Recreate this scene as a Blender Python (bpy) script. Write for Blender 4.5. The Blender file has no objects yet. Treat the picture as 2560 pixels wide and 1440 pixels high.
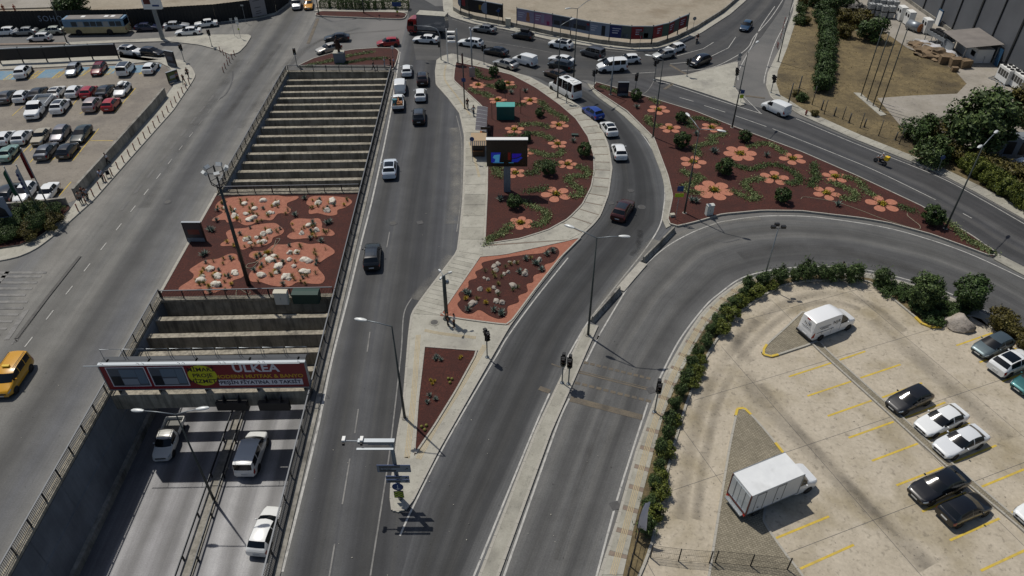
import bpy, bmesh, math, random
from math import sin, cos, pi, radians, hypot, atan2
from mathutils import Vector, Matrix, noise as mnoise

# ------------------------------------------------------------------ camera, sky, sun, exposure
SC = bpy.context.scene
COL = SC.collection
random.seed(7)
CAM_H = 46.0
PITCH = 38.7
FPX = 1775.0          # focal length in photo pixels (photo 2560 wide)
cam = bpy.data.cameras.new('camera')
cam.sensor_width = 36.0
cam.lens = FPX / 2560 * 36.0
cam.clip_start = 0.5
cam.clip_end = 3000
camo = bpy.data.objects.new('camera', cam)
COL.objects.link(camo)
camo.location = (0, 0, CAM_H)
camo.rotation_euler = (radians(90 - PITCH), 0, 0)
SC.camera = camo

SUN_DIR = Vector((0.352, -0.372, -1.0)).normalized()      # the way the light travels
SUN_EL = math.asin(-SUN_DIR.z)
wd = bpy.data.worlds.new('World')
SC.world = wd
wd.use_nodes = True
nt = wd.node_tree
sky = nt.nodes.new('ShaderNodeTexSky')
sky.sky_type = 'NISHITA'
sky.sun_disc = False
sky.sun_elevation = SUN_EL
sky.sun_rotation = atan2(-SUN_DIR.x, -SUN_DIR.y)
sky.dust_density = 1.5
bg = nt.nodes['Background']
bg.inputs['Strength'].default_value = 0.062
nt.links.new(sky.outputs[0], bg.inputs['Color'])
sl = bpy.data.lights.new('sun', 'SUN')
sl.energy = 3.15
sl.angle = radians(0.5)
sl.color = (1.0, 0.95, 0.87)
so = bpy.data.objects.new('sun', sl)
COL.objects.link(so)
so.rotation_euler = SUN_DIR.to_track_quat('-Z', 'Y').to_euler()
so.location = (-40, 100, 120)
SC.view_settings.view_transform = 'Standard'
SC.view_settings.look = 'None'
SC.view_settings.exposure = 0.0
SC.view_settings.gamma = 1.0
SC.view_settings.use_curve_mapping = False
SC.render.engine = 'CYCLES'
SC.cycles.use_denoising = True
SC.cycles.max_bounces = 6
SC.cycles.diffuse_bounces = 3

# ------------------------------------------------------------------ survey: photo pixel -> point of the place
_c, _s = cos(radians(PITCH)), sin(radians(PITCH))
def W(x, y, z=0.0):
    u = (x - 1280) / FPX
    v = (y - 720) / FPX
    dz = -_s - v * _c
    t = (z - CAM_H) / dz
    return Vector((u * t, (_c - v * _s) * t, z))
def W2(x, y, z=0.0):
    p = W(x, y, z)
    return (p.x, p.y)
def PXY(X, Y, Z):
    dz = Z - CAM_H
    f = Y * _c - dz * _s
    return 1280 + FPX * X / f, 720 + FPX * (-Y * _s - dz * _c) / f
def HGT(bx, by, ty, z0=0.0):
    p = W(bx, by, z0)
    lo, hi = 0.0, 40.0
    for _ in range(40):
        m = (lo + hi) / 2
        if PXY(p.x, p.y, z0 + m)[1] > ty: lo = m
        else: hi = m
    return lo

# ------------------------------------------------------------------ materials
MATS = {}
def lin(h):
    h = h.lstrip('#')
    o = []
    for i in (0, 2, 4):
        c = int(h[i:i + 2], 16) / 255
        o.append(c / 12.92 if c <= 0.04045 else ((c + 0.055) / 1.055) ** 2.4)
    return tuple(o)
def C(c):
    if isinstance(c, str): c = lin(c)
    return (c[0], c[1], c[2], 1.0)
def new_mat(name):
    m = bpy.data.materials.new(name)
    m.use_nodes = True
    n = m.node_tree
    return m, n, n.nodes['Principled BSDF']
def flat(name, col, rough=0.6, metal=0.0, coat=0.0, emit=None, estr=1.0, spec=None):
    if name in MATS: return MATS[name]
    m, n, b = new_mat(name)
    b.inputs['Base Color'].default_value = C(col)
    b.inputs['Roughness'].default_value = rough
    b.inputs['Metallic'].default_value = metal
    b.inputs['Coat Weight'].default_value = coat
    b.inputs['Coat Roughness'].default_value = 0.06
    if spec is not None: b.inputs['Specular IOR Level'].default_value = spec
    if emit is not None:
        b.inputs['Emission Color'].default_value = C(emit)
        b.inputs['Emission Strength'].default_value = estr
    MATS[name] = m
    return m
def N(n, t, **kw):
    x = n.nodes.new(t)
    for k, v in kw.items(): setattr(x, k, v)
    return x
def noise_node(n, vec, scale, detail=4, rough=0.6):
    x = N(n, 'ShaderNodeTexNoise')
    x.inputs['Scale'].default_value = scale
    x.inputs['Detail'].default_value = detail
    x.inputs['Roughness'].default_value = rough
    if vec is not None: n.links.new(vec, x.inputs['Vector'])
    return x
def ramp(n, fac, stops):
    r = N(n, 'ShaderNodeValToRGB')
    e = r.color_ramp.elements
    while len(e) < len(stops): e.new(0.5)
    for i, (p, c) in enumerate(stops):
        e[i].position = p
        e[i].color = C(c) if not isinstance(c, (int, float)) else (c, c, c, 1)
    n.links.new(fac, r.inputs[0])
    return r
def mixc(n, fac, a, b, mode='MIX'):
    x = N(n, 'ShaderNodeMix', data_type='RGBA', blend_type=mode)
    for sock, v in ((x.inputs[0], fac), (x.inputs[6], a), (x.inputs[7], b)):
        if isinstance(v, (int, float)): sock.default_value = v
        elif isinstance(v, (tuple, str)): sock.default_value = C(v)
        else: n.links.new(v, sock)
    return x.outputs[2]
def bump(n, b, h, strength, dist):
    x = N(n, 'ShaderNodeBump')
    x.inputs['Strength'].default_value = strength
    x.inputs['Distance'].default_value = dist
    n.links.new(h, x.inputs['Height'])
    n.links.new(x.outputs[0], b.inputs['Normal'])
def rough_mat(name, c1, c2, scale, rough=0.85, c3=None, s3=0.15, w3=(0.45, 0.62), grain=0.0, gscale=40, bmp=0.0, bd=0.02, coord='Object', spots=0.0, drip=0.0):
    """two-tone mottled surface, with larger stains (c3) and fine grain"""
    if name in MATS: return MATS[name]
    m, n, b = new_mat(name)
    tc = N(n, 'ShaderNodeTexCoord').outputs[coord]
    n1 = noise_node(n, tc, scale, 4, 0.65)
    col = ramp(n, n1.outputs[0], [(0.3, c1), (0.7, c2)]).outputs[0]
    if c3 is not None:
        n3 = noise_node(n, tc, s3, 3, 0.6)
        f = ramp(n, n3.outputs[0], [(w3[0], 0.0), (w3[1], 1.0)]).outputs[0]
        col = mixc(n, f, col, c3)
    if spots:
        n5 = noise_node(n, tc, 2.2, 5, 0.7)
        col = mixc(n, 1.0, col, ramp(n, n5.outputs[0], [(0.36, 1 - spots), (0.44, 1.0), (0.62, 1.0), (0.72, 1 - spots * .6)]).outputs[0], 'MULTIPLY')
    if drip:
        mp = N(n, 'ShaderNodeMapping'); mp.inputs['Scale'].default_value = (2.5, 2.5, 0.22); n.links.new(tc, mp.inputs[0])
        n6 = noise_node(n, mp.outputs[0], 1.0, 4, 0.7)
        col = mixc(n, 1.0, col, ramp(n, n6.outputs[0], [(0.38, 1 - drip), (0.55, 1.0), (0.7, 1.1)]).outputs[0], 'MULTIPLY')
    if grain:
        n4 = noise_node(n, tc, gscale, 2, 0.7)
        g = ramp(n, n4.outputs[0], [(0.3, 1 - grain), (0.7, 1 + grain)]).outputs[0]
        col = mixc(n, 1.0, col, g, 'MULTIPLY')
        if bmp: bump(n, b, n4.outputs[0], bmp, bd)
    elif bmp:
        bump(n, b, n1.outputs[0], bmp, bd)
    n.links.new(col, b.inputs['Base Color'])
    b.inputs['Roughness'].default_value = rough
    MATS[name] = m
    return m
def road_mat(name, dark, mid, light, across=0.45, along=0.010, seed=0.0, rough=0.72, prof=None):
    """asphalt polished by wheels: bands that follow the lane (UV in metres: u across, v along)"""
    m, n, b = new_mat(name)
    t = N(n, 'ShaderNodeTexCoord')
    mp = N(n, 'ShaderNodeMapping')
    mp.inputs['Scale'].default_value = (across, along, 1)
    mp.inputs['Location'].default_value = (seed, seed * 0.37, 0)
    n.links.new(t.outputs['UV'], mp.inputs[0])
    n1 = noise_node(n, mp.outputs[0], 1.0, 4, 0.55)
    col = ramp(n, n1.outputs[0], [(0.32, dark), (0.5, mid), (0.7, light)]).outputs[0]
    mp2 = N(n, 'ShaderNodeMapping')
    mp2.inputs['Scale'].default_value = (4.0, 0.05, 1)
    n.links.new(t.outputs['UV'], mp2.inputs[0])
    n2 = noise_node(n, mp2.outputs[0], 1.0, 3, 0.6)
    g2 = ramp(n, n2.outputs[0], [(0.25, 0.86), (0.75, 1.14)]).outputs[0]
    col = mixc(n, 1.0, col, g2, 'MULTIPLY')
    if prof:
        sx = N(n, 'ShaderNodeSeparateXYZ'); n.links.new(t.outputs['UV'], sx.inputs[0])
        wob = noise_node(n, t.outputs['Object'], 0.12, 2)
        ad = N(n, 'ShaderNodeMath', operation='MULTIPLY_ADD'); n.links.new(wob.outputs[0], ad.inputs[0]); ad.inputs[1].default_value = 0.6; ad.inputs[2].default_value = -0.3
        a2 = N(n, 'ShaderNodeMath', operation='ADD'); n.links.new(sx.outputs[0], a2.inputs[0]); n.links.new(ad.outputs[0], a2.inputs[1])
        dv = N(n, 'ShaderNodeMath', operation='MULTIPLY'); dv.inputs[1].default_value = 0.1; n.links.new(a2.outputs[0], dv.inputs[0])
        r = ramp(n, dv.outputs[0], [(p, c / 3) for p, c in prof]); r.color_ramp.interpolation = 'EASE'
        col = mixc(n, 1.0, col, r.outputs[0], 'MULTIPLY'); col = mixc(n, 1.0, col, (3, 3, 3), 'MULTIPLY')
    n3 = noise_node(n, t.outputs['Object'], 0.35, 5, 0.65)
    g3 = ramp(n, n3.outputs[0], [(0.3, 0.82), (0.7, 1.16)]).outputs[0]
    col = mixc(n, 1.0, col, g3, 'MULTIPLY')
    n4 = noise_node(n, t.outputs['Object'], 9.0, 3, 0.75)
    g4 = ramp(n, n4.outputs[0], [(0.3, 0.82), (0.7, 1.2)]).outputs[0]
    col = mixc(n, 1.0, col, g4, 'MULTIPLY')
    n.links.new(col, b.inputs['Base Color'])
    b.inputs['Roughness'].default_value = rough
    b.inputs['Specular IOR Level'].default_value = 0.35
    bump(n, b, n4.outputs[0], 0.25, 0.01)
    MATS[name] = m
    return m

M = MATS
def stain_mat(name, col, amount, sc=0.25):
    """soft-edged dirt film: thins out to both sides (UV u 0..10) and is broken up by noise"""
    m, n, b = new_mat(name)
    t = N(n, 'ShaderNodeTexCoord'); sx = N(n, 'ShaderNodeSeparateXYZ'); n.links.new(t.outputs['UV'], sx.inputs[0])
    mu = N(n, 'ShaderNodeMath', operation='MULTIPLY'); mu.inputs[1].default_value = pi / 10; n.links.new(sx.outputs[0], mu.inputs[0])
    si = N(n, 'ShaderNodeMath', operation='SINE'); n.links.new(mu.outputs[0], si.inputs[0])
    nz = noise_node(n, t.outputs['Object'], sc, 4); f = ramp(n, nz.outputs[0], [(.3, 0.0), (.7, amount)])
    m2 = N(n, 'ShaderNodeMath', operation='MULTIPLY'); n.links.new(si.outputs[0], m2.inputs[0]); n.links.new(f.outputs[0], m2.inputs[1])
    b.inputs['Base Color'].default_value = C(col); b.inputs['Roughness'].default_value = .9
    n.links.new(m2.outputs[0], b.inputs['Alpha'])
    MATS[name] = m
stain_mat('tyre_film', '#3c3a37', .32); stain_mat('oil_film', '#1c1c1d', .5, 1.5); stain_mat('dust_film', '#8d8a82', .6, .4)
rough_mat('earth', '#786d58', '#8b806a', 0.6, c3='#77694b', s3=0.08, grain=0.15, gscale=6)
rough_mat('asphalt', '#535352', '#62615e', 0.5, c3='#6a6865', s3=0.06, grain=0.14, gscale=9, rough=0.75, spots=0.12)
road_mat('road_left', '#58595b', '#686763', '#797670', 0.5, 0.006, 3.1, prof=[(0, 1.1), (.35, 1.1), (.48, 1.05), (.6, .74), (.69, 1.0), (.79, .5), (.87, .82), (.94, 1.0), (1, 1.2)])
road_mat('road_centre', '#313235', '#3d3e40', '#4d4d4b', 0.9, 0.008, 8.3, prof=[(0, 2.0), (.07, 1.2), (.16, .66), (.27, 1.3), (.39, .6), (.5, .8), (.68, 1.4), (1, 1.8)])
road_mat('road_slip', '#2d2e30', '#393a3b', '#494948', 0.6, 0.008, 1.7, prof=[(0, 1.9), (.12, 1.25), (.26, .62), (.4, .95), (.55, .58), (.7, .85), (.84, 1.6), (1, 2.9)])
road_mat('road_right', '#474747', '#535352', '#605f5c', 0.5, 0.010, 5.2, prof=[(0, 1.3), (.15, 1.05), (.28, .72), (.42, 1.1), (.6, 1.0), (.73, .7), (.88, 1.1), (1, 1.5)])
road_mat('road_upper', '#37383a', '#434344', '#51504e', 0.5, 0.008, 2.6, prof=[(0, 1.25), (.2, .8), (.35, 1.0), (.5, 1.15), (.65, .8), (.82, .95), (1, 1.2)])
road_mat('road_far', '#343536', '#404040', '#4c4b49', 0.5, 0.008, 6.4)
road_mat('road_under', '#5c5c5e', '#6e6e70', '#858585', 0.8, 0.006, 4.4, 0.55, prof=[(0, .8), (.1, .9), (.17, 1.5), (.23, .75), (.3, 1.5), (.37, .8), (.43, 1.2), (.52, .9), (.6, 1.5), (.67, .75), (.74, 1.5), (.81, .75), (.88, 1.4), (1, .8)])
rough_mat('pavement', '#989589', '#aaa79b', 0.8, c3='#85827a', s3=0.25, w3=(0.5, 0.75), grain=0.08, gscale=7, spots=0.22)
rough_mat('pavement_b', '#8f8c80', '#a09d91', 0.8, c3='#7c7970', s3=0.25, w3=(0.5, 0.75), grain=0.08, gscale=7, spots=0.22)
rough_mat('kerb', '#98948a', '#a9a59a', 1.2, grain=0.1, gscale=5)
rough_mat('kerb_dark', '#4b4a47', '#5a5855', 1.2, grain=0.1, gscale=5)
rough_mat('lot_concrete', '#a59b89', '#b4aa98', 0.5, c3='#92876f', s3=0.18, w3=(0.5, 0.72), grain=0.1, gscale=3.5, spots=0.3)
rough_mat('lot_left', '#766f65', '#867f74', 0.5, c3='#6a645d', s3=0.15, w3=(0.48, 0.68), grain=0.12, gscale=5, spots=0.25)
rough_mat('sand', '#89806f', '#988e7d', 0.25, c3='#7c705d', s3=0.12, w3=(0.52, 0.7), grain=0.08, gscale=2.0)
rough_mat('yard', '#8b8579', '#99938a', 0.3, c3='#79736a', s3=0.1, w3=(0.5, 0.7), grain=0.06, gscale=3, spots=0.2)
rough_mat('dry_grass', '#5c5036', '#786948', 0.8, c3='#4a402b', s3=0.14, w3=(0.45, 0.65), grain=0.3, gscale=4, bmp=0.6, bd=0.08)
rough_mat('mulch', '#2d130e', '#52281d', 5.0, rough=0.95, c3='#3b1c15', s3=0.5, grain=0.45, gscale=13, bmp=0.8, bd=0.05)
rough_mat('pink_gravel', '#84503f', '#9f6a55', 3.0, rough=0.9, c3='#935e4a', s3=0.6, grain=0.22, gscale=11, bmp=0.5, bd=0.03)
rough_mat('petal_gravel', '#99614c', '#b0765f', 3.0, rough=0.9, grain=0.16, gscale=10, bmp=0.4, bd=0.03)
rough_mat('concrete', '#7d7a70', '#96928a', 0.7, c3='#5f5c55', s3=0.4, w3=(0.5, 0.7), grain=0.12, gscale=4, drip=0.25)
rough_mat('concrete_beam', '#8d8676', '#a39c8c', 0.6, c3='#6d675b', s3=0.5, w3=(0.5, 0.75), grain=0.12, gscale=4, drip=0.45)
rough_mat('concrete_wall', '#6b7177', '#7d8389', 0.3, c3='#5c6167', s3=0.12, grain=0.06, gscale=5, drip=0.1)
rough_mat('rock_white', '#c9c0ae', '#eae4d8', 2.5, c3='#a0917c', s3=2.2, w3=(0.5, 0.7), grain=0.12, gscale=9, bmp=0.7, bd=0.08)
rough_mat('rock_grey', '#8d8478', '#b9b0a5', 2.5, c3='#6f665c', s3=1.2, w3=(0.5, 0.7), grain=0.15, gscale=9, bmp=0.7, bd=0.08)
rough_mat('line_white', '#a09f9a', '#b9b7b1', 2.0, c3='#7b7a77', s3=1.4, w3=(0.5, 0.75), grain=0.1, gscale=14)
rough_mat('line_faded', '#72716e', '#85837f', 2.0, c3='#605f5d', s3=0.9, w3=(0.45, 0.7), grain=0.1, gscale=14)
rough_mat('line_yellow', '#b49a3a', '#cdb148', 2.0, c3='#a99457', s3=0.8, w3=(0.5, 0.8), grain=0.1, gscale=12)
rough_mat('line_tan', '#5e564a', '#6d6353', 1.5, c3='#524d46', s3=0.8, w3=(0.4, 0.7), grain=0.15, gscale=8)
rough_mat('patch_dark', '#474748', '#535354', 1.0, grain=0.12, gscale=9)
rough_mat('lot_blue', '#5d7d93', '#6c8ca0', 0.6, c3='#7f8a8c', s3=0.4, w3=(0.48, 0.7), grain=0.1, gscale=5)
rough_mat('tactile', '#a09274', '#b3a485', 2.0, grain=0.1, gscale=9)
rough_mat('brown_band', '#74675c', '#857769', 2.0, grain=0.1, gscale=9)
rough_mat('iron', '#3a3936', '#4c4a46', 4.0, rough=0.6, grain=0.2, gscale=20)
flat('rail_steel', '#33363a', 0.45, 0.6)
flat('rail_top', '#63666a', 0.55, 0.3)
flat('galv', '#8f959a', 0.45, 0.6)
flat('pole_green', '#3d423f', 0.5, 0.2)
flat('pole_grey', '#7f8588', 0.45, 0.5)
flat('lamp_head', '#c9ccca', 0.4, 0.1)
flat('black', '#141416', 0.5)
flat('dark_plastic', '#1c1d1f', 0.6)
flat('rubber', '#17171a', 0.85)
flat('rim', '#9a9da2', 0.35, 0.7)
flat('glass', '#0d1216', 0.1, 0.0, spec=0.5)
flat('glass_blue', '#26343d', 0.08, 0.0, spec=0.6)
flat('headlight', '#b9c3c8', 0.12, 0.2)
flat('taillight', '#8e1210', 0.2, coat=0.6)
flat('plate', '#c8c9c6', 0.5)
flat('white_plain', '#dcdcd8', 0.5)
flat('red_brown', '#7d3426', 0.6)
flat('yellow_paint', '#d0ad25', 0.55)
flat('hose', '#8f8873', 0.6)

# ------------------------------------------------------------------ geometry helpers
class MB:
    """collects faces of one mesh; several materials allowed"""
    def __init__(self):
        self.v = []; self.f = []; self.mi = []; self.uv = None
    def quad(self, a, b, c, d, mi=0):
        i = len(self.v); self.v += [tuple(a), tuple(b), tuple(c), tuple(d)]
        self.f.append((i, i + 1, i + 2, i + 3)); self.mi.append(mi)
    def poly(self, pts, mi=0):
        i = len(self.v); self.v += [tuple(p) for p in pts]
        self.f.append(tuple(range(i, i + len(pts)))); self.mi.append(mi)
    def box(self, x0, x1, y0, y1, z0, z1, mi=0, mat=None):
        i = len(self.v)
        p = [(x0, y0, z0), (x1, y0, z0), (x1, y1, z0), (x0, y1, z0), (x0, y0, z1), (x1, y0, z1), (x1, y1, z1), (x0, y1, z1)]
        if mat is not None: p = [tuple(mat @ Vector(q)) for q in p]
        self.v += p
        for q in ((3, 2, 1, 0), (4, 5, 6, 7), (0, 1, 5, 4), (1, 2, 6, 5), (2, 3, 7, 6), (3, 0, 4, 7)):
            self.f.append(tuple(i + k for k in q)); self.mi.append(mi)
    def prism(self, pts, z0, z1, mi=0, mis=None, bottom=True):
        """pts: world xy outline, extruded z0..z1"""
        a = sum(pts[k][0] * pts[(k + 1) % len(pts)][1] - pts[(k + 1) % len(pts)][0] * pts[k][1] for k in range(len(pts)))
        if a < 0: pts = pts[::-1]
        n = len(pts); i = len(self.v)
        self.v += [(p[0], p[1], z0) for p in pts] + [(p[0], p[1], z1) for p in pts]
        self.f.append(tuple(range(i + n, i + 2 * n))); self.mi.append(mi)
        if bottom:
            self.f.append(tuple(range(i + n - 1, i - 1, -1))); self.mi.append(mi)
        for k in range(n):
            k2 = (k + 1) % n
            self.f.append((i + k, i + k2, i + n + k2, i + n + k)); self.mi.append(mi if mis is None else mis)
    def tube(self, pts, r, seg=8, mi=0, cap=True):
        """pts: list of 3-D points, r: radius or list"""
        pts = [Vector(p) for p in pts]
        if not isinstance(r, (list, tuple)): r = [r] * len(pts)
        rings = []
        up = None
        for k, p in enumerate(pts):
            d = (pts[min(k + 1, len(pts) - 1)] - pts[max(k - 1, 0)])
            if d.length < 1e-9: d = Vector((0, 0, 1))
            d.normalize()
            if up is None:
                up = Vector((0, 0, 1)) if abs(d.z) < 0.9 else Vector((1, 0, 0))
            a = d.cross(up)
            if a.length < 1e-6: a = d.cross(Vector((0, 1, 0)))
            a.normalize(); b = d.cross(a).normalized()
            up = -b if False else up
            i = len(self.v)
            for s in range(seg):
                t = 2 * pi * s / seg
                self.v.append(tuple(p + a * (cos(t) * r[k]) + b * (sin(t) * r[k])))
            rings.append(i)
        for k in range(len(rings) - 1):
            for s in range(seg):
                s2 = (s + 1) % seg
                self.f.append((rings[k] + s, rings[k + 1] + s, rings[k + 1] + s2, rings[k] + s2)); self.mi.append(mi)
        if cap:
            self.f.append(tuple(rings[0] + s for s in range(seg))); self.mi.append(mi)
            self.f.append(tuple(rings[-1] + s for s in range(seg - 1, -1, -1))); self.mi.append(mi)
    def cyl(self, c, r, h, seg=12, mi=0, axis='z', r2=None):
        c = Vector(c)
        d = {'x': Vector((h, 0, 0)), 'y': Vector((0, h, 0)), 'z': Vector((0, 0, h))}[axis]
        self.tube([c, c + d], [r, r if r2 is None else r2], seg, mi)
    def ball(self, c, rx, ry, rz, seg=10, rings=6, mi=0, z0=-1.0):
        i = len(self.v)
        for a in range(rings + 1):
            t = pi * a / rings
            for s in range(seg):
                u = 2 * pi * s / seg
                self.v.append((c[0] + rx * sin(t) * cos(u), c[1] + ry * sin(t) * sin(u), c[2] + rz * max(cos(t), z0)))
        for a in range(rings):
            for s in range(seg):
                s2 = (s + 1) % seg
                self.f.append((i + a * seg + s, i + (a + 1) * seg + s, i + (a + 1) * seg + s2, i + a * seg + s2)); self.mi.append(mi)
    def mesh(self, name, mats, smooth=False):
        me = bpy.data.meshes.new(name)
        me.from_pydata(self.v, [], self.f)
        for m in (mats if isinstance(mats, (list, tuple)) else [mats]):
            me.materials.append(M[m] if isinstance(m, str) else m)
        if any(self.mi): me.polygons.foreach_set('material_index', self.mi)
        if smooth: me.polygons.foreach_set('use_smooth', [True] * len(me.polygons))
        if self.uv is not None:
            l = me.uv_layers.new(name='UVMap')
            for lp in me.loops: l.data[lp.index].uv = self.uv[lp.vertex_index]
        me.update()
        return me
    def build(self, name, mats, parent=None, smooth=False, loc=None):
        return link(name, self.mesh(name, mats, smooth), parent, loc)
def link(name, data, parent=None, loc=None, rz=0.0, scale=None):
    o = bpy.data.objects.new(name, data)
    COL.objects.link(o)
    if parent is not None: o.parent = parent
    if loc is not None: o.location = loc
    if rz: o.rotation_euler = (0, 0, rz)
    if scale is not None: o.scale = scale if hasattr(scale, '__len__') else (scale,) * 3
    return o
ORD = 'first second third fourth fifth sixth seventh eighth ninth tenth eleventh twelfth thirteenth fourteenth fifteenth sixteenth seventeenth eighteenth nineteenth twentieth'.split()
ORD += [t + '-' + o for t in ('twenty', 'thirty', 'forty', 'fifty') for o in ORD[:9]]
def tag(o, label, cat=None, group=None, kind=None):
    if label: o['label'] = label
    if cat: o['category'] = cat
    if group: o['group'] = group
    if kind: o['kind'] = kind
    return o
def thing(name, label, cat, loc=(0, 0, 0), rz=0.0, group=None, scale=None):
    return tag(link(name, None, None, loc, rz, scale), label, cat, group)
def struct(o, label=None):
    o['kind'] = 'structure'
    if label: o['label'] = label
    return o
def arc_resample(pts, n=None, step=None):
    pts = [Vector(p) for p in pts]
    d = [0.0]
    for a, b in zip(pts, pts[1:]): d.append(d[-1] + (b - a).length)
    T = d[-1]
    if n is None: n = max(2, int(round(T / step)) + 1)
    out = []; j = 0
    for k in range(n):
        t = T * k / (n - 1)
        while j < len(d) - 2 and d[j + 1] < t: j += 1
        f = (t - d[j]) / max(d[j + 1] - d[j], 1e-9)
        out.append(pts[j].lerp(pts[j + 1], min(max(f, 0), 1)))
    return out
def smooth_line(pts, n=6, closed=False):
    """Catmull-Rom through the points"""
    P = [Vector(p) for p in pts]
    out = []
    m = len(P)
    rng = range(m) if closed else range(m - 1)
    for i in rng:
        if closed: p0, p1, p2, p3 = P[(i - 1) % m], P[i], P[(i + 1) % m], P[(i + 2) % m]
        else: p0, p1, p2, p3 = P[max(i - 1, 0)], P[i], P[i + 1], P[min(i + 2, m - 1)]
        for k in range(n):
            t = k / n
            out.append(0.5 * ((2 * p1) + (p2 - p0) * t + (2 * p0 - 5 * p1 + 4 * p2 - p3) * t * t + (3 * p1 - p0 - 3 * p2 + p3) * t ** 3))
    if not closed: out.append(P[-1])
    return out
def px(pts, z=0.0):
    return [W(x, y, z) for x, y in pts]
def ribbon(name, left, right, mat, z, parent=None, n=40):
    L = arc_resample(left, n); R = arc_resample(right, n)
    b = MB(); b.uv = []
    v = 0.0
    K = 8
    for k in range(n):
        if k: v += ((L[k] - L[k - 1]).length + (R[k] - R[k - 1]).length) / 2
        w = (R[k] - L[k]).length
        for j in range(K + 1):
            p = L[k].lerp(R[k], j / K)
            b.v.append((p.x, p.y, z)); b.uv.append((10 * j / K, v))
    for k in range(n - 1):
        for j in range(K):
            a = k * (K + 1) + j
            b.f.append((a, a + 1, a + K + 2, a + K + 1)); b.mi.append(0)
    return b.build(name, mat, parent)
def strip(name, line, width, mat, z, parent=None, h=0.0):
    """a painted line (h = 0) or a low raised strip along a polyline"""
    P = [Vector((p[0], p[1], 0)) for p in line]
    b = MB(); rows = []
    for k, p in enumerate(P):
        d = P[min(k + 1, len(P) - 1)] - P[max(k - 1, 0)]
        d.normalize()
        nrm = Vector((-d.y, d.x, 0)) * (width / 2)
        rows.append((p + nrm, p - nrm))
    for (a, c), (a2, c2) in zip(rows, rows[1:]):
        b.quad((c.x, c.y, z + h), (c2.x, c2.y, z + h), (a2.x, a2.y, z + h), (a.x, a.y, z + h))
        if h:
            b.quad((a.x, a.y, z), (a.x, a.y, z + h), (a2.x, a2.y, z + h), (a2.x, a2.y, z))
            b.quad((c.x, c.y, z), (c2.x, c2.y, z), (c2.x, c2.y, z + h), (c.x, c.y, z + h))
    if h:
        for (a, c) in (rows[0], rows[-1]):
            b.quad((a.x, a.y, z), (c.x, c.y, z), (c.x, c.y, z + h), (a.x, a.y, z + h))
    return b.build(name, mat, parent)
def slab(name, pts, z0, z1, mat, parent=None, smat=None):
    b = MB()
    b.prism([(p[0], p[1]) for p in pts], z0, z1, 0, 1 if smat else None, bottom=False)
    return b.build(name, [mat, smat] if smat else mat, parent)
def text_mesh(body, size, extrude=0.004, align='CENTER', spacing=1.0, bold=0.0):
    cu = bpy.data.curves.new('lettering', 'FONT')
    cu.body = body; cu.size = size; cu.extrude = extrude; cu.align_x = align; cu.align_y = 'CENTER'
    cu.space_character = spacing; cu.offset = bold; cu.resolution_u = 2
    o = bpy.data.objects.new('lettering_tmp', cu)
    COL.objects.link(o)
    dg = bpy.context.evaluated_depsgraph_get()
    me = bpy.data.meshes.new_from_object(o.evaluated_get(dg))
    bpy.data.objects.remove(o)
    bpy.data.curves.remove(cu)
    return me
def lettering(body, size, mat, parent, M4, spacing=1.0, bold=0.0, align='CENTER', name='lettering'):
    """text standing in the plane M4 (local x = reading direction, local y = up)"""
    me = text_mesh(body, size, 0.004, align, spacing, bold)
    me.materials.clear(); me.materials.append(M[mat] if isinstance(mat, str) else mat)
    me.transform(M4)
    me.name = name
    return link(name, me, parent)
# ================================================================== THE SETTING
def UL(Y): return -33.65 - 0.0315 * Y       # inner faces of the underpass walls
def UR(Y): return -16.0 - 0.037 * Y
UD = -7.0                                    # underpass road level
YN, YF = 4.0, 114.6                          # open cut from here to there
DK0, DK1 = 55.6, 75.9                        # planted deck between the two openings
def sheet(name, mat, x0, x1, y0, y1, z, deck=True):
    b = MB()
    b.poly([(x0, YN, z), (UL(YN), YN, z), (UL(YF), YF, z), (x0, YF, z)])
    b.poly([(UR(YN), YN, z), (x1, YN, z), (x1, YF, z), (UR(YF), YF, z)])
    b.poly([(x0, YF, z), (UL(YF), YF, z), (UR(YF), YF, z), (x1, YF, z), (x1, y1, z), (x0, y1, z)])
    if y0 < YN: b.poly([(x0, y0, z), (x1, y0, z), (x1, YN, z), (UR(YN), YN, z), (UL(YN), YN, z), (x0, YN, z)])
    return struct(b.build(name, mat))
sheet('ground', 'earth', -700, 700, -300, 900, -0.03)
ROAD = sheet('road', 'asphalt', -190, 150, -20, 230, 0.0)
ROAD['label'] = 'grey worn asphalt of the junction'
Z1 = 0.005
def edge(fn, off, y0, y1, n=12):
    return [Vector((fn(y0 + (y1 - y0) * k / n) + off, y0 + (y1 - y0) * k / n, 0)) for k in range(n + 1)]
def lane(name, l, r, mat, z=Z1, n=46):
    return struct(ribbon(name, l, r, mat, z, None, n))
lane('avenue_lane', edge(lambda Y: UL(Y) - 25, 0, 12, 185), edge(lambda Y: UL(Y) - 0.6, 0, 12, 185), 'road_left', Z1)
lane('centre_lane', edge(UR, 0.7, 10, 150), edge(lambda Y: UR(Y) + 15.5, 0, 10, 150), 'road_centre', Z1 + 0.004)
lane('slip_lane',
     px([(985, 1500), (1055, 1260), (1250, 850), (1340, 720), (1450, 590), (1505, 520), (1528, 450), (1522, 390), (1495, 320), (1430, 250), (1330, 192), (1200, 150), (1120, 132)]),
     px([(1170, 1500), (1300, 1230), (1410, 975), (1470, 840), (1600, 660), (1682, 565), (1672, 500), (1655, 420), (1622, 350), (1570, 286), (1500, 236), (1420, 200), (1300, 160)]), 'road_slip', Z1 + 0.008)
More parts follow.
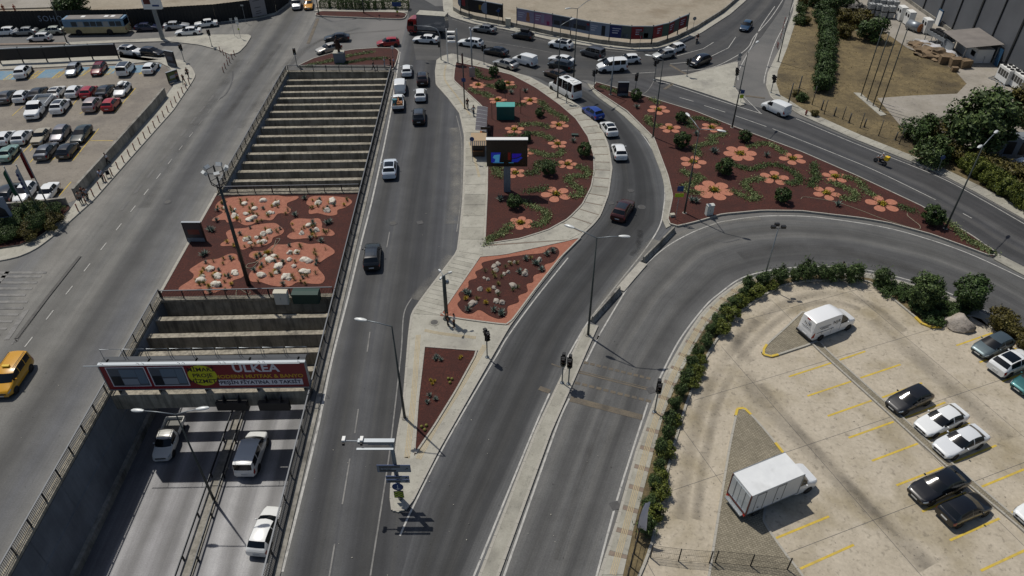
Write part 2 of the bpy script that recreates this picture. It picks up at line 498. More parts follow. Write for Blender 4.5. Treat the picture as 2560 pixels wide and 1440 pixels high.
lane('curving_lane',
     px([(1215, 1500), (1390, 1080), (1440, 960), (1500, 830), (1580, 706), (1690, 590), (1760, 558), (1840, 543), (1940, 535), (2100, 545), (2300, 586), (2480, 650), (2620, 725)]),
     px([(1470, 1500), (1590, 1130), (1650, 960), (1740, 810), (1840, 715), (1950, 684), (2060, 676), (2170, 684), (2250, 703), (2370, 740), (2470, 790), (2560, 840), (2640, 890)]), 'road_right', Z1 + 0.012)
lane('boulevard_lane',
     px([(1280, 155), (1490, 205), (1602, 240), (1738, 281), (1833, 319), (2000, 381), (2140, 442), (2302, 518), (2422, 588), (2490, 635), (2640, 715)]),
     px([(1300, 118), (1590, 172), (1680, 210), (1780, 238), (1870, 262), (1990, 292), (2140, 354), (2341, 434), (2450, 490), (2560, 552), (2660, 610)]), 'road_upper', Z1 + 0.016)
lane('crossing_lane',
     px([(1040, 150), (1180, 152), (1300, 185), (1400, 200), (1550, 200), (1700, 190), (1845, 150), (1905, 90), (1955, 20), (1975, -30)]),
     px([(1010, -30), (1110, 28), (1183, 59), (1280, 77), (1386, 102), (1520, 122), (1646, 126), (1699, 108), (1800, 50), (1890, -20)]), 'road_far', Z1 + 0.020)
ZM = 0.034                                   # painted lines lie above every lane sheet
# ------------------------------------------------------------------ underpass
UP = struct(link('underpass', None), 'sunken road between concrete walls under cross beams')
def wall_strip(fn, s, name):
    b = MB()
    Y0, Y1 = YN, 150.0
    n = 30
    for k in range(n):
        a, c = Y0 + (Y1 - Y0) * k / n, Y0 + (Y1 - Y0) * (k + 1) / n
        g = 0.02
        b.quad((fn(a), a + g, UD), (fn(c), c - g, UD), (fn(c), c - g, -0.04), (fn(a), a + g, -0.04))
        b.quad((fn(a) + s * 0.03, a, UD), (fn(c) + s * 0.03, c, UD), (fn(c) + s * 0.03, c, -0.04), (fn(a) + s * 0.03, a, -0.04))
    return b.build(name, 'concrete_wall', UP)
wall_strip(UL, -1, 'side_wall'); wall_strip(UR, 1, 'side_wall')
b = MB(); b.quad((UL(150), 150, UD), (UR(150), 150, UD), (UR(150), 150, 0), (UL(150), 150, 0))
b.quad((UL(YN), YN, UD), (UR(YN), YN, UD), (UR(YN), YN, 0), (UL(YN), YN, 0)); b.build('end_wall', 'concrete_wall', UP)
o = ribbon('sunken_road', edge(UL, 0.0, YN, 150), edge(UR, 0.0, YN, 150), 'road_under', UD, UP, 40)
# ledge line and pale plinth low on the walls
for fn, s in ((UL, 1), (UR, -1)):
    b = MB()
    for k in range(20):
        a, c = YN + k * 7, YN + k * 7 + 6.97
        b.poly([(fn(a), a, UD + 0.9), (fn(a) + s * 0.28, a, UD + 0.75), (fn(c) + s * 0.28, c, UD + 0.75), (fn(c), c, UD + 0.9)][::1 if s < 0 else -1])
        b.quad((fn(a) + s * 0.28, a, UD), (fn(c) + s * 0.28, c, UD), (fn(c) + s * 0.28, c, UD + 0.75), (fn(a) + s * 0.28, a, UD + 0.75))
    b.build('plinth', 'concrete', UP)
    b = MB()
    b.poly([(fn(YN) + s * 0.002, YN, UD + 4.05), (fn(114) + s * 0.002, 114, UD + 4.05), (fn(114) + s * 0.05, 114, UD + 4.0), (fn(YN) + s * 0.05, YN, UD + 4.0)])
    b.quad((fn(YN) + s * 0.05, YN, UD + 4.0), (fn(114) + s * 0.05, 114, UD + 4.0), (fn(114) + s * 0.05, 114, UD + 3.9), (fn(YN) + s * 0.05, YN, UD + 3.9))
    b.build('wall_ledge', 'concrete_wall', UP)
# cross beams
def SK(x): return (x + 27.0) * 0.034            # cross members run square to the cut
BEAMS = [113.2, 110.8, 108.4, 106.05, 103.6, 101.1, 98.5, 95.8, 93.0, 90.3, 87.8, 85.3, 82.9, 80.45, 78.0, 53.4, 50.9, 48.4, 45.9]
for i, Y in enumerate(BEAMS):
    b = MB()
    w, d = 0.31, 1.6
    zt = -0.5
    xl, xr = UL(Y), UR(Y); a0, a1 = Y + SK(xl), Y + SK(xr)
    q = [(xl, a0 - w), (xr, a1 - w), (xr, a1 + w), (xl, a0 + w)]
    b.prism(q, zt - d, zt)
    b.build('beam', 'concrete_beam', UP)
b = MB()   # front beam that carries the big advertisement
for y0, y1, z0, z1 in ((42.7, 44.0, -1.75, 0.0),):
    b.prism([(UL(y0), y0 - .3), (UR(y0), y0 + .3), (UR(y1), y1 + .3), (UL(y1), y1 - .3)], z0, z1)
b.build('front_beam', 'concrete_beam', UP)
# planted deck: slab with soffit and end faces
b = MB()
b.prism([(UL(DK0), DK0 - .3), (UR(DK0), DK0 + .3), (UR(DK1), DK1 + .3), (UL(DK1), DK1 - .3)], -2.0, 0.02)
b.build('deck_slab', 'concrete_beam', UP)
b = MB()
b.prism([(UL(114.6), 114.6), (UR(114.6), 114.6), (UR(149), 149), (UL(149), 149)], -2.0, -0.05)
b.build('deck_slab', 'concrete_beam', UP)
# copings along both sides and across the openings
def coping(pts, w, h, name='coping', z=0.0, mat='concrete_beam'):
    return strip(name, pts, w, mat, z, UP, h)
coping(edge(UL, -0.28, YN, DK0), 0.5, 0.28)
coping(edge(UR, 0.28, YN, DK0), 0.5, 0.28, mat='kerb_dark')
coping(edge(UL, -0.28, DK1, YF + 0.5), 0.5, 0.28)
coping(edge(UR, 0.28, DK0, YF + 0.5), 0.5, 0.28, mat='kerb_dark')
for Y in (DK0 - 0.0, DK1 + 0.0):
    coping([(UL(Y) + 0.0, Y - .3), (UR(Y), Y + .3)], 0.55, 0.30, z=0.02)
coping([(UL(YF), YF + 0.2), (UR(YF), YF + 0.2)], 0.5, 0.28)
# step kerb between the coping and the carriageway on the centre side
strip('kerb_strip', edge(UR, 0.78, YN, YF), 0.45, 'concrete', 0.0, UP, 0.10)
# central reservation of the sunken road: two guard rails on a concrete strip
gl = [W(562, 1080, UD + 0.7), W(437, 1440, UD + 0.7)]
gr = [W(590, 1080, UD + 0.7), W(475, 1440, UD + 0.7)]
def extend(p, q, y):
    t = (y - p.y) / (q.y - p.y)
    return p.lerp(q, t)
mid0 = extend(gl[0], gl[1], 6).lerp(extend(gr[0], gr[1], 6), .5)
mid1 = extend(gl[0], gl[1], 120).lerp(extend(gr[0], gr[1], 120), .5)
strip('reservation_strip', [mid0, mid1], 1.0, 'concrete', UD + 0.004, UP, 0.12)
for (p, q), who in ((gl, 'left'), (gr, 'right')):
    a, c = extend(p, q, 6), extend(p, q, 112)
    lab = 'dark steel guard rail on the ' + ('taxi-side' if who == 'left' else 'van-side') + ' edge of the sunken median'
    t = thing('guard_rail', lab, 'guard rail', (a.x, a.y, UD))
    b = MB()
    dv = (c - a); dv.z = 0; Ln = dv.length; dv.normalize(); nn = Vector((-dv.y, dv.x, 0))
    for off, zz in ((0.0, 0.75), (0.0, 0.6), (0.03, 0.67)):
        p0 = nn * off + Vector((0, 0, zz)); p1 = dv * Ln + p0
        b.tube([p0, p1], 0.055, 6)
    b.build('rail_beam', 'rail_steel', t)
    pm = MB(); pm.box(-0.05, 0.05, -0.07, 0.07, 0, 0.78); pmesh = pm.mesh('post', 'rail_steel')
    for k in range(int(Ln / 4)):
        q0 = dv * (k * 4.0 + 1)
        if 18 < a.y + q0.y < 60: link('post', pmesh, t, (q0.x, q0.y, 0.0))

# ------------------------------------------------------------------ railings round the openings
rail_post = MB(); rail_post.box(-0.045, 0.045, -0.045, 0.045, 0, 1.05); rail_post_m = rail_post.mesh('post', 'rail_steel')
def railing(p, q, label, z=0.28, h=1.0, step=2.2, base=None):
    p = Vector((p[0], p[1], 0)); q = Vector((q[0], q[1], 0))
    d = q - p; Ln = d.length; a = atan2(d.y, d.x)
    t = thing('railing', label, 'railing', (p.x, p.y, z), a)
    b = MB(); b.box(0, Ln, -0.05, 0.05, h - 0.02, h + 0.05); b.build('top_rail', 'rail_top', t)
    b = MB(); b.box(0, Ln, -0.025, 0.025, 0.10, 0.15); b.build('bottom_rail', 'rail_steel', t)
    b = MB()
    x = 0.1
    while x < Ln:
        b.box(x - 0.013, x + 0.013, -0.013, 0.013, 0.15, h - 0.02); x += 0.155
    o = b.build('balusters', 'rail_steel', t); o['kind'] = 'stuff'
    n = max(1, int(round(Ln / step)))
    for k in range(n + 1):
        link('post', rail_post_m, t, (Ln * k / n, 0, -0.01))
    return t
railing((UL(YN + 10) - 0.22, YN + 10), (UL(DK0) - 0.22, DK0), 'long steel railing beside the taxi lane, along the sunken road')
railing((UR(YN + 10) + 0.22, YN + 10), (UR(DK0) + 0.22, DK0), 'long steel railing beside the centre carriageway, along the sunken road')
railing((UR(DK0) + 0.22, DK0 + .1), (UR(DK1) + 0.22, DK1 - .1), 'steel railing between the white-rock planting and the centre carriageway')
railing((UL(DK1) - 0.22, DK1), (UL(YF) - 0.22, YF), 'steel railing beside the pale avenue, along the far opening with many beams')
railing((UR(DK1) + 0.22, DK1), (UR(YF) + 0.22, YF), 'steel railing beside the queueing cars, along the far opening with many beams')
railing((UL(DK0) + 0.1, DK0 - .3), (UR(DK0) - 0.1, DK0 + .3), 'steel railing at the cabinet end of the white-rock planting', z=0.32)
railing((UL(DK1) + 0.1, DK1 - .3), (UR(DK1) - 0.1, DK1 + .3), 'steel railing at the floodlight end of the white-rock planting', z=0.32)
railing((UL(YF), YF + 0.2), (UR(YF), YF + 0.2), 'steel railing below the far planted tip with the statue')

# ------------------------------------------------------------------ kerbs, pavements, planted beds
ks = MB(); ks.box(-0.49, 0.49, -0.5, 0.5, 0, 1); KS = ks.mesh('kerbstone', 'kerb')
def kerb(line, parent, w=0.22, h=0.15, z=0.0, near=72.0, step=1.0, closed=False, mesh=None):
    P = [Vector((p[0], p[1], 0)) for p in line]
    if closed: P.append(P[0])
    pts = arc_resample(P, step=step)
    far = MB()
    for p, q in zip(pts, pts[1:]):
        m = (p + q) / 2; d = q - p; a = atan2(d.y, d.x)
        if m.y < near:
            o = link('kerbstone', mesh or KS, parent, (m.x, m.y, z), a, (d.length, w, h + random.uniform(-.006, .006)))
        else:
            far.box(-d.length * .49, d.length * .49, -w / 2, w / 2, z, z + h, 0, Matrix.Translation((m.x, m.y, 0)) @ Matrix.Rotation(a, 4, 'Z'))
    if far.v:
        o = far.build('kerb_line', 'kerb', parent); o['kind'] = 'stuff'
HP = 0.14    # pavement height
def slabs(name, left, right, parent, n, z=HP, gap=0.035, band=None, mats=('pavement', 'pavement_b'), th=0.02, bandmat='brown_band'):
    """paving slabs laid between two edges, with recessed joints; optional brown cross bands"""
    L = arc_resample(left, n + 1); R0 = arc_resample(right, 400)
    R = [min(R0, key=lambda q: (q - p).length_squared) for p in L]
    R[0], R[-1] = R0[0], R0[-1]
    for k in range(n):
        a, b_, c, d = L[k], R[k], R[k + 1], L[k + 1]
        ln = max((d - a).length, 0.3)
        f = gap / ln
        f1 = 1 - f if band is None else 1 - (band + gap) / ln
        q = [a.lerp(d, f), b_.lerp(c, f), b_.lerp(c, f1), a.lerp(d, f1)]
        m = MB(); m.prism([(p.x, p.y) for p in q], z, z + th + random.uniform(0, .008), bottom=False)
        m.build(name, mats[random.random() > .6], parent)
        if band is not None:
            q = [a.lerp(d, f1 + f * .6), b_.lerp(c, f1 + f * .6), c, d]
            m = MB(); m.prism([(p.x, p.y) for p in q], z, z + th, bottom=False); m.build('cross_band', bandmat, parent)
# --- the long centre island
ISL_L = [(982, 1277), (977, 1240), (985, 1170), (997, 1080), (1009, 1017), (1023, 840), (1026, 815), (1030, 785), (1060, 742), (1144, 631), (1150, 585), (1158, 500), (1161, 420), (1162, 341), (1150, 285), (1120, 245), (1091, 213), (1089, 180), (1093, 152), (1108, 141), (1132, 136)]
ISL_R = [(1150, 142), (1203, 156), (1254, 174), (1325, 195), (1386, 229), (1443, 264), (1473, 286), (1504, 325), (1520, 365), (1529, 422), (1520, 487), (1500, 540), (1485, 560), (1455, 588), (1400, 649), (1340, 725), (1272, 818), (1236, 880), (1094, 1128), (1027, 1260), (1015, 1274), (995, 1283)]
isl = px(ISL_L + ISL_R)
ISLAND = struct(slab('pavement', isl, 0.0, HP, 'pavement', None, 'kerb'), 'pale concrete pavement of the long centre island')
kerb(isl, ISLAND, closed=True)
B1 = [(1140, 158), (1205, 171), (1280, 190), (1340, 222), (1400, 265), (1440, 300), (1470, 345), (1484, 390), (1485, 430), (1478, 470), (1455, 515), (1420, 550), (1370, 578), (1300, 600), (1212, 613), (1214, 570), (1218, 480), (1219, 402), (1217, 330), (1215, 285), (1203, 266), (1170, 236), (1134, 203), (1136, 180)]
B2 = [(1200, 645), (1260, 640), (1327, 625), (1420, 605), (1452, 596), (1398, 650), (1338, 726), (1272, 815), (1240, 812), (1170, 803), (1100, 792), (1150, 718)]
B3 = [(1061, 870), (1195, 880), (1140, 980), (1088, 1065), (1036, 1142), (1045, 1010)]
def bed(pts, name, mat, label, z0=0.0, top=HP + 0.05, parent=None, edging=True, near=72):
    w = px(pts)
    o = slab(name, w, z0, top, mat, parent, 'kerb')
    if parent is None: struct(o, label)
    if edging: kerb(w, o, 0.16, top + 0.05, closed=True, near=near)
    return o
BED1 = bed(B1, 'mulch_bed', 'mulch', 'dark red mulch bed with gravel flowers on the centre island')
BED2 = bed(B2, 'gravel_bed', 'pink_gravel', 'pink gravel bed with a dark mulch patch on the centre island')
BED3 = bed(B3, 'mulch_bed', 'mulch', 'small triangular dark red mulch bed on the centre island')
def blob(pts, n=5): return smooth_line(px(pts), n, closed=True)
z9 = lambda x, y: (900 + x / 4.923, 560 + y / 4.923)
BL = [z9(*p) for p in [(1500, 500), (1640, 460), (1840, 425), (2050, 395), (2250, 375), (2330, 310), (2420, 310), (2450, 380), (2380, 480), (2270, 520), (2280, 600), (2140, 650), (2130, 730), (2050, 760), (2060, 850), (1950, 900), (1950, 980), (1820, 1030), (1810, 1130), (1720, 1185), (1600, 1150), (1470, 1075), (1380, 1120), (1280, 1110), (1200, 1010), (1240, 950), (1215, 870), (1330, 800), (1340, 720), (1440, 680), (1420, 610), (1510, 560)]]
o = slab('mulch_patch', blob(BL, 4), HP + 0.05, HP + 0.085, 'mulch', BED2)
# slabs of the pavement strip that rings the flower bed, and of the walk along the centre road
ringL = px([(1150, 146), (1203, 160), (1254, 178), (1325, 199), (1386, 233), (1443, 268), (1473, 290), (1502, 328), (1517, 367), (1526, 422), (1517, 486), (1498, 538), (1483, 557), (1452, 586), (1420, 603)])
ringR = px([(1145, 155), (1205, 167), (1280, 186), (1340, 218), (1400, 261), (1442, 297), (1473, 343), (1487, 390), (1488, 430), (1481, 471), (1457, 518), (1421, 553), (1371, 581), (1301, 603), (1212, 618)])
slabs('paving_slab', ringL, ringR, ISLAND, 30, band=0.12)
walkL = px([(1095, 150), (1092, 180), (1094, 212), (1123, 243), (1153, 284), (1165, 341), (1164, 420), (1162, 500), (1154, 586), (1148, 632)])
walkR = px([(1132, 150), (1132, 180), (1131, 204), (1168, 238), (1211, 284), (1213, 330), (1215, 402), (1214, 480), (1210, 570), (1206, 640)])
slabs('paving_slab', walkL, walkR, ISLAND, 24)
apronL = px([(1147, 634), (1063, 743), (1034, 787)]); apronR = px([(1197, 646), (1147, 718), (1098, 791)])
slabs('paving_slab', apronL, apronR, ISLAND, 16, gap=0.02)
def tact(pts, w=0.42, parent=None, z=HP + 0.03):
    L_ = smooth_line(px(pts), 4)
    for k in range(4):
        d = [(L_[min(i + 1, len(L_) - 1)] - L_[max(i - 1, 0)]).normalized() for i in range(len(L_))]
        o = (k - 1.5) * w / 4
        strip('tactile_strip', [p + Vector((-e.y, e.x, 0)) * o for p, e in zip(L_, d)], w * .13, 'tactile', z, parent, 0.008)
tact([(1046, 840), (1035, 985), (1020, 1130), (1018, 1145)], 0.5, ISLAND, HP + 0.004)
tact([(1212, 865), (1205, 880), (1155, 965), (1090, 1068), (1046, 1150)], 0.5, ISLAND, HP + 0.004)
tact([(1062, 828), (1100, 836), (1190, 847)], 0.4, ISLAND, HP + 0.004)
tact([(1174, 358), (1192, 420), (1198, 445)], 0.35, ISLAND, HP + 0.032)
tact([(1115, 165), (1112, 200), (1140, 240), (1176, 290)], 0.3, ISLAND, HP + 0.032)
# --- the wide bed between the two right-hand roads
B4 = [(1490, 208), (1602, 240), (1738, 281), (1833, 319), (2000, 381), (2140, 442), (2302, 518), (2372, 560), (2422, 588), (2490, 635), (2480, 645), (2400, 615), (2328, 589), (2222, 560), (2153, 548), (2000, 530), (1906, 529), (1805, 538), (1740, 557), (1695, 568), (1675, 564), (1669, 550), (1681, 493), (1669, 442), (1634, 347), (1567, 280), (1500, 236), (1480, 222)]
BED4 = bed(B4, 'mulch_bed', 'mulch', 'wide dark red mulch bed with gravel flowers between two roads')
rim_l = px([(1468, 210), (1489, 240), (1556, 288), (1620, 350), (1655, 440), (1665, 492), (1655, 552), (1665, 572)])
rim_r = px([(1482, 212), (1502, 238), (1569, 284), (1635, 349), (1670, 443), (1681, 493), (1669, 550), (1676, 566)])
b = MB()
rl, rr = arc_resample(rim_l, 24), arc_resample(rim_r, 24)
for k in range(23):
    q = [rl[k].lerp(rl[k + 1], .01), rr[k].lerp(rr[k + 1], .01), rr[k + 1], rl[k + 1]]
    m = MB(); m.prism([(p.x, p.y) for p in q], 0, 0.12, bottom=False); m.build('edging_slab', 'pavement_b', BED4)
tipw = px([(2484, 650), (2494, 636), (2600, 690), (2600, 712)])
slab('edging_slab', tipw, 0, 0.12, 'pavement_b', BED4)
# --- pavement on the car-park side of the curving road
PVL = [(1494, 1460), (1500, 1440), (1542, 1310), (1592, 1130), (1630, 1023), (1663, 937), (1718, 840), (1757, 783), (1800, 742), (1847, 708), (1895, 694), (1950, 686), (2060, 678), (2170, 686), (2250, 705), (2370, 743), (2470, 793), (2560, 843), (2640, 893)]
PVR = [(1552, 1460), (1557, 1440), (1582, 1330), (1634, 1130), (1657, 1043), (1695, 950), (1748, 842), (1785, 792), (1822, 755), (1862, 724), (1900, 708), (1952, 697), (2060, 689), (2168, 697), (2245, 716), (2362, 755), (2460, 804), (2550, 855), (2630, 905)]
pv = px(PVL) + px(PVR)[::-1]
PAVE2 = struct(slab('pavement', pv, 0, HP, 'pavement_b', None, 'kerb'), 'narrow pavement between the curving road and the hedge')
kerb(px(PVL), PAVE2)
slabs('paving_slab', px([(x + 4, y + 1) for x, y in PVL[1:11]]), px(PVR[1:11]), PAVE2, 20, band=0.35)
tact([((a[0] * .45 + c[0] * .55), (a[1] * .45 + c[1] * .55)) for a, c in zip(PVL[1:11], PVR[1:11])], 0.5, PAVE2, HP + 0.03)
# --- narrow median between slip road and curving road
MDL = [(1459, 824), (1454, 840), (1401, 952), (1340, 1080), (1200, 1440), (1178, 1500)]
MDR = [(1493, 816), (1482, 840), (1431, 956), (1376, 1080), (1245, 1440), (1222, 1500)]
md = px(MDL + MDR[::-1] + [(1471, 812)])
MED = struct(slab('median', md, 0, HP, 'pavement_b', None, 'kerb'), 'long thin concrete median between the dark slip road and the curving road')
kerb(px(MDL), MED); kerb(px(MDR), MED)
# low concrete barrier on the nose of that median
def barrier(p, q, label, h=0.75):
    a, c = W(*p), W(*q)
    d = c - a; t = thing('concrete_barrier', label, 'barrier', (a.x, a.y, 0), atan2(d.y, d.x), 'road barriers')
    b = MB(); Ln = d.length
    prof = [(-0.3, 0), (-0.3, 0.12), (-0.12, 0.3), (-0.08, h), (0.08, h), (0.12, 0.3), (0.3, 0.12), (0.3, 0)]
    for k in range(len(prof) - 1):
        (y0, z0), (y1, z1) = prof[k], prof[k + 1]
        b.quad((0, y0, z0), (0, y1, z1), (Ln, y1, z1), (Ln, y0, z0))
    b.poly([(0, y, z) for y, z in prof][::-1]); b.poly([(Ln, y, z) for y, z in prof])
    b.build('barrier_body', 'concrete', t)
barrier((1480, 806), (1548, 730), 'concrete road barrier beside the tall lamp on the median nose')
barrier((1608, 656), (1684, 580), 'concrete road barrier beside the tip of the wide mulch bed')
strip('kerb_strip', px([(1550, 727), (1578, 694), (1608, 660)]), 0.9, 'kerb', 0.0, MED, 0.16)
# --- small triangular island, far pavement and sand lot
TRI = px([(1636, 197), (1717, 189), (1843, 156), (1840, 190), (1835, 219), (1864, 262), (1850, 266), (1825, 256), (1760, 234), (1675, 207)])
TRIO = struct(slab('traffic_island', TRI, 0, HP, 'pavement', None, 'kerb'), 'pale triangular traffic island before the sand lot')
kerb(TRI, TRIO, closed=True)
FPo = [(1105, -40), (1110, 28), (1130, 44), (1183, 60), (1280, 78), (1386, 103), (1520, 123), (1581, 129), (1646, 127), (1699, 109), (1754, 82), (1825, 36), (1900, -30)]
FPi = [(1128, -40), (1134, 28), (1150, 38), (1190, 51), (1280, 68), (1386, 91), (1500, 111), (1581, 120), (1640, 118), (1690, 101), (1740, 76), (1806, 34), (1880, -30)]
FP = struct(slab('pavement', px(FPo) + px(FPi)[::-1], 0, HP, 'pavement', None, 'kerb'), 'curved pavement in front of the advertising hoardings')
kerb(px(FPo), FP)
SL = 0.75
lotw = px(FPi); lot_line = [Vector((p.x, p.y + 0.1, 0)) for p in lotw]
sand_pts = lot_line + [Vector((75, 175, 0)), Vector((70, 230, 0)), Vector((-20, 230, 0)), Vector((-14, 175, 0))]
struct(slab('sand_lot', sand_pts, 0, SL, 'sand', None, 'concrete'), 'bare pale sand lot behind the hoardings')
t = strip('low_wall', lot_line[1:], 0.22, 'concrete', 0.0, None, SL + 0.12)
tag(t, 'low grey retaining wall along the sand lot', 'wall')
# --- far right: pavement and dry-grass verge beside the boulevard, factory yard
RPo = [(1990, -40), (1984, 30), (1952, 120), (1920, 185), (1916, 215), (1930, 248), (1960, 262), (2000, 288), (2140, 350), (2341, 430), (2450, 487), (2560, 549), (2660, 605)]
RPi = [(2004, -40), (1997, 30), (1968, 120), (1944, 180), (1940, 210), (1950, 240), (1972, 252), (2005, 274), (2146, 338), (2352, 420), (2462, 474), (2575, 535), (2680, 590)]
RP = struct(slab('pavement', px(RPo) + px(RPi)[::-1], 0, HP, 'pavement', None, 'kerb'), 'pavement between the boulevard and the dry-grass verge')
kerb(px(RPo), RP)
slabs('paving_slab', px(RPo[4:])[0:], px(RPi[4:]), RP, 24)
vg = px(RPi) + [Vector((160, 60, 0)), Vector((260, 60, 0)), Vector((260, 230, 0)), Vector((60, 230, 0))]
VERGE = struct(slab('verge', vg, 0, 0.12, 'dry_grass', None, 'dry_grass'), 'dry yellow grass verge and plot before the factory')
z20 = lambda x, y: (2000 + x / 4.571, y / 4.571)
yard = px([z20(*p) for p in [(620, 120), (1000, 400), (1230, 560), (1600, 700), (1780, 830), (1900, 965), (1790, 1080), (1300, 1100), (880, 1130), (1130, 1428), (1250, 1560), (1500, 1640)]] + [(2360, 395), (2470, 440), (2560, 470), (2800, 560), (2900, 150), (2500, -60), (2120, -60)])
struct(slab('factory_yard', yard, 0, 0.14, 'yard', None, 'yard'), 'pale concrete yard in front of the grey factory')
# --- left car park, its pavements and planter
lotL = px([(-90, 185), (0, 176), (200, 166), (350, 159), (415, 164), (432, 190), (430, 215), (384, 282), (193, 499), (170, 508), (0, 525), (-120, 540), (-420, 330)])
LOTL = struct(slab('left_car_park', lotL, 0, 0.02, 'lot_left', None, 'lot_left'), 'brownish block-paved car park beside the avenue')
PLo = [(300, 137), (414, 147), (457, 153), (479, 171), (488, 190), (481, 204), (433, 276), (418, 293), (330, 392), (234, 501), (156, 571), (120, 602), (83, 628), (41, 645), (0, 653), (-80, 662)]
PLi = [(300, 146), (400, 158), (424, 170), (440, 196), (432, 220), (384, 284), (300, 376), (195, 499), (176, 526), (135, 572), (95, 600), (50, 618), (0, 626), (-80, 634)]
PL = struct(slab('pavement', px(PLo) + px(PLi)[::-1], 0, HP, 'pavement', None, 'kerb'), 'pavement with bollards between the avenue and the car-park wall')
kerb(px(PLo), PL)
PT = px([(-90, 160), (0, 150), (150, 143), (300, 138), (405, 150), (350, 158), (200, 165), (0, 175), (-90, 184)])
kerb(PT, struct(slab('pavement', PT, 0, HP, 'pavement', None, 'kerb'), 'pavement strip under the black hoarding panels'), closed=True)
TLI = px([(165, 108), (280, 103), (400, 97), (500, 89), (622, 88), (628, 92), (614, 114), (596, 133), (577, 138), (549, 126), (500, 113), (420, 104), (280, 108), (170, 113)])
TL = struct(slab('traffic_island', TLI, 0, HP, 'pavement', None, 'kerb'), 'pale wedge-shaped traffic island on the avenue by the bus street')
kerb(TLI, TL, closed=True)
strip('kerb_strip', px([(-90, 117), (0, 112), (165, 109)]), 0.8, 'brown_band', 0.0, TL, 0.14)
WLL = px([(416, 243), (384, 282), (300, 378), (193, 499)])
t = strip('car_park_wall', WLL, 0.32, 'concrete', 0.0, None, 1.55); tag(t, 'long grey concrete wall between car park and bollard pavement', 'wall')
t = strip('planter_wall', px([(-90, 545), (0, 532), (100, 524), (172, 516)]), 0.32, 'concrete', 0.0, None, 1.25); tag(t, 'low concrete wall behind the flag-pole planter', 'wall')
struct(slab('planter_soil', px([(-80, 545), (0, 534), (100, 526), (174, 518), (176, 526), (135, 571), (95, 599), (50, 617), (0, 624), (-80, 632)]), 0, 0.3, 'mulch', None, 'concrete'), 'planter full of shrubs under the flag poles')
# --- far left: hoarding street, planted strip, building site
NP = px([(195, 66), (330, 66), (545, 57), (640, 47), (686, 38), (722, 12), (738, -25), (700, -25), (690, 10), (670, 32), (600, 46), (200, 60)])
struct(slab('pavement', NP, 0, HP, 'pavement_b', None, 'kerb'), 'narrow pavement at the foot of the black corrugated fence')
site = px([(-200, 62), (0, 60), (330, 52), (600, 40), (672, 25), (700, -20), (720, -60), (-300, -60)])
struct(slab('building_site', site, 0, 0.25, 'sand', None, 'sand'), 'sandy building site behind the black fence')
struct(slab('site_slab', px([(-250, 30), (0, 28), (140, 24), (200, -10), (300, -60), (-300, -60)]), 0.25, 0.5, 'yard', None, 'yard'), 'pale concrete slab on the building site')
FB = [(790, 36), (800, 30), (1000, 33), (1018, 36), (1012, 48), (1000, 50), (800, 42), (790, 41)]
BED6 = bed(FB, 'mulch_bed', 'mulch', 'narrow far mulch strip before the clipped hedge row')
struct(slab('pavement', px([(785, 30), (800, 22), (1020, 27), (1020, 33), (800, 29)]), 0, HP, 'pavement', None, 'kerb'), 'pavement between hedge row and far mulch strip')
struct(slab('forecourt', px([(790, 20), (1022, 22), (1030, -60), (800, -60)]), 0, 0.12, 'yard', None, 'yard'), 'pale forecourt behind the clipped hedge row')
# --- planted tip above the far opening, planted deck
z5 = lambda x, y: (500 + x / 4.923, y / 4.923)
TIP = [z5(*p) for p in [(1200, 825), (1400, 730), (1650, 660), (1900, 620), (2200, 600), (2400, 605), (2450, 640), (2430, 740), (2390, 850), (2350, 880), (2340, 830)]]
BED5 = bed(TIP, 'mulch_bed', 'mulch', 'planted mulch tip with the statue above the far opening')
DECK = struct(slab('mulch_bed', [Vector((UL(DK0) - .5, DK0 - .0, 0)), Vector((UR(DK0) - .1, DK0 + .55, 0)), Vector((UR(DK1) - .1, DK1 + .0, 0)), Vector((UL(DK1) - .5, DK1 - .55, 0))], 0.0, 0.2, 'mulch', None, 'kerb'), 'dark red mulch bed with white rocks over the underpass')
kerb(edge(UL, -0.55, DK0, DK1), DECK, 0.3, 0.24)
z4 = lambda x, y: (400 + x / 4.923, 460 + y / 4.923)
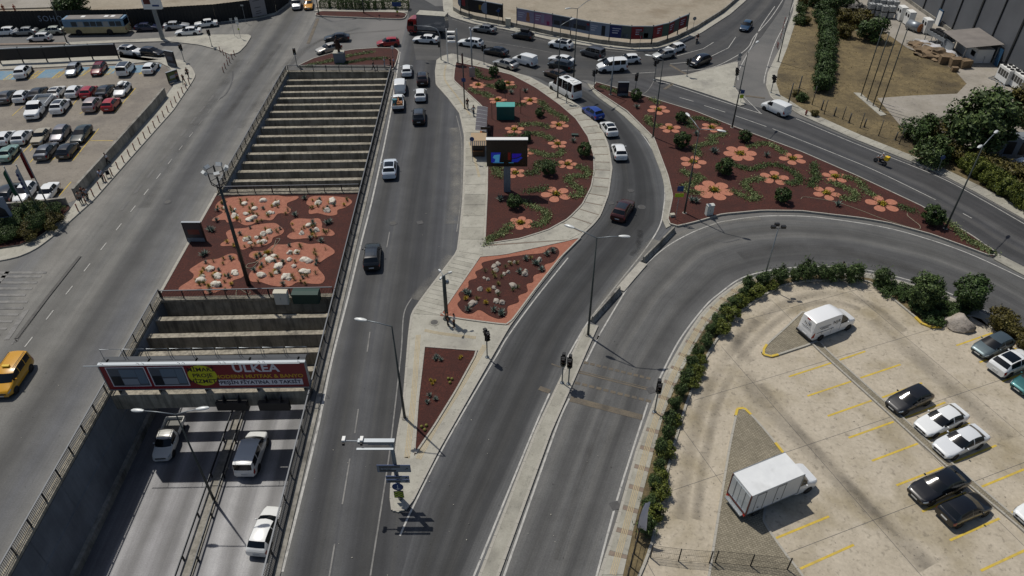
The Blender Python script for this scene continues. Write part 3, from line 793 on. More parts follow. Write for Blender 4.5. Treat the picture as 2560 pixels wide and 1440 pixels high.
PATCHES = {
 'upper': [(690, 290), (740, 230), (850, 190), (1000, 175), (1180, 160), (1400, 155), (1560, 175), (1700, 170), (1690, 205), (1580, 250), (1570, 290), (1615, 330), (1590, 380), (1460, 385), (1380, 465), (1250, 460), (1130, 520), (1040, 525), (950, 480), (840, 495), (800, 460), (660, 475), (665, 440), (780, 370), (700, 330)],
 'corner': [(1805, 260), (1850, 180), (2000, 165), (2200, 175), (2330, 200), (2365, 250), (2280, 310), (2190, 340), (2180, 395), (2080, 410), (1950, 380), (1850, 390), (1835, 350), (1860, 300)],
 'middle': [(820, 620), (900, 575), (1060, 560), (1200, 520), (1400, 500), (1470, 530), (1530, 590), (1500, 640), (1400, 680), (1370, 740), (1250, 790), (1130, 790), (1020, 830), (940, 780), (770, 785), (760, 750), (840, 700)],
 'railside': [(1610, 490), (1700, 445), (1850, 450), (1960, 445), (2000, 510), (2000, 560), (2100, 580), (2155, 630), (2110, 660), (2000, 655), (1880, 680), (1780, 690), (1640, 700), (1570, 670), (1600, 630), (1640, 600)],
 'large': [(1100, 910), (1150, 850), (1300, 840), (1400, 770), (1550, 765), (1700, 735), (1850, 760), (2000, 750), (2120, 810), (2150, 870), (2040, 940), (1940, 1030), (2030, 1160), (2000, 1240), (1880, 1250), (1700, 1230), (1600, 1280), (1400, 1275), (1250, 1230), (1120, 1215), (1110, 1120), (1220, 1020), (1190, 960)],
 'kerbside': [(370, 1080), (450, 1020), (560, 960), (720, 940), (860, 880), (950, 890), (970, 960), (1030, 1040), (1030, 1160), (900, 1215), (880, 1310), (760, 1330), (650, 1370), (560, 1370), (520, 1310), (400, 1330), (260, 1340), (250, 1290), (400, 1190), (420, 1130)],
}
for k, pts in PATCHES.items():
    o = slab('gravel_patch', blob([z4(*p) for p in pts], 4), 0.2, 0.235, 'pink_gravel', DECK)
    o['label'] = 'wavy pink gravel patch, ' + k + ' one of the deck bed'
# --- hedge strip soil and concrete car park on the right
HSo = px(PVR)
LOTR_IN = [(1556, 1500), (1600, 1440), (1628, 1365), (1638, 1320), (1660, 1210), (1685, 1112), (1716, 1009), (1758, 907), (1789, 854), (1845, 785), (1900, 745), (1950, 718), (2008, 704), (2100, 701), (2168, 703), (2230, 748), (2287, 795), (2307, 815), (2338, 822), (2375, 812), (2420, 790), (2457, 800), (2483, 831), (2570, 878), (2680, 940)]
struct(slab('hedge_soil', px(PVR) + px(LOTR_IN)[::-1], 0, 0.13, 'dry_grass', None, 'kerb'), 'dry soil strip under the hedge round the concrete car park')
lr = px(LOTR_IN) + px([(2900, 1010), (2900, 1560), (1530, 1560)])
LOTR = struct(slab('right_car_park', lr, 0, 0.05, 'lot_concrete', None, 'lot_concrete'), 'pale stained concrete car park with yellow bay lines')
kerb(px(LOTR_IN), LOTR, 0.2, 0.2)
yk = MB(); yk.box(-0.49, 0.49, -0.5, 0.5, 0, 1); YK = yk.mesh('kerbstone', 'line_yellow')
kerb(px([(2287, 795), (2297, 806), (2307, 815), (2322, 820), (2338, 822), (2352, 820)]), LOTR, 0.24, 0.215, mesh=YK)
rough_mat('pavers', '#77705f', '#8b8371', 1.2, c3='#6a6454', s3=0.3, w3=(0.5, 0.75), grain=0.1, gscale=6)
m, n, bs = new_mat('block_paving')
tc = N(n, 'ShaderNodeTexCoord')
mp = N(n, 'ShaderNodeMapping'); mp.inputs['Rotation'].default_value = (0, 0, radians(21)); n.links.new(tc.outputs['Object'], mp.inputs[0])
bt = N(n, 'ShaderNodeTexBrick'); bt.inputs['Scale'].default_value = 1.0
bt.inputs['Brick Width'].default_value = 0.22; bt.inputs['Row Height'].default_value = 0.16; bt.inputs['Mortar Size'].default_value = 0.012
bt.inputs['Color1'].default_value = C('#7a7362'); bt.inputs['Color2'].default_value = C('#8c8472'); bt.inputs['Mortar'].default_value = C('#4c473c')
n.links.new(mp.outputs[0], bt.inputs['Vector'])
nn_ = noise_node(n, tc.outputs['Object'], 0.6, 4); gg = ramp(n, nn_.outputs[0], [(0.3, 0.85), (0.7, 1.15)]).outputs[0]
n.links.new(mixc(n, 1.0, bt.outputs['Color'], gg, 'MULTIPLY'), bs.inputs['Base Color']); bs.inputs['Roughness'].default_value = 0.9
bump(n, bs, bt.outputs['Fac'], -0.4, 0.01)
MATS['block_paving'] = m
T1 = px([(1904, 884), (1916, 864), (1960, 825), (2005, 782), (2040, 790), (2062, 840), (2030, 861), (1945, 889), (1922, 895), (1910, 892)])
o = struct(slab('paved_island', T1, 0, 0.16, 'block_paving', None, 'kerb'), 'block-paved island under the white lettered van')
kerb(T1, o, 0.18, 0.2, closed=True); kerb(px([(1916, 864), (1904, 884), (1910, 892), (1922, 895), (1945, 889)]), o, 0.22, 0.212, mesh=YK, step=0.9)
T2 = px([(1843, 1024), (1855, 1019), (1877, 1040), (1917, 1085), (1958, 1137), (1925, 1220), (1905, 1300), (1925, 1335), (1967, 1394), (2005, 1440), (2040, 1500), (1760, 1500), (1772, 1440), (1797, 1280), (1823, 1120)])
o = struct(slab('paved_island', T2, 0, 0.16, 'block_paving', None, 'kerb'), 'long block-paved wedge under the box truck')
kerb(T2, o, 0.18, 0.2, closed=True); kerb(px([(1838, 1042), (1843, 1024), (1855, 1019), (1877, 1040)]), o, 0.22, 0.212, mesh=YK, step=0.9)
kerb(px([(1937, 1110), (1958, 1137)]), o, 0.22, 0.212, mesh=YK, step=0.9)
z18 = lambda x, y: (1800 + x / 3.349, 880 + y / 3.349)
DVL = px([(2030, 862), z18(830, 0), z18(1480, 590), z18(1880, 955), z18(2100, 1140), z18(2460, 1440), (2640, 1405)])
DVR = px([(2050, 858), z18(895, 0), z18(1560, 590), z18(1950, 955), z18(2160, 1130), z18(2520, 1440), (2660, 1392)])
o = struct(slab('paved_strip', DVL + DVR[::-1], 0, 0.16, 'block_paving', None, 'kerb'), 'long thin block-paved strip dividing the parking bays')
kerb(DVL, o, 0.16, 0.2); kerb(DVR, o, 0.16, 0.2)
# slab joints of the concrete
jd = Vector((0.9375, 0.348, 0)); jn = Vector((-0.348, 0.9375, 0)); j0 = W(*z18(275, 260))
def inside(p, poly):
    c = False; n_ = len(poly)
    for i in range(n_):
        a, b2 = poly[i], poly[i - 1]
        if (a[1] > p[1]) != (b2[1] > p[1]) and p[0] < (b2[0] - a[0]) * (p[1] - a[1]) / (b2[1] - a[1]) + a[0]: c = not c
    return c
LRP = [(p.x, p.y) for p in lr]
for ax, bx, stp in ((jd, jn, 7.4), (jn, jd, 8.6)):
    for k in range(-6, 8):
        base = j0 + bx * (k * stp)
        run = []
        for s in range(-60, 90):
            p = base + ax * s
            ok = inside((p.x, p.y), LRP) and 18 < p.y < 62
            if ok: run.append(p)
            if (not ok or s == 89) and run:
                if len(run) > 3: strip('slab_joint', [run[0], run[-1]], 0.035, 'patch_dark', 0.053, LOTR)
                run = []
# ------------------------------------------------------------------ painted markings
def mark(pts, w=0.14, mat='line_white', z=ZM, parent=ROAD, smooth=True, name='road_marking'):
    p = px(pts)
    if smooth and len(p) > 2: p = smooth_line(p, 6)
    return strip(name, p, w, mat, z, parent)
mark([(706, 1430), (790, 1090), (830, 900), (870, 745), (905, 600), (935, 480), (975, 290), (1000, 130)], 0.2)
for a, c in (((875, 1147), (856, 1261)), ((837, 1360), (822, 1450)), ((896, 1023), (887, 1084)), ((974, 580), (967, 619)), ((925, 830), (918, 880))):
    mark([a, c], 0.12, 'line_faded')
mark([(926, 1440), (970, 1160), (985, 1040), (1003, 880), (1010, 785), (1030, 745)], 0.12, 'line_faded')
mark([(1142, 580), (1152, 500), (1155, 420), (1153, 345), (1141, 290)], 0.12, 'line_faded')
mark([(1420, 645), (1340, 745), (1272, 838), (1236, 899), (1117, 1103), (1034, 1265), (1000, 1340)], 0.14)
mark([(1562, 282), (1619, 355), (1653, 422), (1662, 473), (1659, 520), (1648, 568), (1609, 629), (1540, 715), (1477, 796), (1443, 850), (1419, 893)], 0.15)
mark([(1374, 984), (1332, 1080), (1185, 1440), (1160, 1500)], 0.15)
mark([(1497, 840), (1465, 904)], 0.16)
mark([(1423, 997), (1387, 1080), (1260, 1440), (1240, 1500)], 0.16)
mark([(1491, 850), (1575, 710), (1613, 664), (1664, 619), (1725, 584), (1786, 560), (1820, 552), (1906, 541), (2010, 541), (2087, 549), (2197, 566), (2293, 590), (2416, 632), (2560, 698), (2640, 740)], 0.15)
mark([(1649, 946), (1699, 850), (1762, 767), (1800, 733), (1853, 696), (1920, 677), (1972, 670), (2060, 667), (2160, 675), (2248, 694), (2364, 730), (2467, 779), (2560, 830)], 0.15)
mark([(1620, 1007), (1580, 1130), (1542, 1252), (1492, 1438), (1475, 1500)], 0.15)
mark([(2000, 350), (2100, 390), (2197, 431), (2339, 500)], 0.12)
for a, c in (((2407, 534), (2429, 546)), ((1839, 290), (1916, 317)), ((1931, 322), (2000, 350)), ((1760, 264), (1813, 281)), ((1699, 244), (1734, 254)), ((1784, 106), (1758, 122)), ((1758, 122), (1693, 140)), ((1675, 160), (1719, 156)), ((1581, 184), (1638, 181)), ((1857, 240), (1901, 283)), ((1839, 93), (1821, 120)), ((1821, 120), (1776, 142))):
    mark([a, c], 0.12)
mark([(1990, 297), (2140, 360), (2341, 440), (2450, 497), (2560, 560)], 0.12)
mark([(1500, 207), (1600, 236), (1636, 201)], 0.1, 'line_faded')
mark([(1640, 203), (1675, 211), (1760, 239), (1830, 262), (1905, 285)], 0.14)
mark([(1703, 177), (1780, 169), (1845, 138), (1872, 116), (1886, 91), (1927, 45), (1957, 0)], 0.14)
mark([(1845, 201), (1849, 173), (1880, 114), (1902, 67), (1937, 16)], 0.14)
mark([(1910, 209), (1914, 183), (1937, 110), (1967, 51), (1987, 0)], 0.14)
mark([(1212, 103), (1300, 117), (1380, 132)], 0.1, 'line_faded')
mark([(1130, 48), (1183, 64), (1280, 82), (1386, 107), (1520, 127), (1600, 133)], 0.1, 'line_faded')
a = W(62, 868); c = W(640, 130); d = (c - a).normalized(); Ln = (c - a).length
k = 0.0
while k < Ln:
    strip('road_marking', [a + d * k, a + d * (k + 1.4)], 0.11, 'line_white' if k < 45 else 'line_faded', ZM, ROAD)
    if 20 < k < 55: strip('road_patch', [a + d * (k + .3) + Vector((-1.3, 0, 0)), a + d * (k + 2.5) + Vector((-1.3, 0, 0))], 0.35, 'asphalt', ZM - .006, ROAD)
    k += 3.9
zeb = [(118, 682), (105, 692), (95, 707), (82, 722), (66, 738), (71, 755), (60, 771), (48, 787), (33, 804), (19, 822)]
for x, y in zeb:
    q = px([(-70, y - 2.6), (x, y - 3.0), (x - 3, y + 2.8), (-72, y + 3.2)])
    b = MB(); b.poly([(p.x, p.y, ZM) for p in q]); b.build('zebra_stripe', 'line_faded', ROAD)
mark([(67, 775), (16, 850)], 0.5, 'line_faded'); mark([(20, 679), (0, 703), (-20, 730)], 0.45, 'line_faded')
mark([(204, 640), (120, 745), (43, 850), (37, 857)], 0.18, 'line_faded', smooth=False)
t = strip('kerb_separator', px([(200, 642), (120, 743), (41, 848)]), 0.32, 'kerb_dark', 0.0, None, 0.10); struct(t, 'low dark kerb separating the zebra crossing from the avenue')
mark([(45, 853), (35, 852), (30, 862)], 0.2, 'line_faded', smooth=False)
# crossing bands of the curving road, worn to tan
zc = lambda x, y: (1340 + x / 4.923, 840 + y / 4.923)
def lerp2(p, q, t): return (p[0] + (q[0] - p[0]) * t, p[1] + (q[1] - p[1]) * t)
for A, B in ((zc(590, 325), zc(1430, 535)), (zc(480, 575), zc(1440, 815))):
    for k in range(11):
        mark([lerp2(A, B, k / 11), lerp2(A, B, (k + .72) / 11)], 0.3, 'line_tan')
mark([zc(520, 450), zc(1360, 660)], 0.16, 'line_tan'); mark([zc(530, 430), zc(1370, 640)], 0.08, 'line_tan')
mark([zc(420, 775), zc(1310, 1005)], 0.62, 'line_tan')
mark([zc(40, 640), zc(170, 690)], 0.5, 'line_tan'); mark([zc(190, 345), zc(310, 390)], 0.14, 'line_tan')
z10 = lambda x, y: (1500 + x / 4.923, y / 4.923)
mark([z10(860, 800), z10(1000, 880), z10(1060, 910)], 0.5, 'line_tan'); mark([z10(900, 1030), z10(790, 1100)], 0.5, 'line_tan')
mark([z10(1790, 1180), z10(2030, 1210)], 0.5, 'line_tan'); mark([z5(1450, 230), z5(1400, 360), z5(1330, 540)], 0.6, 'line_tan')
# yellow bays
for p, q in ([(z18(575, 210), z18(930, 95)), (z18(1000, 70), z18(1215, -2)), (z18(730, 372), z18(1095, 250)), (z18(1175, 220), z18(1510, 108)), (z18(900, 540), z18(1268, 410)), (z18(1355, 385), z18(1690, 262)), (z18(1075, 722), z18(1452, 587)), (z18(1545, 555), z18(1885, 425)), (z18(1270, 915), z18(1655, 770)), (z18(1740, 735), z18(2090, 600)), (z18(1475, 1120), z18(1868, 967)), (z18(1950, 930), z18(2312, 785)), (z18(1690, 1340), z18(2060, 1180)), (z18(2180, 1135), z18(2545, 985)), (z18(2420, 1360), z18(2790, 1200)), ((1938, 1347), (2072, 1292)), ((2000, 1423), (2134, 1363)), ((2374, 1352), (2498, 1297)), ((2451, 1428), (2576, 1370)), ((2390, 865), (2481, 833)), ((2448, 907), (2540, 872)), ((2505, 955), (2600, 918))]):
    strip('bay_line', [W(*p), W(*q)], 0.17, 'line_yellow', 0.06, LOTR)
# bays of the left car park: blue accessible bays and yellow lines
def patch(name, pts, mat, z, parent):
    b = MB(); b.poly([(p.x, p.y, z) for p in px(pts)]); return b.build(name, mat, parent)
z0 = lambda x, y: (x / 4.923, y / 4.923)
patch('blue_bay', [z0(-60, 880), z0(420, 862), z0(330, 975), z0(-160, 990)], 'lot_blue', 0.026, LOTL)
patch('blue_bay', [z0(545, 860), z0(800, 845), z0(640, 955), z0(450, 965)], 'lot_blue', 0.026, LOTL)
patch('blue_bay', [z0(1010, 830), z0(1110, 826), z0(1010, 920), z0(930, 925)], 'lot_blue', 0.026, LOTL)
patch('blue_bay', [z0(1350, 815), z0(1440, 812), z0(1400, 905), z0(1260, 915)], 'lot_blue', 0.026, LOTL)
patch('blue_bay', [z0(1560, 810), z0(1990, 795), z0(1960, 880), z0(1480, 905)], 'lot_blue', 0.026, LOTL)
def hatch(x0, y0, x1, y1, n=5):
    for k in range(n):
        t = k / n
        a = (x0 + (x1 - x0) * t, y0 + (y1 - y0) * t)
        strip('bay_hatch', px([z0(*a), z0(a[0] + 70, a[1] - 8)]), 0.13, 'line_yellow', 0.030, LOTL)
    strip('bay_line', px([z0(x0, y0), z0(x1, y1)]), 0.12, 'line_yellow', 0.034, LOTL)
    strip('bay_line', px([z0(x0 + 75, y0 - 8), z0(x1 + 75, y1 - 8)]), 0.12, 'line_yellow', 0.034, LOTL)
for q in ((340, 975, 480, 870), (640, 965, 740, 880), (945, 940, 1050, 865), (1250, 930, 1370, 840), (40, 985, 140, 910), (1480, 915, 1580, 850), (1710, 915, 1760, 870)): hatch(*q)
for p, q in [(z0(1670, 1085), z0(1410, 1390)), (z0(1250, 1320), z0(1180, 1395)), (z0(1050, 1360), z0(985, 1400)), (z0(180, 1240), z0(120, 1310)), (z0(280, 1310), z0(150, 1428)), (z0(980, 1190), z0(900, 1290)), ((247, 322), (182, 402)), ((80, 358), (30, 410)), ((88, 392), (75, 407)), ((178, 455), (148, 490)), ((140, 393), (125, 405)), ((75, 378), (95, 355)), ((282, 352), (225, 352))]:
    strip('bay_line', px([p, q]), 0.11, 'line_yellow', 0.030, LOTL)
# manholes and gullies, skid mark
def disc(name, p, r, mat, z, parent, seg=16, ring=True):
    c0 = W(*p); b = MB()
    b.poly([(c0.x + r * cos(2 * pi * k / seg), c0.y + r * sin(2 * pi * k / seg), z) for k in range(seg)])
    o = b.build(name, mat, parent)
    if ring:
        b = MB(); b.poly([(c0.x + r * .72 * cos(2 * pi * k / seg), c0.y + r * .72 * sin(2 * pi * k / seg), z + .004) for k in range(seg)])
        b.build('cover_plate', 'iron', o)
for p in ((1604, 518), (983, 558), (419, 505), (1086, 809)): disc('manhole', p, 0.5, 'patch_dark' if p[0] != 1086 else 'pavement_b', ZM + (0.0 if p[0] != 1086 else HP), ROAD)
gb = MB(); gb.box(-.35, .35, -.35, .35, 0, .012)
for k in range(6): gb.box(-.3 + k * .11, -.26 + k * .11, -.3, .3, .012, .02, 1)
GBM = gb.mesh('gully', ['patch_dark', 'iron'])
for p in ((1538, 1265), (1628, 976), (1577, 477), (1527, 508), (1050, 557)): q = W(*p); link('gully', GBM, ROAD, (q.x, q.y, ZM), 0.35)
def skid(pts, w=0.22): strip('skid_mark', smooth_line(px(pts), 5), w, 'patch_dark', ZM - .004, ROAD)
skid([(582, 178), (580, 205), (565, 235), (545, 250)]); skid([(1790, 600), (1815, 606), (1850, 598)], .15)

# tyre film, oil and dust on the surfaces
def film(pts, w, mat, z, parent, name='tyre_mark'):
    L_ = smooth_line(px(pts), 8); n_ = len(L_); l, r = [], []
    for i, p in enumerate(L_):
        e = (L_[min(i + 1, n_ - 1)] - L_[max(i - 1, 0)]).normalized(); nn = Vector((-e.y, e.x, 0)) * w / 2
        l.append(p + nn); r.append(p - nn)
    return ribbon(name, l, r, mat, z, parent, max(12, n_))
zf = .0535
for i, (pts, w) in enumerate([([(1700, 1300), (1720, 1150), (1760, 1000), (1800, 920), (1850, 850), (1920, 785), (2000, 745), (2090, 735), (2180, 765), (2260, 830)], 1.3), ([(1740, 1300), (1762, 1150), (1795, 1010), (1835, 925), (1880, 862), (1940, 805), (2015, 765), (2090, 757), (2150, 775)], 1.0), ([(1860, 930), (1890, 990), (1960, 1060), (2080, 1180), (2200, 1300), (2320, 1420)], 2.2), ([(1880, 905), (1850, 880), (1852, 840), (1890, 800)], 1.6), ([(2180, 800), (2300, 900), (2400, 990), (2520, 1100)], 2.4), ([(1900, 960), (2000, 1080), (2120, 1210), (2240, 1340)], 1.0)]):
    film(pts, w, 'tyre_film', zf + i * .0008, LOTR)
for i, (pts, w, m_) in enumerate([([(1640, 600), (1590, 655), (1530, 735), (1480, 800)], 1.6, 'dust_film'), ([(1600, 575), (1597, 610), (1580, 640)], .9, 'oil_film'), ([(1130, 640), (1080, 700), (1040, 750)], 1.6, 'dust_film'), ([(1130, 560), (1140, 480), (1142, 400), (1135, 320)], 2.0, 'dust_film'), ([(1660, 600), (1700, 585), (1800, 556), (1900, 545)], 1.2, 'dust_film'), ([(600, 150), (480, 330), (360, 520)], 2.0, 'tyre_film'), ([(1850, 640), (1950, 620), (2100, 625), (2300, 680)], 2.0, 'tyre_film'), ([(1520, 1000), (1450, 1200), (1390, 1400)], .8, 'tyre_film'), ([(700, 110), (640, 190), (560, 300)], 1.2, 'tyre_film'), ([(900, 70), (780, 110), (690, 190), (600, 320)], 1.2, 'tyre_film'), ([(1000, 75), (820, 95), (720, 170), (640, 280)], 1.0, 'tyre_film')]):
    film(pts, w, m_, ZM + .003 + i * .001, ROAD, 'road_stain')
rd = random.Random(5); lb_ = MB(); lw_ = MB()
for k in range(900):
    x, y = rd.uniform(0, 2560), 110 + 1330 * rd.random() ** .8
    p = W(x, y); r = rd.uniform(.02, .07); z = .068
    if UL(p.y) - .8 < p.x < UR(p.y) + .8: continue
    a = rd.uniform(0, 3); u = Vector((cos(a) * r, sin(a) * r, 0)); v = Vector((-sin(a) * r * .6, cos(a) * r * .6, 0))
    (lw_ if rd.random() < .25 else lb_).poly([tuple(p + u + Vector((0, 0, z))), tuple(p + v + Vector((0, 0, z))), tuple(p - u + Vector((0, 0, z + .01))), tuple(p - v + Vector((0, 0, z)))])
for b_, m_ in ((lb_, 'iron'), (lw_, 'pavement')): o = b_.build('litter', m_); o['kind'] = 'stuff'; o['label'] = 'specks of litter and dry leaves on the ground'
# ================================================================== VEHICLES
def interp(tab, x):
    if x <= tab[0][0]: return tab[0][1]
    for (a, p), (c, q) in zip(tab, tab[1:]):
        if x <= c:
            t = (x - a) / max(c - a, 1e-9)
            return p + (q - p) * t
    return tab[-1][1]
_paint = {}
def paint(col, metal=0.0, rough=0.28):
    k = (col, metal)
    if k not in _paint:
        m, n, b = new_mat('paint_' + col.strip('#'))
        b.inputs['Base Color'].default_value = C(col)
        b.inputs['Metallic'].default_value = metal
        b.inputs['Roughness'].default_value = rough if not metal else 0.38
        b.inputs['Coat Weight'].default_value = 0.7
        b.inputs['Coat Roughness'].default_value = 0.05
        _paint[k] = m
    return _paint[k]
# spec: L, W, H, top profile [(x, z)], waist [(x, z)], windscreen x range, rear window x range, side windows, wheels x, r
SPECS = {
 'sedan': dict(L=4.6, W=1.79, H=1.45, top=[(0, .62), (.12, .70), (.6, .83), (1.25, .93), (1.42, .97), (2.15, 1.38), (2.5, 1.44), (3.0, 1.45), (3.4, 1.41), (3.55, 1.37), (4.05, 1.09), (4.2, 1.06), (4.52, 1.02), (4.6, .93)],
               waist=[(0, .6), (1.3, .90), (3.9, .98), (4.6, .9)], ws=(1.42, 2.15), rw=(3.55, 4.05), side=[(1.6, 2.62), (2.70, 3.75)], wx=(.85, 3.55), r=.32, roof=.65),
 'old_sedan': dict(L=4.2, W=1.62, H=1.40, top=[(0, .74), (.05, .80), (.6, .86), (1.2, .90), (1.34, .93), (1.85, 1.34), (2.1, 1.39), (2.6, 1.40), (3.0, 1.38), (3.1, 1.35), (3.45, .98), (3.55, .95), (4.15, .93), (4.2, .86)],
               waist=[(0, .72), (1.3, .86), (3.5, .90), (4.2, .84)], ws=(1.34, 1.85), rw=(3.1, 3.45), side=[(1.48, 2.25), (2.32, 3.2)], wx=(.75, 3.1), r=.29, roof=.70),
 'hatch': dict(L=4.1, W=1.76, H=1.48, top=[(0, .60), (.12, .70), (.5, .83), (1.0, .95), (1.15, .99), (1.9, 1.41), (2.25, 1.47), (2.8, 1.48), (3.3, 1.44), (3.5, 1.40), (3.88, 1.08), (4.02, 1.0), (4.1, .85)],
               waist=[(0, .6), (1.1, .92), (3.6, 1.02), (4.1, .84)], ws=(1.15, 1.9), rw=(3.5, 3.88), side=[(1.36, 2.32), (2.40, 3.48)], wx=(.8, 3.35), r=.31, roof=.67),
 'suv': dict(L=4.4, W=1.84, H=1.64, top=[(0, .74), (.10, .86), (.45, .98), (1.05, 1.06), (1.2, 1.10), (1.85, 1.55), (2.2, 1.62), (2.9, 1.64), (3.55, 1.60), (3.75, 1.55), (4.15, 1.20), (4.3, 1.10), (4.4, .95)],
               waist=[(0, .72), (1.1, 1.02), (3.9, 1.12), (4.4, .94)], ws=(1.2, 1.85), rw=(3.75, 4.15), side=[(1.4, 2.42), (2.50, 3.72)], wx=(.85, 3.5), r=.36, roof=.70),
 'wagon': dict(L=4.6, W=1.80, H=1.49, top=[(0, .62), (.12, .70), (.6, .84), (1.25, .95), (1.4, .99), (2.1, 1.40), (2.45, 1.47), (3.2, 1.48), (3.9, 1.44), (4.05, 1.40), (4.42, 1.10), (4.52, 1.0), (4.6, .88)],
               waist=[(0, .6), (1.3, .92), (4.2, 1.0), (4.6, .88)], ws=(1.4, 2.1), rw=(4.05, 4.42), side=[(1.58, 2.6), (2.68, 3.4), (3.46, 4.05)], wx=(.85, 3.55), r=.32, roof=.68),
 'combi': dict(L=4.4, W=1.83, H=1.84, top=[(0, .74), (.10, .88), (.4, 1.0), (.85, 1.12), (.95, 1.16), (1.6, 1.68), (1.9, 1.80), (2.5, 1.84), (3.6, 1.84), (4.15, 1.81), (4.25, 1.76), (4.36, 1.15), (4.39, 1.0), (4.4, .8)],
               waist=[(0, .74), (1.0, 1.10), (4.2, 1.14), (4.4, .8)], ws=(.95, 1.6), rw=(4.25, 4.36), side=[(1.14, 2.15), (2.25, 3.15), (3.25, 4.0)], wx=(.82, 3.5), r=.32, roof=.86),
 'panelvan': dict(L=4.4, W=1.83, H=1.84, top=[(0, .74), (.10, .88), (.4, 1.0), (.85, 1.12), (.95, 1.16), (1.6, 1.68), (1.9, 1.80), (2.5, 1.84), (3.6, 1.84), (4.15, 1.81), (4.25, 1.76), (4.36, 1.15), (4.39, 1.0), (4.4, .8)],
               waist=[(0, .74), (1.0, 1.10), (4.2, 1.14), (4.4, .8)], ws=(.95, 1.6), rw=None, side=[(1.14, 2.05)], wx=(.82, 3.5), r=.32, roof=.86),
 'bigvan': dict(L=5.6, W=2.02, H=2.52, top=[(0, .85), (.10, 1.02), (.5, 1.18), (.95, 1.32), (1.05, 1.36), (1.85, 2.12), (2.25, 2.42), (2.8, 2.51), (4.4, 2.52), (5.35, 2.48), (5.47, 2.40), (5.55, 1.3), (5.58, 1.1), (5.6, .8)],
               waist=[(0, .85), (1.1, 1.26), (5.4, 1.30), (5.6, .8)], ws=(1.05, 1.85), rw=None, side=[(1.28, 2.25)], wx=(.95, 4.45), r=.35, roof=.84),
 'cab': dict(L=2.35, W=2.0, H=2.15, top=[(0, .85), (.10, 1.02), (.5, 1.18), (.95, 1.32), (1.05, 1.36), (1.7, 2.0), (1.95, 2.12), (2.3, 2.15), (2.35, 2.12)],
               waist=[(0, .85), (1.1, 1.26), (2.35, 1.28)], ws=(1.05, 1.7), rw=None, side=[(1.25, 2.15)], wx=(.95,), r=.35, roof=.82),
 'minibus': dict(L=6.3, W=2.05, H=2.72, top=[(0, .85), (.10, 1.02), (.5, 1.18), (.9, 1.32), (1.0, 1.36), (1.8, 2.2), (2.2, 2.58), (2.7, 2.70), (4.8, 2.72), (6.0, 2.68), (6.12, 2.58), (6.24, 1.45), (6.27, 1.2), (6.3, .85)],
               waist=[(0, .85), (1.05, 1.28), (6.0, 1.34), (6.3, .85)], ws=(1.0, 1.8), rw=(6.12, 6.24), side=[(1.22, 2.2), (2.35, 3.5), (3.58, 4.7), (4.78, 5.9)], wx=(.95, 4.9), r=.36, roof=.84),
 'pickup_cab': dict(L=2.75, W=1.72, H=1.62, top=[(0, .78), (.06, .88), (.5, .95), (1.0, 1.02), (1.12, 1.05), (1.65, 1.52), (1.95, 1.60), (2.45, 1.62), (2.62, 1.56), (2.75, 1.05)],
               waist=[(0, .78), (1.1, 1.0), (2.75, 1.03)], ws=(1.12, 1.65), rw=(2.62, 2.75), side=[(1.28, 2.35)], wx=(.8,), r=.33, roof=.8),
}
def loft(sp):
    L, Wd, Hh = sp['L'], sp['W'], sp['H']
    xs = set()
    for x, _ in sp['top']: xs.add(round(x, 3))
    for a in sp['ws']: xs.add(a)
    if sp['rw']:
        for a in sp['rw']: xs.add(a)
    for a, c in sp['side']: xs.add(a); xs.add(c)
    xs |= {0.0, 0.04, 0.22, 0.4, L - 0.25, L - 0.08, L}
    xs = sorted(x for x in xs if 0 <= x <= L)
    out = [xs[0]]
    for x in xs[1:]:
        if x - out[-1] > 0.015: out.append(x)
    xs = out
    G = []
    hw = Wd / 2
    fl = min(0.75, L * .2)
    for x in xs:
        zt = interp(sp['top'], x)
        zw = min(interp(sp['waist'], x), zt - 0.03)
        tf = max(0, (fl - x) / fl); tr = max(0, (x - (L - .5)) / .5)
        w = hw * (1 - 0.20 * tf ** 2.2 - sp.get('tail', 0.09) * tr ** 2)
        zb = 0.21 + 0.10 * tf ** 3 + 0.12 * tr ** 2
        c = max(0.0, min(1.0, (zt - zw - 0.05) / max(Hh - zw - 0.05, .1)))
        yr = w * (0.86 * (1 - c) + sp['roof'] * c)
        zs = zt - 0.02 - 0.045 * c
        sh = w * (0.955 if c > 0.05 else 0.93)
        pts = [(0, zb), (w * .84, zb), (w * .965, zb + .11), (w, zb + .36 * (zw - zb) + .1), (w * .985, zw - .09 if zw - .09 > zb + .3 else zw - .03), (sh, zw),
               (sh * .5 + yr * .5 + 0.02 * c, zw * .45 + zs * .55), (yr, zs), (yr * .62, zt - .010 - 0.012 * c), (0, zt)]
        bx = .13 if sp['ws'][0] - .3 < x < sp['ws'][1] + .2 else (-.05 if sp['rw'] and sp['rw'][0] - .1 < x < sp['rw'][1] + .1 else 0)
        G.append([(y, z, bx * (1 - (y / max(yr, .1)) ** 2) if j > 6 else 0) for j, (y, z) in enumerate(pts)])
    return xs, G
_cache = {}
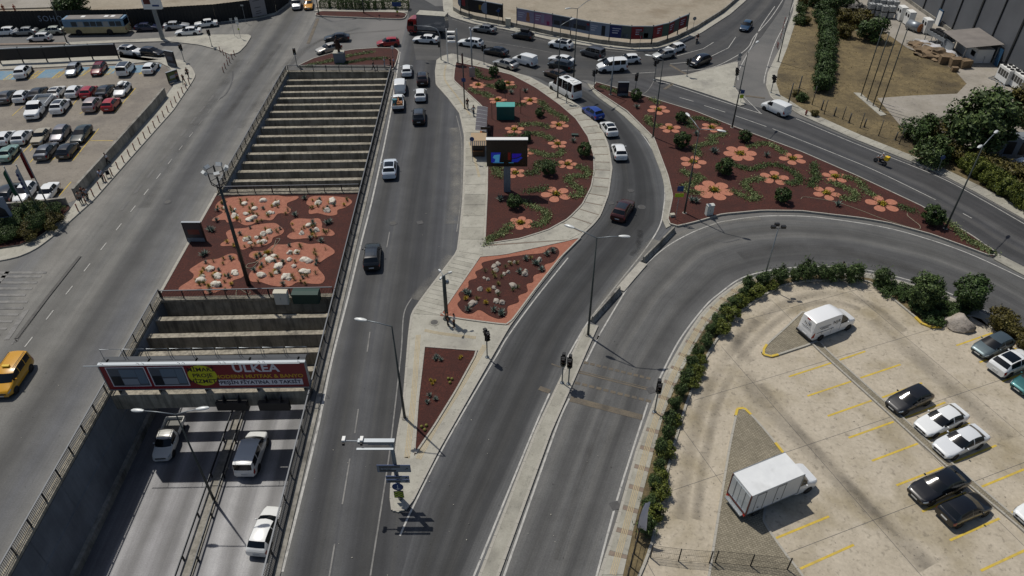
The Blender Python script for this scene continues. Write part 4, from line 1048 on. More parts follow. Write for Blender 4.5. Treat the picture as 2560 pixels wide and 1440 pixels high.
def sub_mesh(name, xs, G, sel, mats, seg_mat=None, cap=False, arches=None, sp=None, smooth=True):
    b = MB()
    n = len(xs); K = len(G[0])
    idx = {}
    def vid(i, j, s):
        if j in (0, K - 1): s = 1
        key = (i, j, s)
        if key not in idx:
            idx[key] = len(b.v); y, z, dx = G[i][j]; b.v.append((dx - xs[i], s * y, z))
        return idx[key]
    for i in range(n - 1):
        for j in range(K - 1):
            for s in (1, -1):
                if not sel(i, j, s): continue
                q = [vid(i, j, s), vid(i + 1, j, s), vid(i + 1, j + 1, s), vid(i, j + 1, s)]
                if s > 0: q = q[::-1]
                q2 = []
                for k in q:
                    if k not in q2: q2.append(k)
                b.f.append(tuple(q2)); b.mi.append(seg_mat(i, j) if seg_mat else 0)
    if cap:
        for i, rev in ((0, True), (n - 1, False)):
            loop = [vid(i, j, 1) for j in range(K)] + [vid(i, j, -1) for j in range(K - 2, 0, -1)]
            b.f.append(tuple(loop[::-1] if rev else loop)); b.mi.append(0)
    if arches:
        for x in arches:
            for s in (1, -1):
                y1 = s * (sp['W'] / 2 + .006)
                b.tube([(-x, s * (sp['W'] / 2 - .3), sp['r'] + .02), (-x, y1, sp['r'] + .02)], sp['r'] + .055, 14, 1)
    me = b.mesh(name, mats, smooth)
    bm = bmesh.new(); bm.from_mesh(me); bmesh.ops.recalc_face_normals(bm, faces=bm.faces); bm.to_mesh(me); bm.free()
    if smooth:
        me.polygons.foreach_set('use_smooth', [True] * len(me.polygons))
        try: me.set_sharp_from_angle(angle=radians(32))
        except Exception: pass
    return me
def wheel_meshes(r):
    if ('w', r) in _cache: return _cache[('w', r)]
    b = MB()
    prof = [(r * .62, -.1), (r * .96, -.1), (r, -.06), (r, .06), (r * .96, .1), (r * .62, .1)]
    S = 18
    for k in range(S):
        for p in prof: b.v.append((p[0] * cos(2 * pi * k / S), p[1], p[0] * sin(2 * pi * k / S)))
    m = len(prof)
    for k in range(S):
        for j in range(m - 1):
            a = k * m + j; c = ((k + 1) % S) * m + j
            b.f.append((a, a + 1, c + 1, c)); b.mi.append(0)
    ty = b.mesh('wheel', 'rubber', True)
    b = MB()
    for side in (-1, 1):
        y = side * .075
        for k in range(5):
            t = 2 * pi * k / 5
            a0, a1 = t - .24, t + .24
            b.quad((.05 * cos(a0), y, .05 * sin(a0)), (r * .66 * cos(a0), y, r * .66 * sin(a0)), (r * .66 * cos(a1), y, r * .66 * sin(a1)), (.05 * cos(a1), y, .05 * sin(a1)))
        i = len(b.v); S2 = 18
        for k in range(S2):
            t = 2 * pi * k / S2
            b.v.append((r * .62 * cos(t), y, r * .62 * sin(t))); b.v.append((r * .70 * cos(t), y + side * .01, r * .70 * sin(t)))
        for k in range(S2):
            k2 = (k + 1) % S2
            b.f.append((i + 2 * k, i + 2 * k + 1, i + 2 * k2 + 1, i + 2 * k2)); b.mi.append(0)
        b.poly([(r * .62 * cos(2 * pi * k / S2), side * .03, r * .62 * sin(2 * pi * k / S2)) for k in range(S2)], 1)
    rm = b.mesh('rim', ['rim', 'black'])
    _cache[('w', r)] = (ty, rm)
    return ty, rm
def car_parts(kind):
    if kind in _cache: return _cache[kind]
    sp = SPECS[kind]
    xs, G = loft(sp)
    rng = lambda i, a, c: xs[i] >= a - 1e-4 and xs[i + 1] <= c + 1e-4
    L = sp['L']
    def is_ws(i, j): return rng(i, *sp['ws']) and j in (7, 8)
    def is_rw(i, j): return sp['rw'] and rng(i, *sp['rw']) and j in (7, 8)
    def side_k(i, j):
        if j not in (5, 6): return None
        for k, (a, c) in enumerate(sp['side']):
            if rng(i, a, c): return k
        return None
    hl = lambda i, j: j == 4 and xs[i + 1] <= 0.41 and xs[i] >= 0.03
    tl = lambda i, j: j in (3, 4) and xs[i] >= L - .26 and kind not in ('cab', 'pickup_cab')
    P = {}
    P['body'] = sub_mesh('body', xs, G, lambda i, j, s: not (is_ws(i, j) or is_rw(i, j) or side_k(i, j) is not None or hl(i, j) or tl(i, j)), [paint('#ffffff'), M['dark_plastic']], lambda i, j: 1 if j < 1 or (j == 1 and kind in ('suv', 'combi', 'panelvan', 'bigvan', 'minibus')) else 0, cap=True, arches=sp['wx'], sp=sp)
    P['windscreen'] = sub_mesh('windscreen', xs, G, lambda i, j, s: is_ws(i, j), 'glass')
    if sp['rw']: P['rear_window'] = sub_mesh('rear_window', xs, G, lambda i, j, s: is_rw(i, j), 'glass')
    P['sides'] = []
    for k in range(len(sp['side'])):
        for sd in (1, -1):
            P['sides'].append(sub_mesh('side_window', xs, G, lambda i, j, s, k=k, sd=sd: side_k(i, j) == k and s == sd, 'glass'))
    P['lights'] = [('headlight', sub_mesh('headlight', xs, G, lambda i, j, s, sd=sd: hl(i, j) and s == sd, 'headlight')) for sd in (1, -1)]
    if kind not in ('cab', 'pickup_cab'):
        P['lights'] += [('taillight', sub_mesh('taillight', xs, G, lambda i, j, s, sd=sd: tl(i, j) and s == sd, 'taillight')) for sd in (1, -1)]
    b = MB(); b.box(-.02, .02, -.26, .26, -.055, .055); P['plate'] = b.mesh('number_plate', 'plate')
    b = MB(); b.box(-.015, .02, -sp['W'] * .27, sp['W'] * .27, -.07, .07); P['grille'] = b.mesh('grille', 'black')
    b = MB(); b.ball((0, 0, 0), .07, .11, .075, 8, 5); P['mirror'] = b.mesh('mirror', [paint('#ffffff')], True)
    _cache[kind] = P
    return P
def car_body(kind, t, col, metal=0.0, roofcol=None, off=0.0, plates=True, glass=None):
    """adds all the parts of a car of this kind to the thing t; local x forward, centre at the origin, off = nose x"""
    sp = SPECS[kind]; P = car_parts(kind); L = sp['L']
    nose = L / 2 + off
    pm = paint(col, metal)
    def put(name, me, loc=(nose, 0, 0), mat=None):
        o = link(name, me, t, loc)
        if mat is not None:
            o.material_slots[0].link = 'OBJECT'; o.material_slots[0].material = mat
        return o
    body = put('body', P['body'], mat=pm)
    gm = M[glass] if glass else None
    put('windscreen', P['windscreen'], mat=gm)
    if 'rear_window' in P: put('rear_window', P['rear_window'], mat=gm)
    for me in P['sides']: put('side_window', me, mat=gm)
    for nm, me in P['lights']: put(nm, me)
    if plates: put('number_plate', P['plate'], (nose + .012, 0, .42)); put('number_plate', P['plate'], (nose - L - .012, 0, .62 if kind not in ('sedan',) else .68)) if kind not in ('cab', 'pickup_cab') else None
    put('grille', P['grille'], (nose + .006, 0, sp['top'][0][1] - .12))
    xm = sp['ws'][0] + .38
    for s in (1, -1): put('mirror', P['mirror'], (nose - xm, s * (sp['W'] / 2 + .07), interp(sp['waist'], xm) + .07), mat=pm)
    ty, rm = wheel_meshes(sp['r'])
    for x in sp['wx']:
        for s in (1, -1):
            w = link('wheel', ty, t, (nose - x, s * (sp['W'] / 2 - .085), sp['r'] + .004)); link('rim', rm, w)
    if roofcol:
        sx = [x for x, z in sp['top'] if z > sp['H'] - .06]
        x0, x1 = min(sx) + .05, max(sx) - .05
        b = MB(); hw = sp['W'] / 2 * sp['roof'] * .9
        n = 5
        for k in range(n):
            a, c = x0 + (x1 - x0) * k / n, x0 + (x1 - x0) * (k + 1) / n
            za, zc = interp(sp['top'], a) + .006, interp(sp['top'], c) + .006
            for y0, y1, d0, d1 in ((-hw, -hw * .6, .05, .012), (-hw * .6, 0, .012, 0), (0, hw * .6, 0, .012), (hw * .6, hw, .012, .05)):
                b.quad((-a, y0, za - d0), (-c, y0, zc - d0), (-c, y1, zc - d1), (-a, y1, za - d1))
        put('roof_panel', b.mesh('roof_panel', [paint(roofcol) if roofcol != 'glass' else M['glass']], True))
    return body
CARS = []
def veh_pos(cx, cy, dx, dy, z=0.0, zc=0.75):
    p = W(cx, cy, z + zc); q = W(cx + dx, cy + dy, z + zc)
    return (p.x, p.y, z), atan2(q.y - p.y, q.x - p.x)
ROADZ = 0.03
def car(kind, col, cx, cy, dx, dy, label, cat='car', metal=0.0, roofcol=None, z=ROADZ, scale=1.0, group=None, zc=None, glass=None):
    sp = SPECS[kind]
    loc, rz = veh_pos(cx, cy, dx, dy, z, sp['H'] * .5 if zc is None else zc)
    nm = {'sedan': 'parked_car' if z < ROADZ + 1 and group and 'parked' in group else 'car'}.get(kind, 'car')
    nm = 'van' if kind in ('panelvan', 'bigvan', 'combi') else ('minibus' if kind == 'minibus' else ('parked_car' if group and 'parked' in group else 'car'))
    t = thing(nm, label, cat, loc, rz, group, scale)
    car_body(kind, t, col, metal, roofcol, glass=glass)
    return t
WH, SV, GR, BK, RD, NV = '#dfe1e0', '#9fa3a4', '#4b5055', '#0b0c0f', '#7c1013', '#1a2433'
# ------------------------------------------------ car park on the right
gR = 'cars parked on the concrete car park'
LF = (-60, 26); RT = (60, -26)
car('hatch', '#1a1b1e', 2275, 995, *LF, 'black hatchback beside the block-paved strip, two bays from the box truck lane', group=gR, z=.055, metal=.3)
car('sedan', WH, 2354, 1048, *LF, 'white sedan parked next to the black hatchback, nose at the paved strip', group=gR, z=.055)
car('sedan', '#d3d6d8', 2403, 1101, *LF, 'white sedan with wide black grille, lower one of the white pair', group=gR, z=.055)
car('sedan', BK, 2348, 1211, *LF, 'black sedan straddling the paved strip, sun glinting on its windscreen', group=gR, z=.055, scale=1.03)
car('hatch', BK, 2414, 1268, *RT, 'black hatchback parked tail out beside the black sedan', group=gR, z=.055)
car('hatch', WH, 2608, 1272, *LF, 'white car cut by the picture edge beyond the paved strip', group=gR, z=.055)
car('hatch', '#59666a', 2484, 860, *LF, 'grey-green small hatchback by the boulder at the lot corner', group=gR, z=.055, metal=.6)
car('suv', WH, 2532, 902, *RT, 'white crossover with black glass roof beside the grey-green hatchback', group=gR, z=.055, roofcol='glass')
car('hatch', '#1f5a5c', 2586, 950, *LF, 'teal car mostly cut off by the picture edge', group=gR, z=.055, metal=.4)
# ------------------------------------------------ centre carriageway
UPd = (8, -60)
gq = 'cars on the centre carriageway'
car('suv', '#16181b', 930, 636, 4, -60, 'black estate SUV driving alone beside the deck planting', group=gq, metal=.3, roofcol='#2c3238')
car('suv', '#c9d2dc', 974, 417, 5, -60, 'pale car with dark glass roof beside the far opening', group=gq, roofcol='glass')
car('suv', '#121316', 1047, 286, 3, -60, 'black SUV last in the queue nearest the kerb', group=gq, roofcol='#3a4046')
car('hatch', WH, 1051, 233, 2, -60, 'white hatchback second in the kerbside queue', group=gq)
car('suv', '#2c1b18', 1056, 192, 2, -60, 'dark brown SUV first in the kerbside queue', group=gq, roofcol='#20262a')
car('hatch', WH, 1017, 173, 3, -60, 'white hatchback at the head of the railside queue', group=gq)
car('panelvan', WH, 1000, 211, 3, -60, 'small white panel van in the railside queue', 'van', group=gq)
# ------------------------------------------------ slip road round the flower bed
gs = 'cars on the slip road'
car('suv', '#431a15', 1558, 521, 30, -45, 'dark red SUV climbing the slip road past the bed tip', group=gs, roofcol='#22262a', metal=.3)
car('hatch', WH, 1548, 375, -16, -50, 'white hatchback, lower of two beside the ring pavement', group=gs)
car('hatch', WH, 1522, 318, -26, -40, 'white hatchback with black roof behind the blue car', group=gs, roofcol='glass')
car('hatch', '#1a3a86', 1482, 278, -40, -28, 'bright blue hatchback behind the white minibus', group=gs)
t = car('minibus', WH, 1413, 213, -60, -32, 'white high-roof minibus with roof hatches on the slip road', 'minibus', group=gs)
b = MB()
b.box(-.6, .1, -.35, .35, 2.70, 2.80, 1); b.cyl((-1.6, 0, 2.68), .35, .12, 10, 0); b.box(-2.6, -2.2, -.5, .5, 2.66, 2.76, 0); b.box(.9, 1.3, -.4, .4, 2.66, 2.74, 1)
b.build('roof_hatches', ['white_plain', 'black'], t)
car('sedan', '#4a3a2c', 1390, 183, -60, -22, 'brown sedan half hidden behind the minibus', group=gs, metal=.3)
# ------------------------------------------------ far cross road
gf = 'queue on the far cross road'
XD = (-60, -8)
car('suv', '#22262a', 1402, 160, -60, -14, 'dark grey SUV between the white sunroof car and the brown sedan', group=gf)
car('sedan', WH, 1404, 147, -60, -14, 'white sedan with small sunroof behind the dark SUV', group=gf)
car('sedan', '#a5a6a4', 1264, 157, -60, -18, 'silver sedan beside the round bush of the flower bed', group=gf, metal=.6)
car('panelvan', WH, 1312, 147, -60, -16, 'small white panel van behind the silver sedan', 'van', group=gf)
car('sedan', '#0d0e12', 1239, 126, -60, -12, 'black sedan in front of the small white panel van', group=gf)
car('wagon', WH, 1176, 104, -60, -8, 'white estate car behind the white sedan near the truck', group=gf)
car('sedan', WH, 1064, 96, -60, -3, 'white sedan alongside the red truck', group=gf)
car('sedan', '#7e8285', 1211, 70, -60, -9, 'grey sedan along the kerb behind the red truck', group=gf, metal=.6)
t = car('hatch', '#15100f', 1307, 86, -60, -10, 'black hatchback with luggage on its roof', group=gf)
b = MB(); b.box(-1.2, .3, -.5, .5, 1.5, 1.85); b.build('luggage', 'dark_plastic', t)
car('suv', WH, 1402, 108, -60, -11, 'white crossover with black roof by the far kerb', group=gf, roofcol='#15171a')
car('combi', '#55585c', 1482, 128, -60, -16, 'grey people carrier by the far kerb', 'van', group=gf, metal=.5)
car('combi', WH, 1530, 163, -60, 4, 'white crew van with one dark side window', 'van', group=gf, scale=1.13)
car('hatch', WH, 1570, 146, -60, 4, 'white hatchback behind the white crew van', group=gf)
car('hatch', '#b4b7b6', 1660, 134, -60, 10, 'silver small car in front of the white one by the wall', group=gf, metal=.6)
car('hatch', WH, 1687, 119, -60, 16, 'white small car closest to the low wall bend', group=gf)
car('suv', '#10131c', 1750, 149, -60, 22, 'navy black SUV beside the triangular island', group=gf)
car('hatch', '#1d3a55', 1866, 63, -34, 42, 'blue car coming down the far road alone', group=gf)
car('panelvan', WH, 1941, 266, -60, -26, 'white panel van leaving along the verge pavement', 'van', group=gf)
car('sedan', '#16171c', 842, 92, -60, 2, 'dark sedan at the far edge of the left junction', group=gf)
car('sedan', '#b0aca4', 821, 119, -60, 14, 'silver sedan behind the statue', group=gf, metal=.6)
car('hatch', '#9a1414', 970, 104, -60, 4, 'red small hatchback above the planted tip', group=gf)
car('combi', '#b9bcbd', 741, 7, -4, 40, 'silver van coming in beside the far taxi', 'van', group=gf, metal=.5)
car('sedan', '#c58a10', 771, 9, -4, 40, 'yellow taxi sedan at the far street mouth', 'taxi', group=gf)
# ------------------------------------------------ street with the bus
gb_ = 'cars on the bus street'
for k, q in enumerate([('hatch', WH, 12, 77, -60, 2, 'white hatchback at the end of the black fence row'), ('sedan', '#8d9193', 60, 77, -60, 3, 'grey sedan parked under the black fence'),
          ('sedan', '#a3aaa4', 128, 75, -60, 3, 'pale green-grey sedan parked just behind the bus'), ('hatch', '#cfcfcd', 98, 92, -60, 2, 'white hatchback driving past the grey parked sedans'),
          ('sedan', '#1c2440', 369, 66, 60, -2, 'navy sedan parked just in front of the bus'), ('sedan', '#b2b6ba', 441, 62, 60, -4, 'silver sedan parked near the sign pole'),
          ('sedan', WH, 470, 77, -60, 4, 'white sedan driving beside the silver one'), ('old_sedan', WH, 515, 57, -60, 6, 'white old sedan at the end of the fence row')]):
    car(q[0], q[1], *q[2:6], q[6], group=gb_, metal=.5 if q[1] in ('#8d9193', '#a3aaa4', '#b2b6ba') else 0)
car('suv', WH, 326, 125, 60, 6, 'white crossover with black roof beside the hoarding end', group=gb_, roofcol='#14161a')
car('hatch', '#101218', 379, 128, 60, 6, 'black hatchback in front of the white crossover', group=gb_)
# ------------------------------------------------ left car park
gl_ = 'cars parked on the left car park'
A = (46, -56); B = (-46, 56)
LC = [('suv', WH, 57, 176, *A, 'white SUV at the far end of the blue bays'), ('hatch', '#8f959b', 182, 172, *B, 'silver hatchback with sunshade in its windscreen, blue bays'), ('hatch', '#6d1018', 246, 170, *B, 'dark red hatchback with sunshade, blue bays'),
      ('combi', WH, 313, 168, *A, 'white people carrier with black roof stripe, blue bays'), ('hatch', WH, 376, 167, *A, 'white hatchback closest to the poster stand'),
      ('sedan', '#3c4045', 16, 238, *A, 'dark grey car at the cut-off end of the second row'), ('hatch', WH, 55, 237, *A, 'white hatchback between two dark cars, second row'), ('sedan', '#15171b', 95, 230, *A, 'black sedan behind the white pickup cab'),
      ('sedan', '#e0dfda', 140, 228, *A, 'white sedan with dark roof, just above the flatbed'), ('hatch', WH, 186, 225, *A, 'white hatchback beside the bright red one'), ('hatch', '#9b1220', 222, 226, *A, 'bright red hatchback in the second row'),
      ('sedan', '#131a22', 263, 224, *A, 'blue-black sedan beside the white car with roof box'), ('hatch', WH, 305, 222, *B, 'white hatchback carrying a white roof box'),
      ('suv', WH, 150, 262, *A, 'white SUV with dark roof beside the pickup'), ('suv', '#9a8f8e', 231, 257, *A, 'pinkish silver SUV beside the small red hatchback'), ('hatch', '#a01a1c', 277, 257, *A, 'small red hatchback at the lone third row end'),
      ('hatch', WH, 12, 341, *A, 'white car cut off at the start of the fourth row'), ('hatch', WH, 55, 339, *A, 'white hatchback with dark rear window, fourth row'), ('old_sedan', '#a89f8a', 101, 339, *B, 'beige old sedan in the fourth row'),
      ('hatch', '#77757a', 149, 332, *B, 'grey hatchback nose out in the fourth row'), ('sedan', '#15231f', 202, 333, *B, 'dark green sedan at the fourth row end'),
      ('old_sedan', '#6f8d84', 20, 380, *A, 'pale green old hatchback above the flag poles'), ('sedan', '#4d5259', 115, 374, *A, 'dark grey sedan beside the black car with red lamps'), ('hatch', '#0d0d10', 168, 372, *A, 'black hatchback with bright red tail lamps'),
      ('suv', '#1b1d22', 22, 478, *A, 'dark car half hidden by the green flag'), ('hatch', WH, 62, 478, *B, 'white hatchback behind the white flag'), ('old_sedan', '#e4e5e2', 118, 480, *B, 'white old sedan parked at the wall gap')]
for q in LC:
    t = car(q[0], q[1], *q[2:6], q[6], group=gl_, z=.024, metal=.5 if q[1] in ('#8f959b', '#9a8f8e', '#77757a', '#4d5259') else 0, roofcol='#1a1d22' if 'dark roof' in q[6] or 'black roof' in q[6] else None)
    if 'roof box' in q[6] and 'carrying' in q[6]:
        b = MB(); b.ball((-.2, 0, 1.62), .85, .42, .19, 12, 6); b.box(-.7, -.64, -.55, .55, 1.46, 1.52, 1); b.box(.24, .3, -.55, .55, 1.46, 1.52, 1); b.build('roof_box', ['white_plain', 'black'], t, True)
    if 'sunshade' in q[6]:
        sp = SPECS['hatch']; x0, x1 = sp['ws']; z0_, z1_ = interp(sp['top'], x0), interp(sp['top'], x1)
        b = MB()
        for s in (-1, 1):
            f0, f1 = .18, .85
            b.quad((sp['L'] / 2 - (x0 + (x1 - x0) * f0), s * .05, z0_ + (z1_ - z0_) * f0 + .012), (sp['L'] / 2 - (x0 + (x1 - x0) * f0), s * .58, z0_ + (z1_ - z0_) * f0 - .01),
                   (sp['L'] / 2 - (x0 + (x1 - x0) * f1), s * .5, z0_ + (z1_ - z0_) * f1 - .01), (sp['L'] / 2 - (x0 + (x1 - x0) * f1), s * .05, z0_ + (z1_ - z0_) * f1 + .012))
        b.build('sunshade', 'galv', t)
# ------------------------------------------------ sunken road and taxi
car('combi', WH, 628, 1128, 22, -62, 'white van on the sunken road, shaded by a beam', 'van', z=UD + .004, scale=1.08, group='cars on the sunken road')
car('suv', WH, 664, 1322, 26, -62, 'white SUV on the sunken road beside the railing', z=UD + .004, group='cars on the sunken road')
t = car('combi', '#c58f0c', 27, 935, -40, 58, 'yellow taxi van heading out past the zebra crossing', 'taxi')
for o in (t,):
    b = MB(); b.box(-.12, .12, -.3, .3, 1.86, 1.99); b.build('taxi_sign', 'yellow_paint', t)
    b = MB()
    for s in (-1, 1): b.tube([(.25, s * .66, 1.83), (.1, s * .66, 1.88), (-1.7, s * .66, 1.88), (-1.85, s * .66, 1.83)], .022, 6)
    b.build('roof_rails', 'dark_plastic', t)
# ------------------------------------------------ pickups
def pickup(col, cx, cy, dx, dy, label, z=ROADZ, load=None, bedlen=2.0, scale=1.0, wide=0.0):
    loc, rz = veh_pos(cx, cy, dx, dy, z, .8)
    t = thing('pickup_truck', label, 'pickup', loc, rz, None, scale)
    off = bedlen / 2
    car_body('pickup_cab', t, col, off=off)
    sp = SPECS['pickup_cab']; xr = sp['L'] / 2 + off - sp['L']
    xe = xr - bedlen; hw = .86 + wide
    b = MB(); b.box(xe, xr + .05, -hw, hw, .62, .70); b.box(xe, xr + .3, -.4, .4, .3, .62, 1); b.build('bed_floor', [paint('#6a6a66'), M['dark_plastic']], t)
    for s in (-1, 1):
        b = MB(); b.box(xe, xr - .02, s * hw - .03, s * hw + .03, .62, 1.06); b.build('bed_side', [paint(col)], t)
    b = MB(); b.box(xe - .04, xe + .02, -hw, hw, .62, 1.06); b.build('tailgate', [paint(col)], t)
    for s in (-1, 1):
        b = MB(); b.box(xe - .06, xe - .03, s * (hw - .1) - .07, s * (hw - .1) + .07, .48, .6); b.build('taillight', 'taillight', t)
    ty, rm = wheel_meshes(sp['r'])
    for s in (1, -1):
        w = link('wheel', ty, t, (xe + bedlen * .42, s * (hw - .1), sp['r'] + .004)); link('rim', rm, w)
    return t, xe, xr, hw
t, xe, xr, hw = pickup('#dde0df', 995, 252, 3, -60, 'white pickup loaded with furniture at the railside queue end')
flat('load_wood', '#8a5a35', .8); flat('load_teal', '#3d6a72', .8)
b = MB(); b.box(xe + .2, xr - .8, -.7, .1, .7, 1.3, 0, ); b.box(xe + .5, xr - .1, -.2, .05, 1.3, 1.42, 0)
b.cyl((xr - .9, .4, .7), .38, .95, 12, 1); b.tube([(xe + .2, -.6, 1.35), (xr - .3, .6, 1.7)], .05, 6, 0); b.tube([(xe + .3, .7, .9), (xr - .2, -.2, 1.75)], .05, 6, 0)
b.build('load', ['load_wood', 'load_teal'], t)
t, xe, xr, hw = pickup('#dfe1e0', 95, 266, -46, 56, 'white flatbed pickup nose out beside the white SUV', z=.024, bedlen=2.9, scale=1.22, wide=.06)
t, xe, xr, hw = pickup('#dcdcd6', 420, 1094, -24, 60, 'old white pickup with a roof rack on the sunken road', z=UD + .004, bedlen=1.9)
b = MB()
for y in (-.6, .6): b.tube([(.9, y, 1.72), (-.3, y, 1.72)], .025, 6)
for k in range(5): b.tube([(.9 - k * .3, -.6, 1.72), (.9 - k * .3, .6, 1.72)], .018, 6)
for x in (.85, -.25):
    for y in (-.6, .6): b.tube([(x, y, 1.55), (x, y, 1.72)], .018, 6)
b.build('roof_rack', 'dark_plastic', t)
# ------------------------------------------------ big white lettered van
loc, rz = veh_pos(2071, 800, 60, -22, .05, 1.2)
t = thing('van', 'tall white delivery van with dark script lettering on the paved island', 'van', loc, rz)
car_body('bigvan', t, '#e6e7e7')
sp = SPECS['bigvan']
flat('letter_dark', '#1d1f22', .6); flat('panel_line', '#9a9c9c', .5)
side = Matrix.Translation((0, -sp['W'] / 2 - .006, 0)) @ Matrix.Rotation(radians(90), 4, 'X')
b = MB()
for x in (.55, -.55, -1.75): b.box(x - .008, x + .008, -1.013, -1.004, .5, 1.25)
b.box(-2.4, -.3, -1.016, -1.008, 1.16, 1.2); b.build('side_trim', 'dark_plastic', t)
lt = lambda s_, size, x, z, y=-.985, bold=.0: lettering(s_, size, 'letter_dark', t, Matrix.Translation((x, y, z)) @ Matrix.Rotation(radians(90 - 8), 4, 'X'), 1.25, bold)
lt('NJR', .48, -.05, 1.78, -.965)
rear = lambda s_, size, y, z, x=-2.79: lettering(s_, size, 'letter_dark', t, Matrix.Translation((x, y, z)) @ Matrix.Rotation(radians(-90), 4, 'Z') @ Matrix.Rotation(radians(90 - 3), 4, 'X'), 1.25, 0)
rear('NJR', .42, 0, 1.75, -2.77)
b = MB()
for x_, z_, w_ in ((-1.5, 1.72, .7), (-1.5, 1.52, .45), (1.0, 1.32, .25)): b.box(x_ - w_, x_ + w_, -1.003, -.985, z_ - .022, z_ + .022)
b.box(-2.8, -2.78, -.55, .55, 1.35, 1.385); b.build('faded_line', 'letter_dark', t)
b = MB(); b.box(-2.80, -2.74, -.18, .18, 2.28, 2.4); b.build('brake_lamp', 'taillight', t)
b = MB(); b.box(-2.9, -2.78, -.95, .95, .35, .55); b.build('rear_bumper', 'dark_plastic', t)
# ------------------------------------------------ box truck
loc, rz = veh_pos(1948, 1202, 60, -25, .06, 1.5)
t = thing('box_truck', 'white box truck parked across the block-paved wedge', 'truck', loc, rz)
car_body('cab', t, '#dfe1e2', off=2.0, plates=False)
nose = SPECS['cab']['L'] / 2 + 2.0
xb1 = nose - 2.2; xb0 = xb1 - 4.7
rough_mat('box_white', '#cfd1d1', '#dddfde', .8, c3='#b4b5b3', s3=.35, w3=(.55, .75), rough=.45)
b = MB(); b.box(xb0, xb1, -1.08, 1.08, .85, 3.1); b.build('box_body', 'box_white', t)
b = MB()
for y in (-1.09, 1.09):
    for z in (.85, 3.1): b.box(xb0, xb1, y - .02, y + .02, z - .03, z + .03)
for x in (xb0, xb1):
    for y in (-1.09, 1.09): b.box(x - .03, x + .03, y - .025, y + .025, .85, 3.1)
b.build('box_frame', 'galv', t)
b = MB()
for x in (xb0 + .55, xb0 + 1.35, xb0 + 2.35, xb0 + 3.1): b.box(x - .012, x + .012, -1.10, -1.085, .95, 2.9)
for x in (xb0 + .55, xb0 + 2.35): b.box(x, x + .8, -1.10, -1.085, 2.86, 2.9); b.box(x + .3, x + .42, -1.115, -1.085, 1.25, 1.31)
b.build('side_doors', 'dark_plastic', t)
for y0_, y1_ in ((-1.0, -.03), (.03, 1.0)):
    b = MB(); b.box(xb0 - .05, xb0 - .02, y0_, y1_, .95, 2.9); b.box(xb0 - .075, xb0 - .05, (y0_ + y1_) / 2 - .02, (y0_ + y1_) / 2 + .02, .95, 2.9, 1); b.build('rear_door', [paint('#aab3b8'), M['galv']], t)
flat('rust_red', '#5c2a22', .7)
b = MB(); b.box(xb0 - .06, xb0 + .02, -1.1, 1.1, .72, .86); b.box(xb0 - .06, xb0, -1.1, -1.02, .86, 3.1); b.box(xb0 - .06, xb0, 1.02, 1.1, .86, 3.1); b.build('rear_frame', 'rust_red', t)
b = MB(); b.box(xb0 - .35, xb0 - .05, -.9, .9, .55, .66); b.build('rear_step', 'galv', t)
b = MB(); b.box(xb0, xb1 + .2, -.4, .4, .5, .84); b.box(xb0 + .1, xb1, -1.0, 1.0, .78, .85); b.build('chassis', 'dark_plastic', t)
ty, rm = wheel_meshes(.35)
for s in (1, -1):
    w = link('wheel', ty, t, (xb0 + 1.05, s * .93, .354)); link('rim', rm, w)
for s in (1, -1):
    b = MB(); b.box(xb0 - .12, xb0 - .04, s * .95 - .1, s * .95 + .1, .58, .7); b.build('taillight', 'taillight', t)
# ------------------------------------------------ truck with red cab and grey box
loc, rz = veh_pos(1073, 60, -60, -4, ROADZ, 1.8)
t = thing('box_truck', 'truck with red cab and grey box at the far junction', 'truck', loc, rz, None)
b = MB(); b.box(-3.4, 2.0, -1.22, 1.22, 1.05, 3.75); b.build('box_body', [paint('#77787a')], t)
b = MB(); b.box(-3.45, 2.05, -1.25, 1.25, 3.76, 3.82); b.build('box_roof', 'pavement', t)
b = MB(); b.box(-3.4, 3.4, -.45, .45, .55, 1.0); b.build('chassis', 'dark_plastic', t)
b = MB(); prof = [(2.2, .5), (3.9, .5), (4.05, 1.2), (4.0, 1.5), (3.75, 2.7), (3.2, 2.9), (2.2, 2.95)]
for k in range(len(prof)):
    (x0, z0_), (x1, z1_) = prof[k], prof[(k + 1) % len(prof)]
    b.quad((x0, -1.15, z0_), (x1, -1.15, z1_), (x1, 1.15, z1_), (x0, 1.15, z0_))
b.poly([(x, -1.15, z) for x, z in prof]); b.poly([(x, 1.15, z) for x, z in prof][::-1]); b.build('cab', [paint('#8c1518')], t)
b = MB(); b.quad((3.985, -1.0, 1.62), (3.985, 1.0, 1.62), (3.78, .95, 2.6), (3.78, -.95, 2.6)); b.build('windscreen', 'glass', t)
for s in (-1, 1):
    b = MB(); b.poly([(2.7, s * 1.157, 1.6), (3.85, s * 1.157, 1.6), (3.65, s * 1.157, 2.5), (2.75, s * 1.157, 2.5)]); b.build('side_window', 'glass', t)
ty, rm = wheel_meshes(.48)
for x in (3.2, -1.9):
    for s in (1, -1):
        w = link('wheel', ty, t, (x, s * 1.05, .484)); link('rim', rm, w)
b = MB()
for s in (-1, 1): b.box(4.0, 4.08, s * .85 - .15, s * .85 + .15, .7, .9)
b.build('headlights', 'headlight', t)
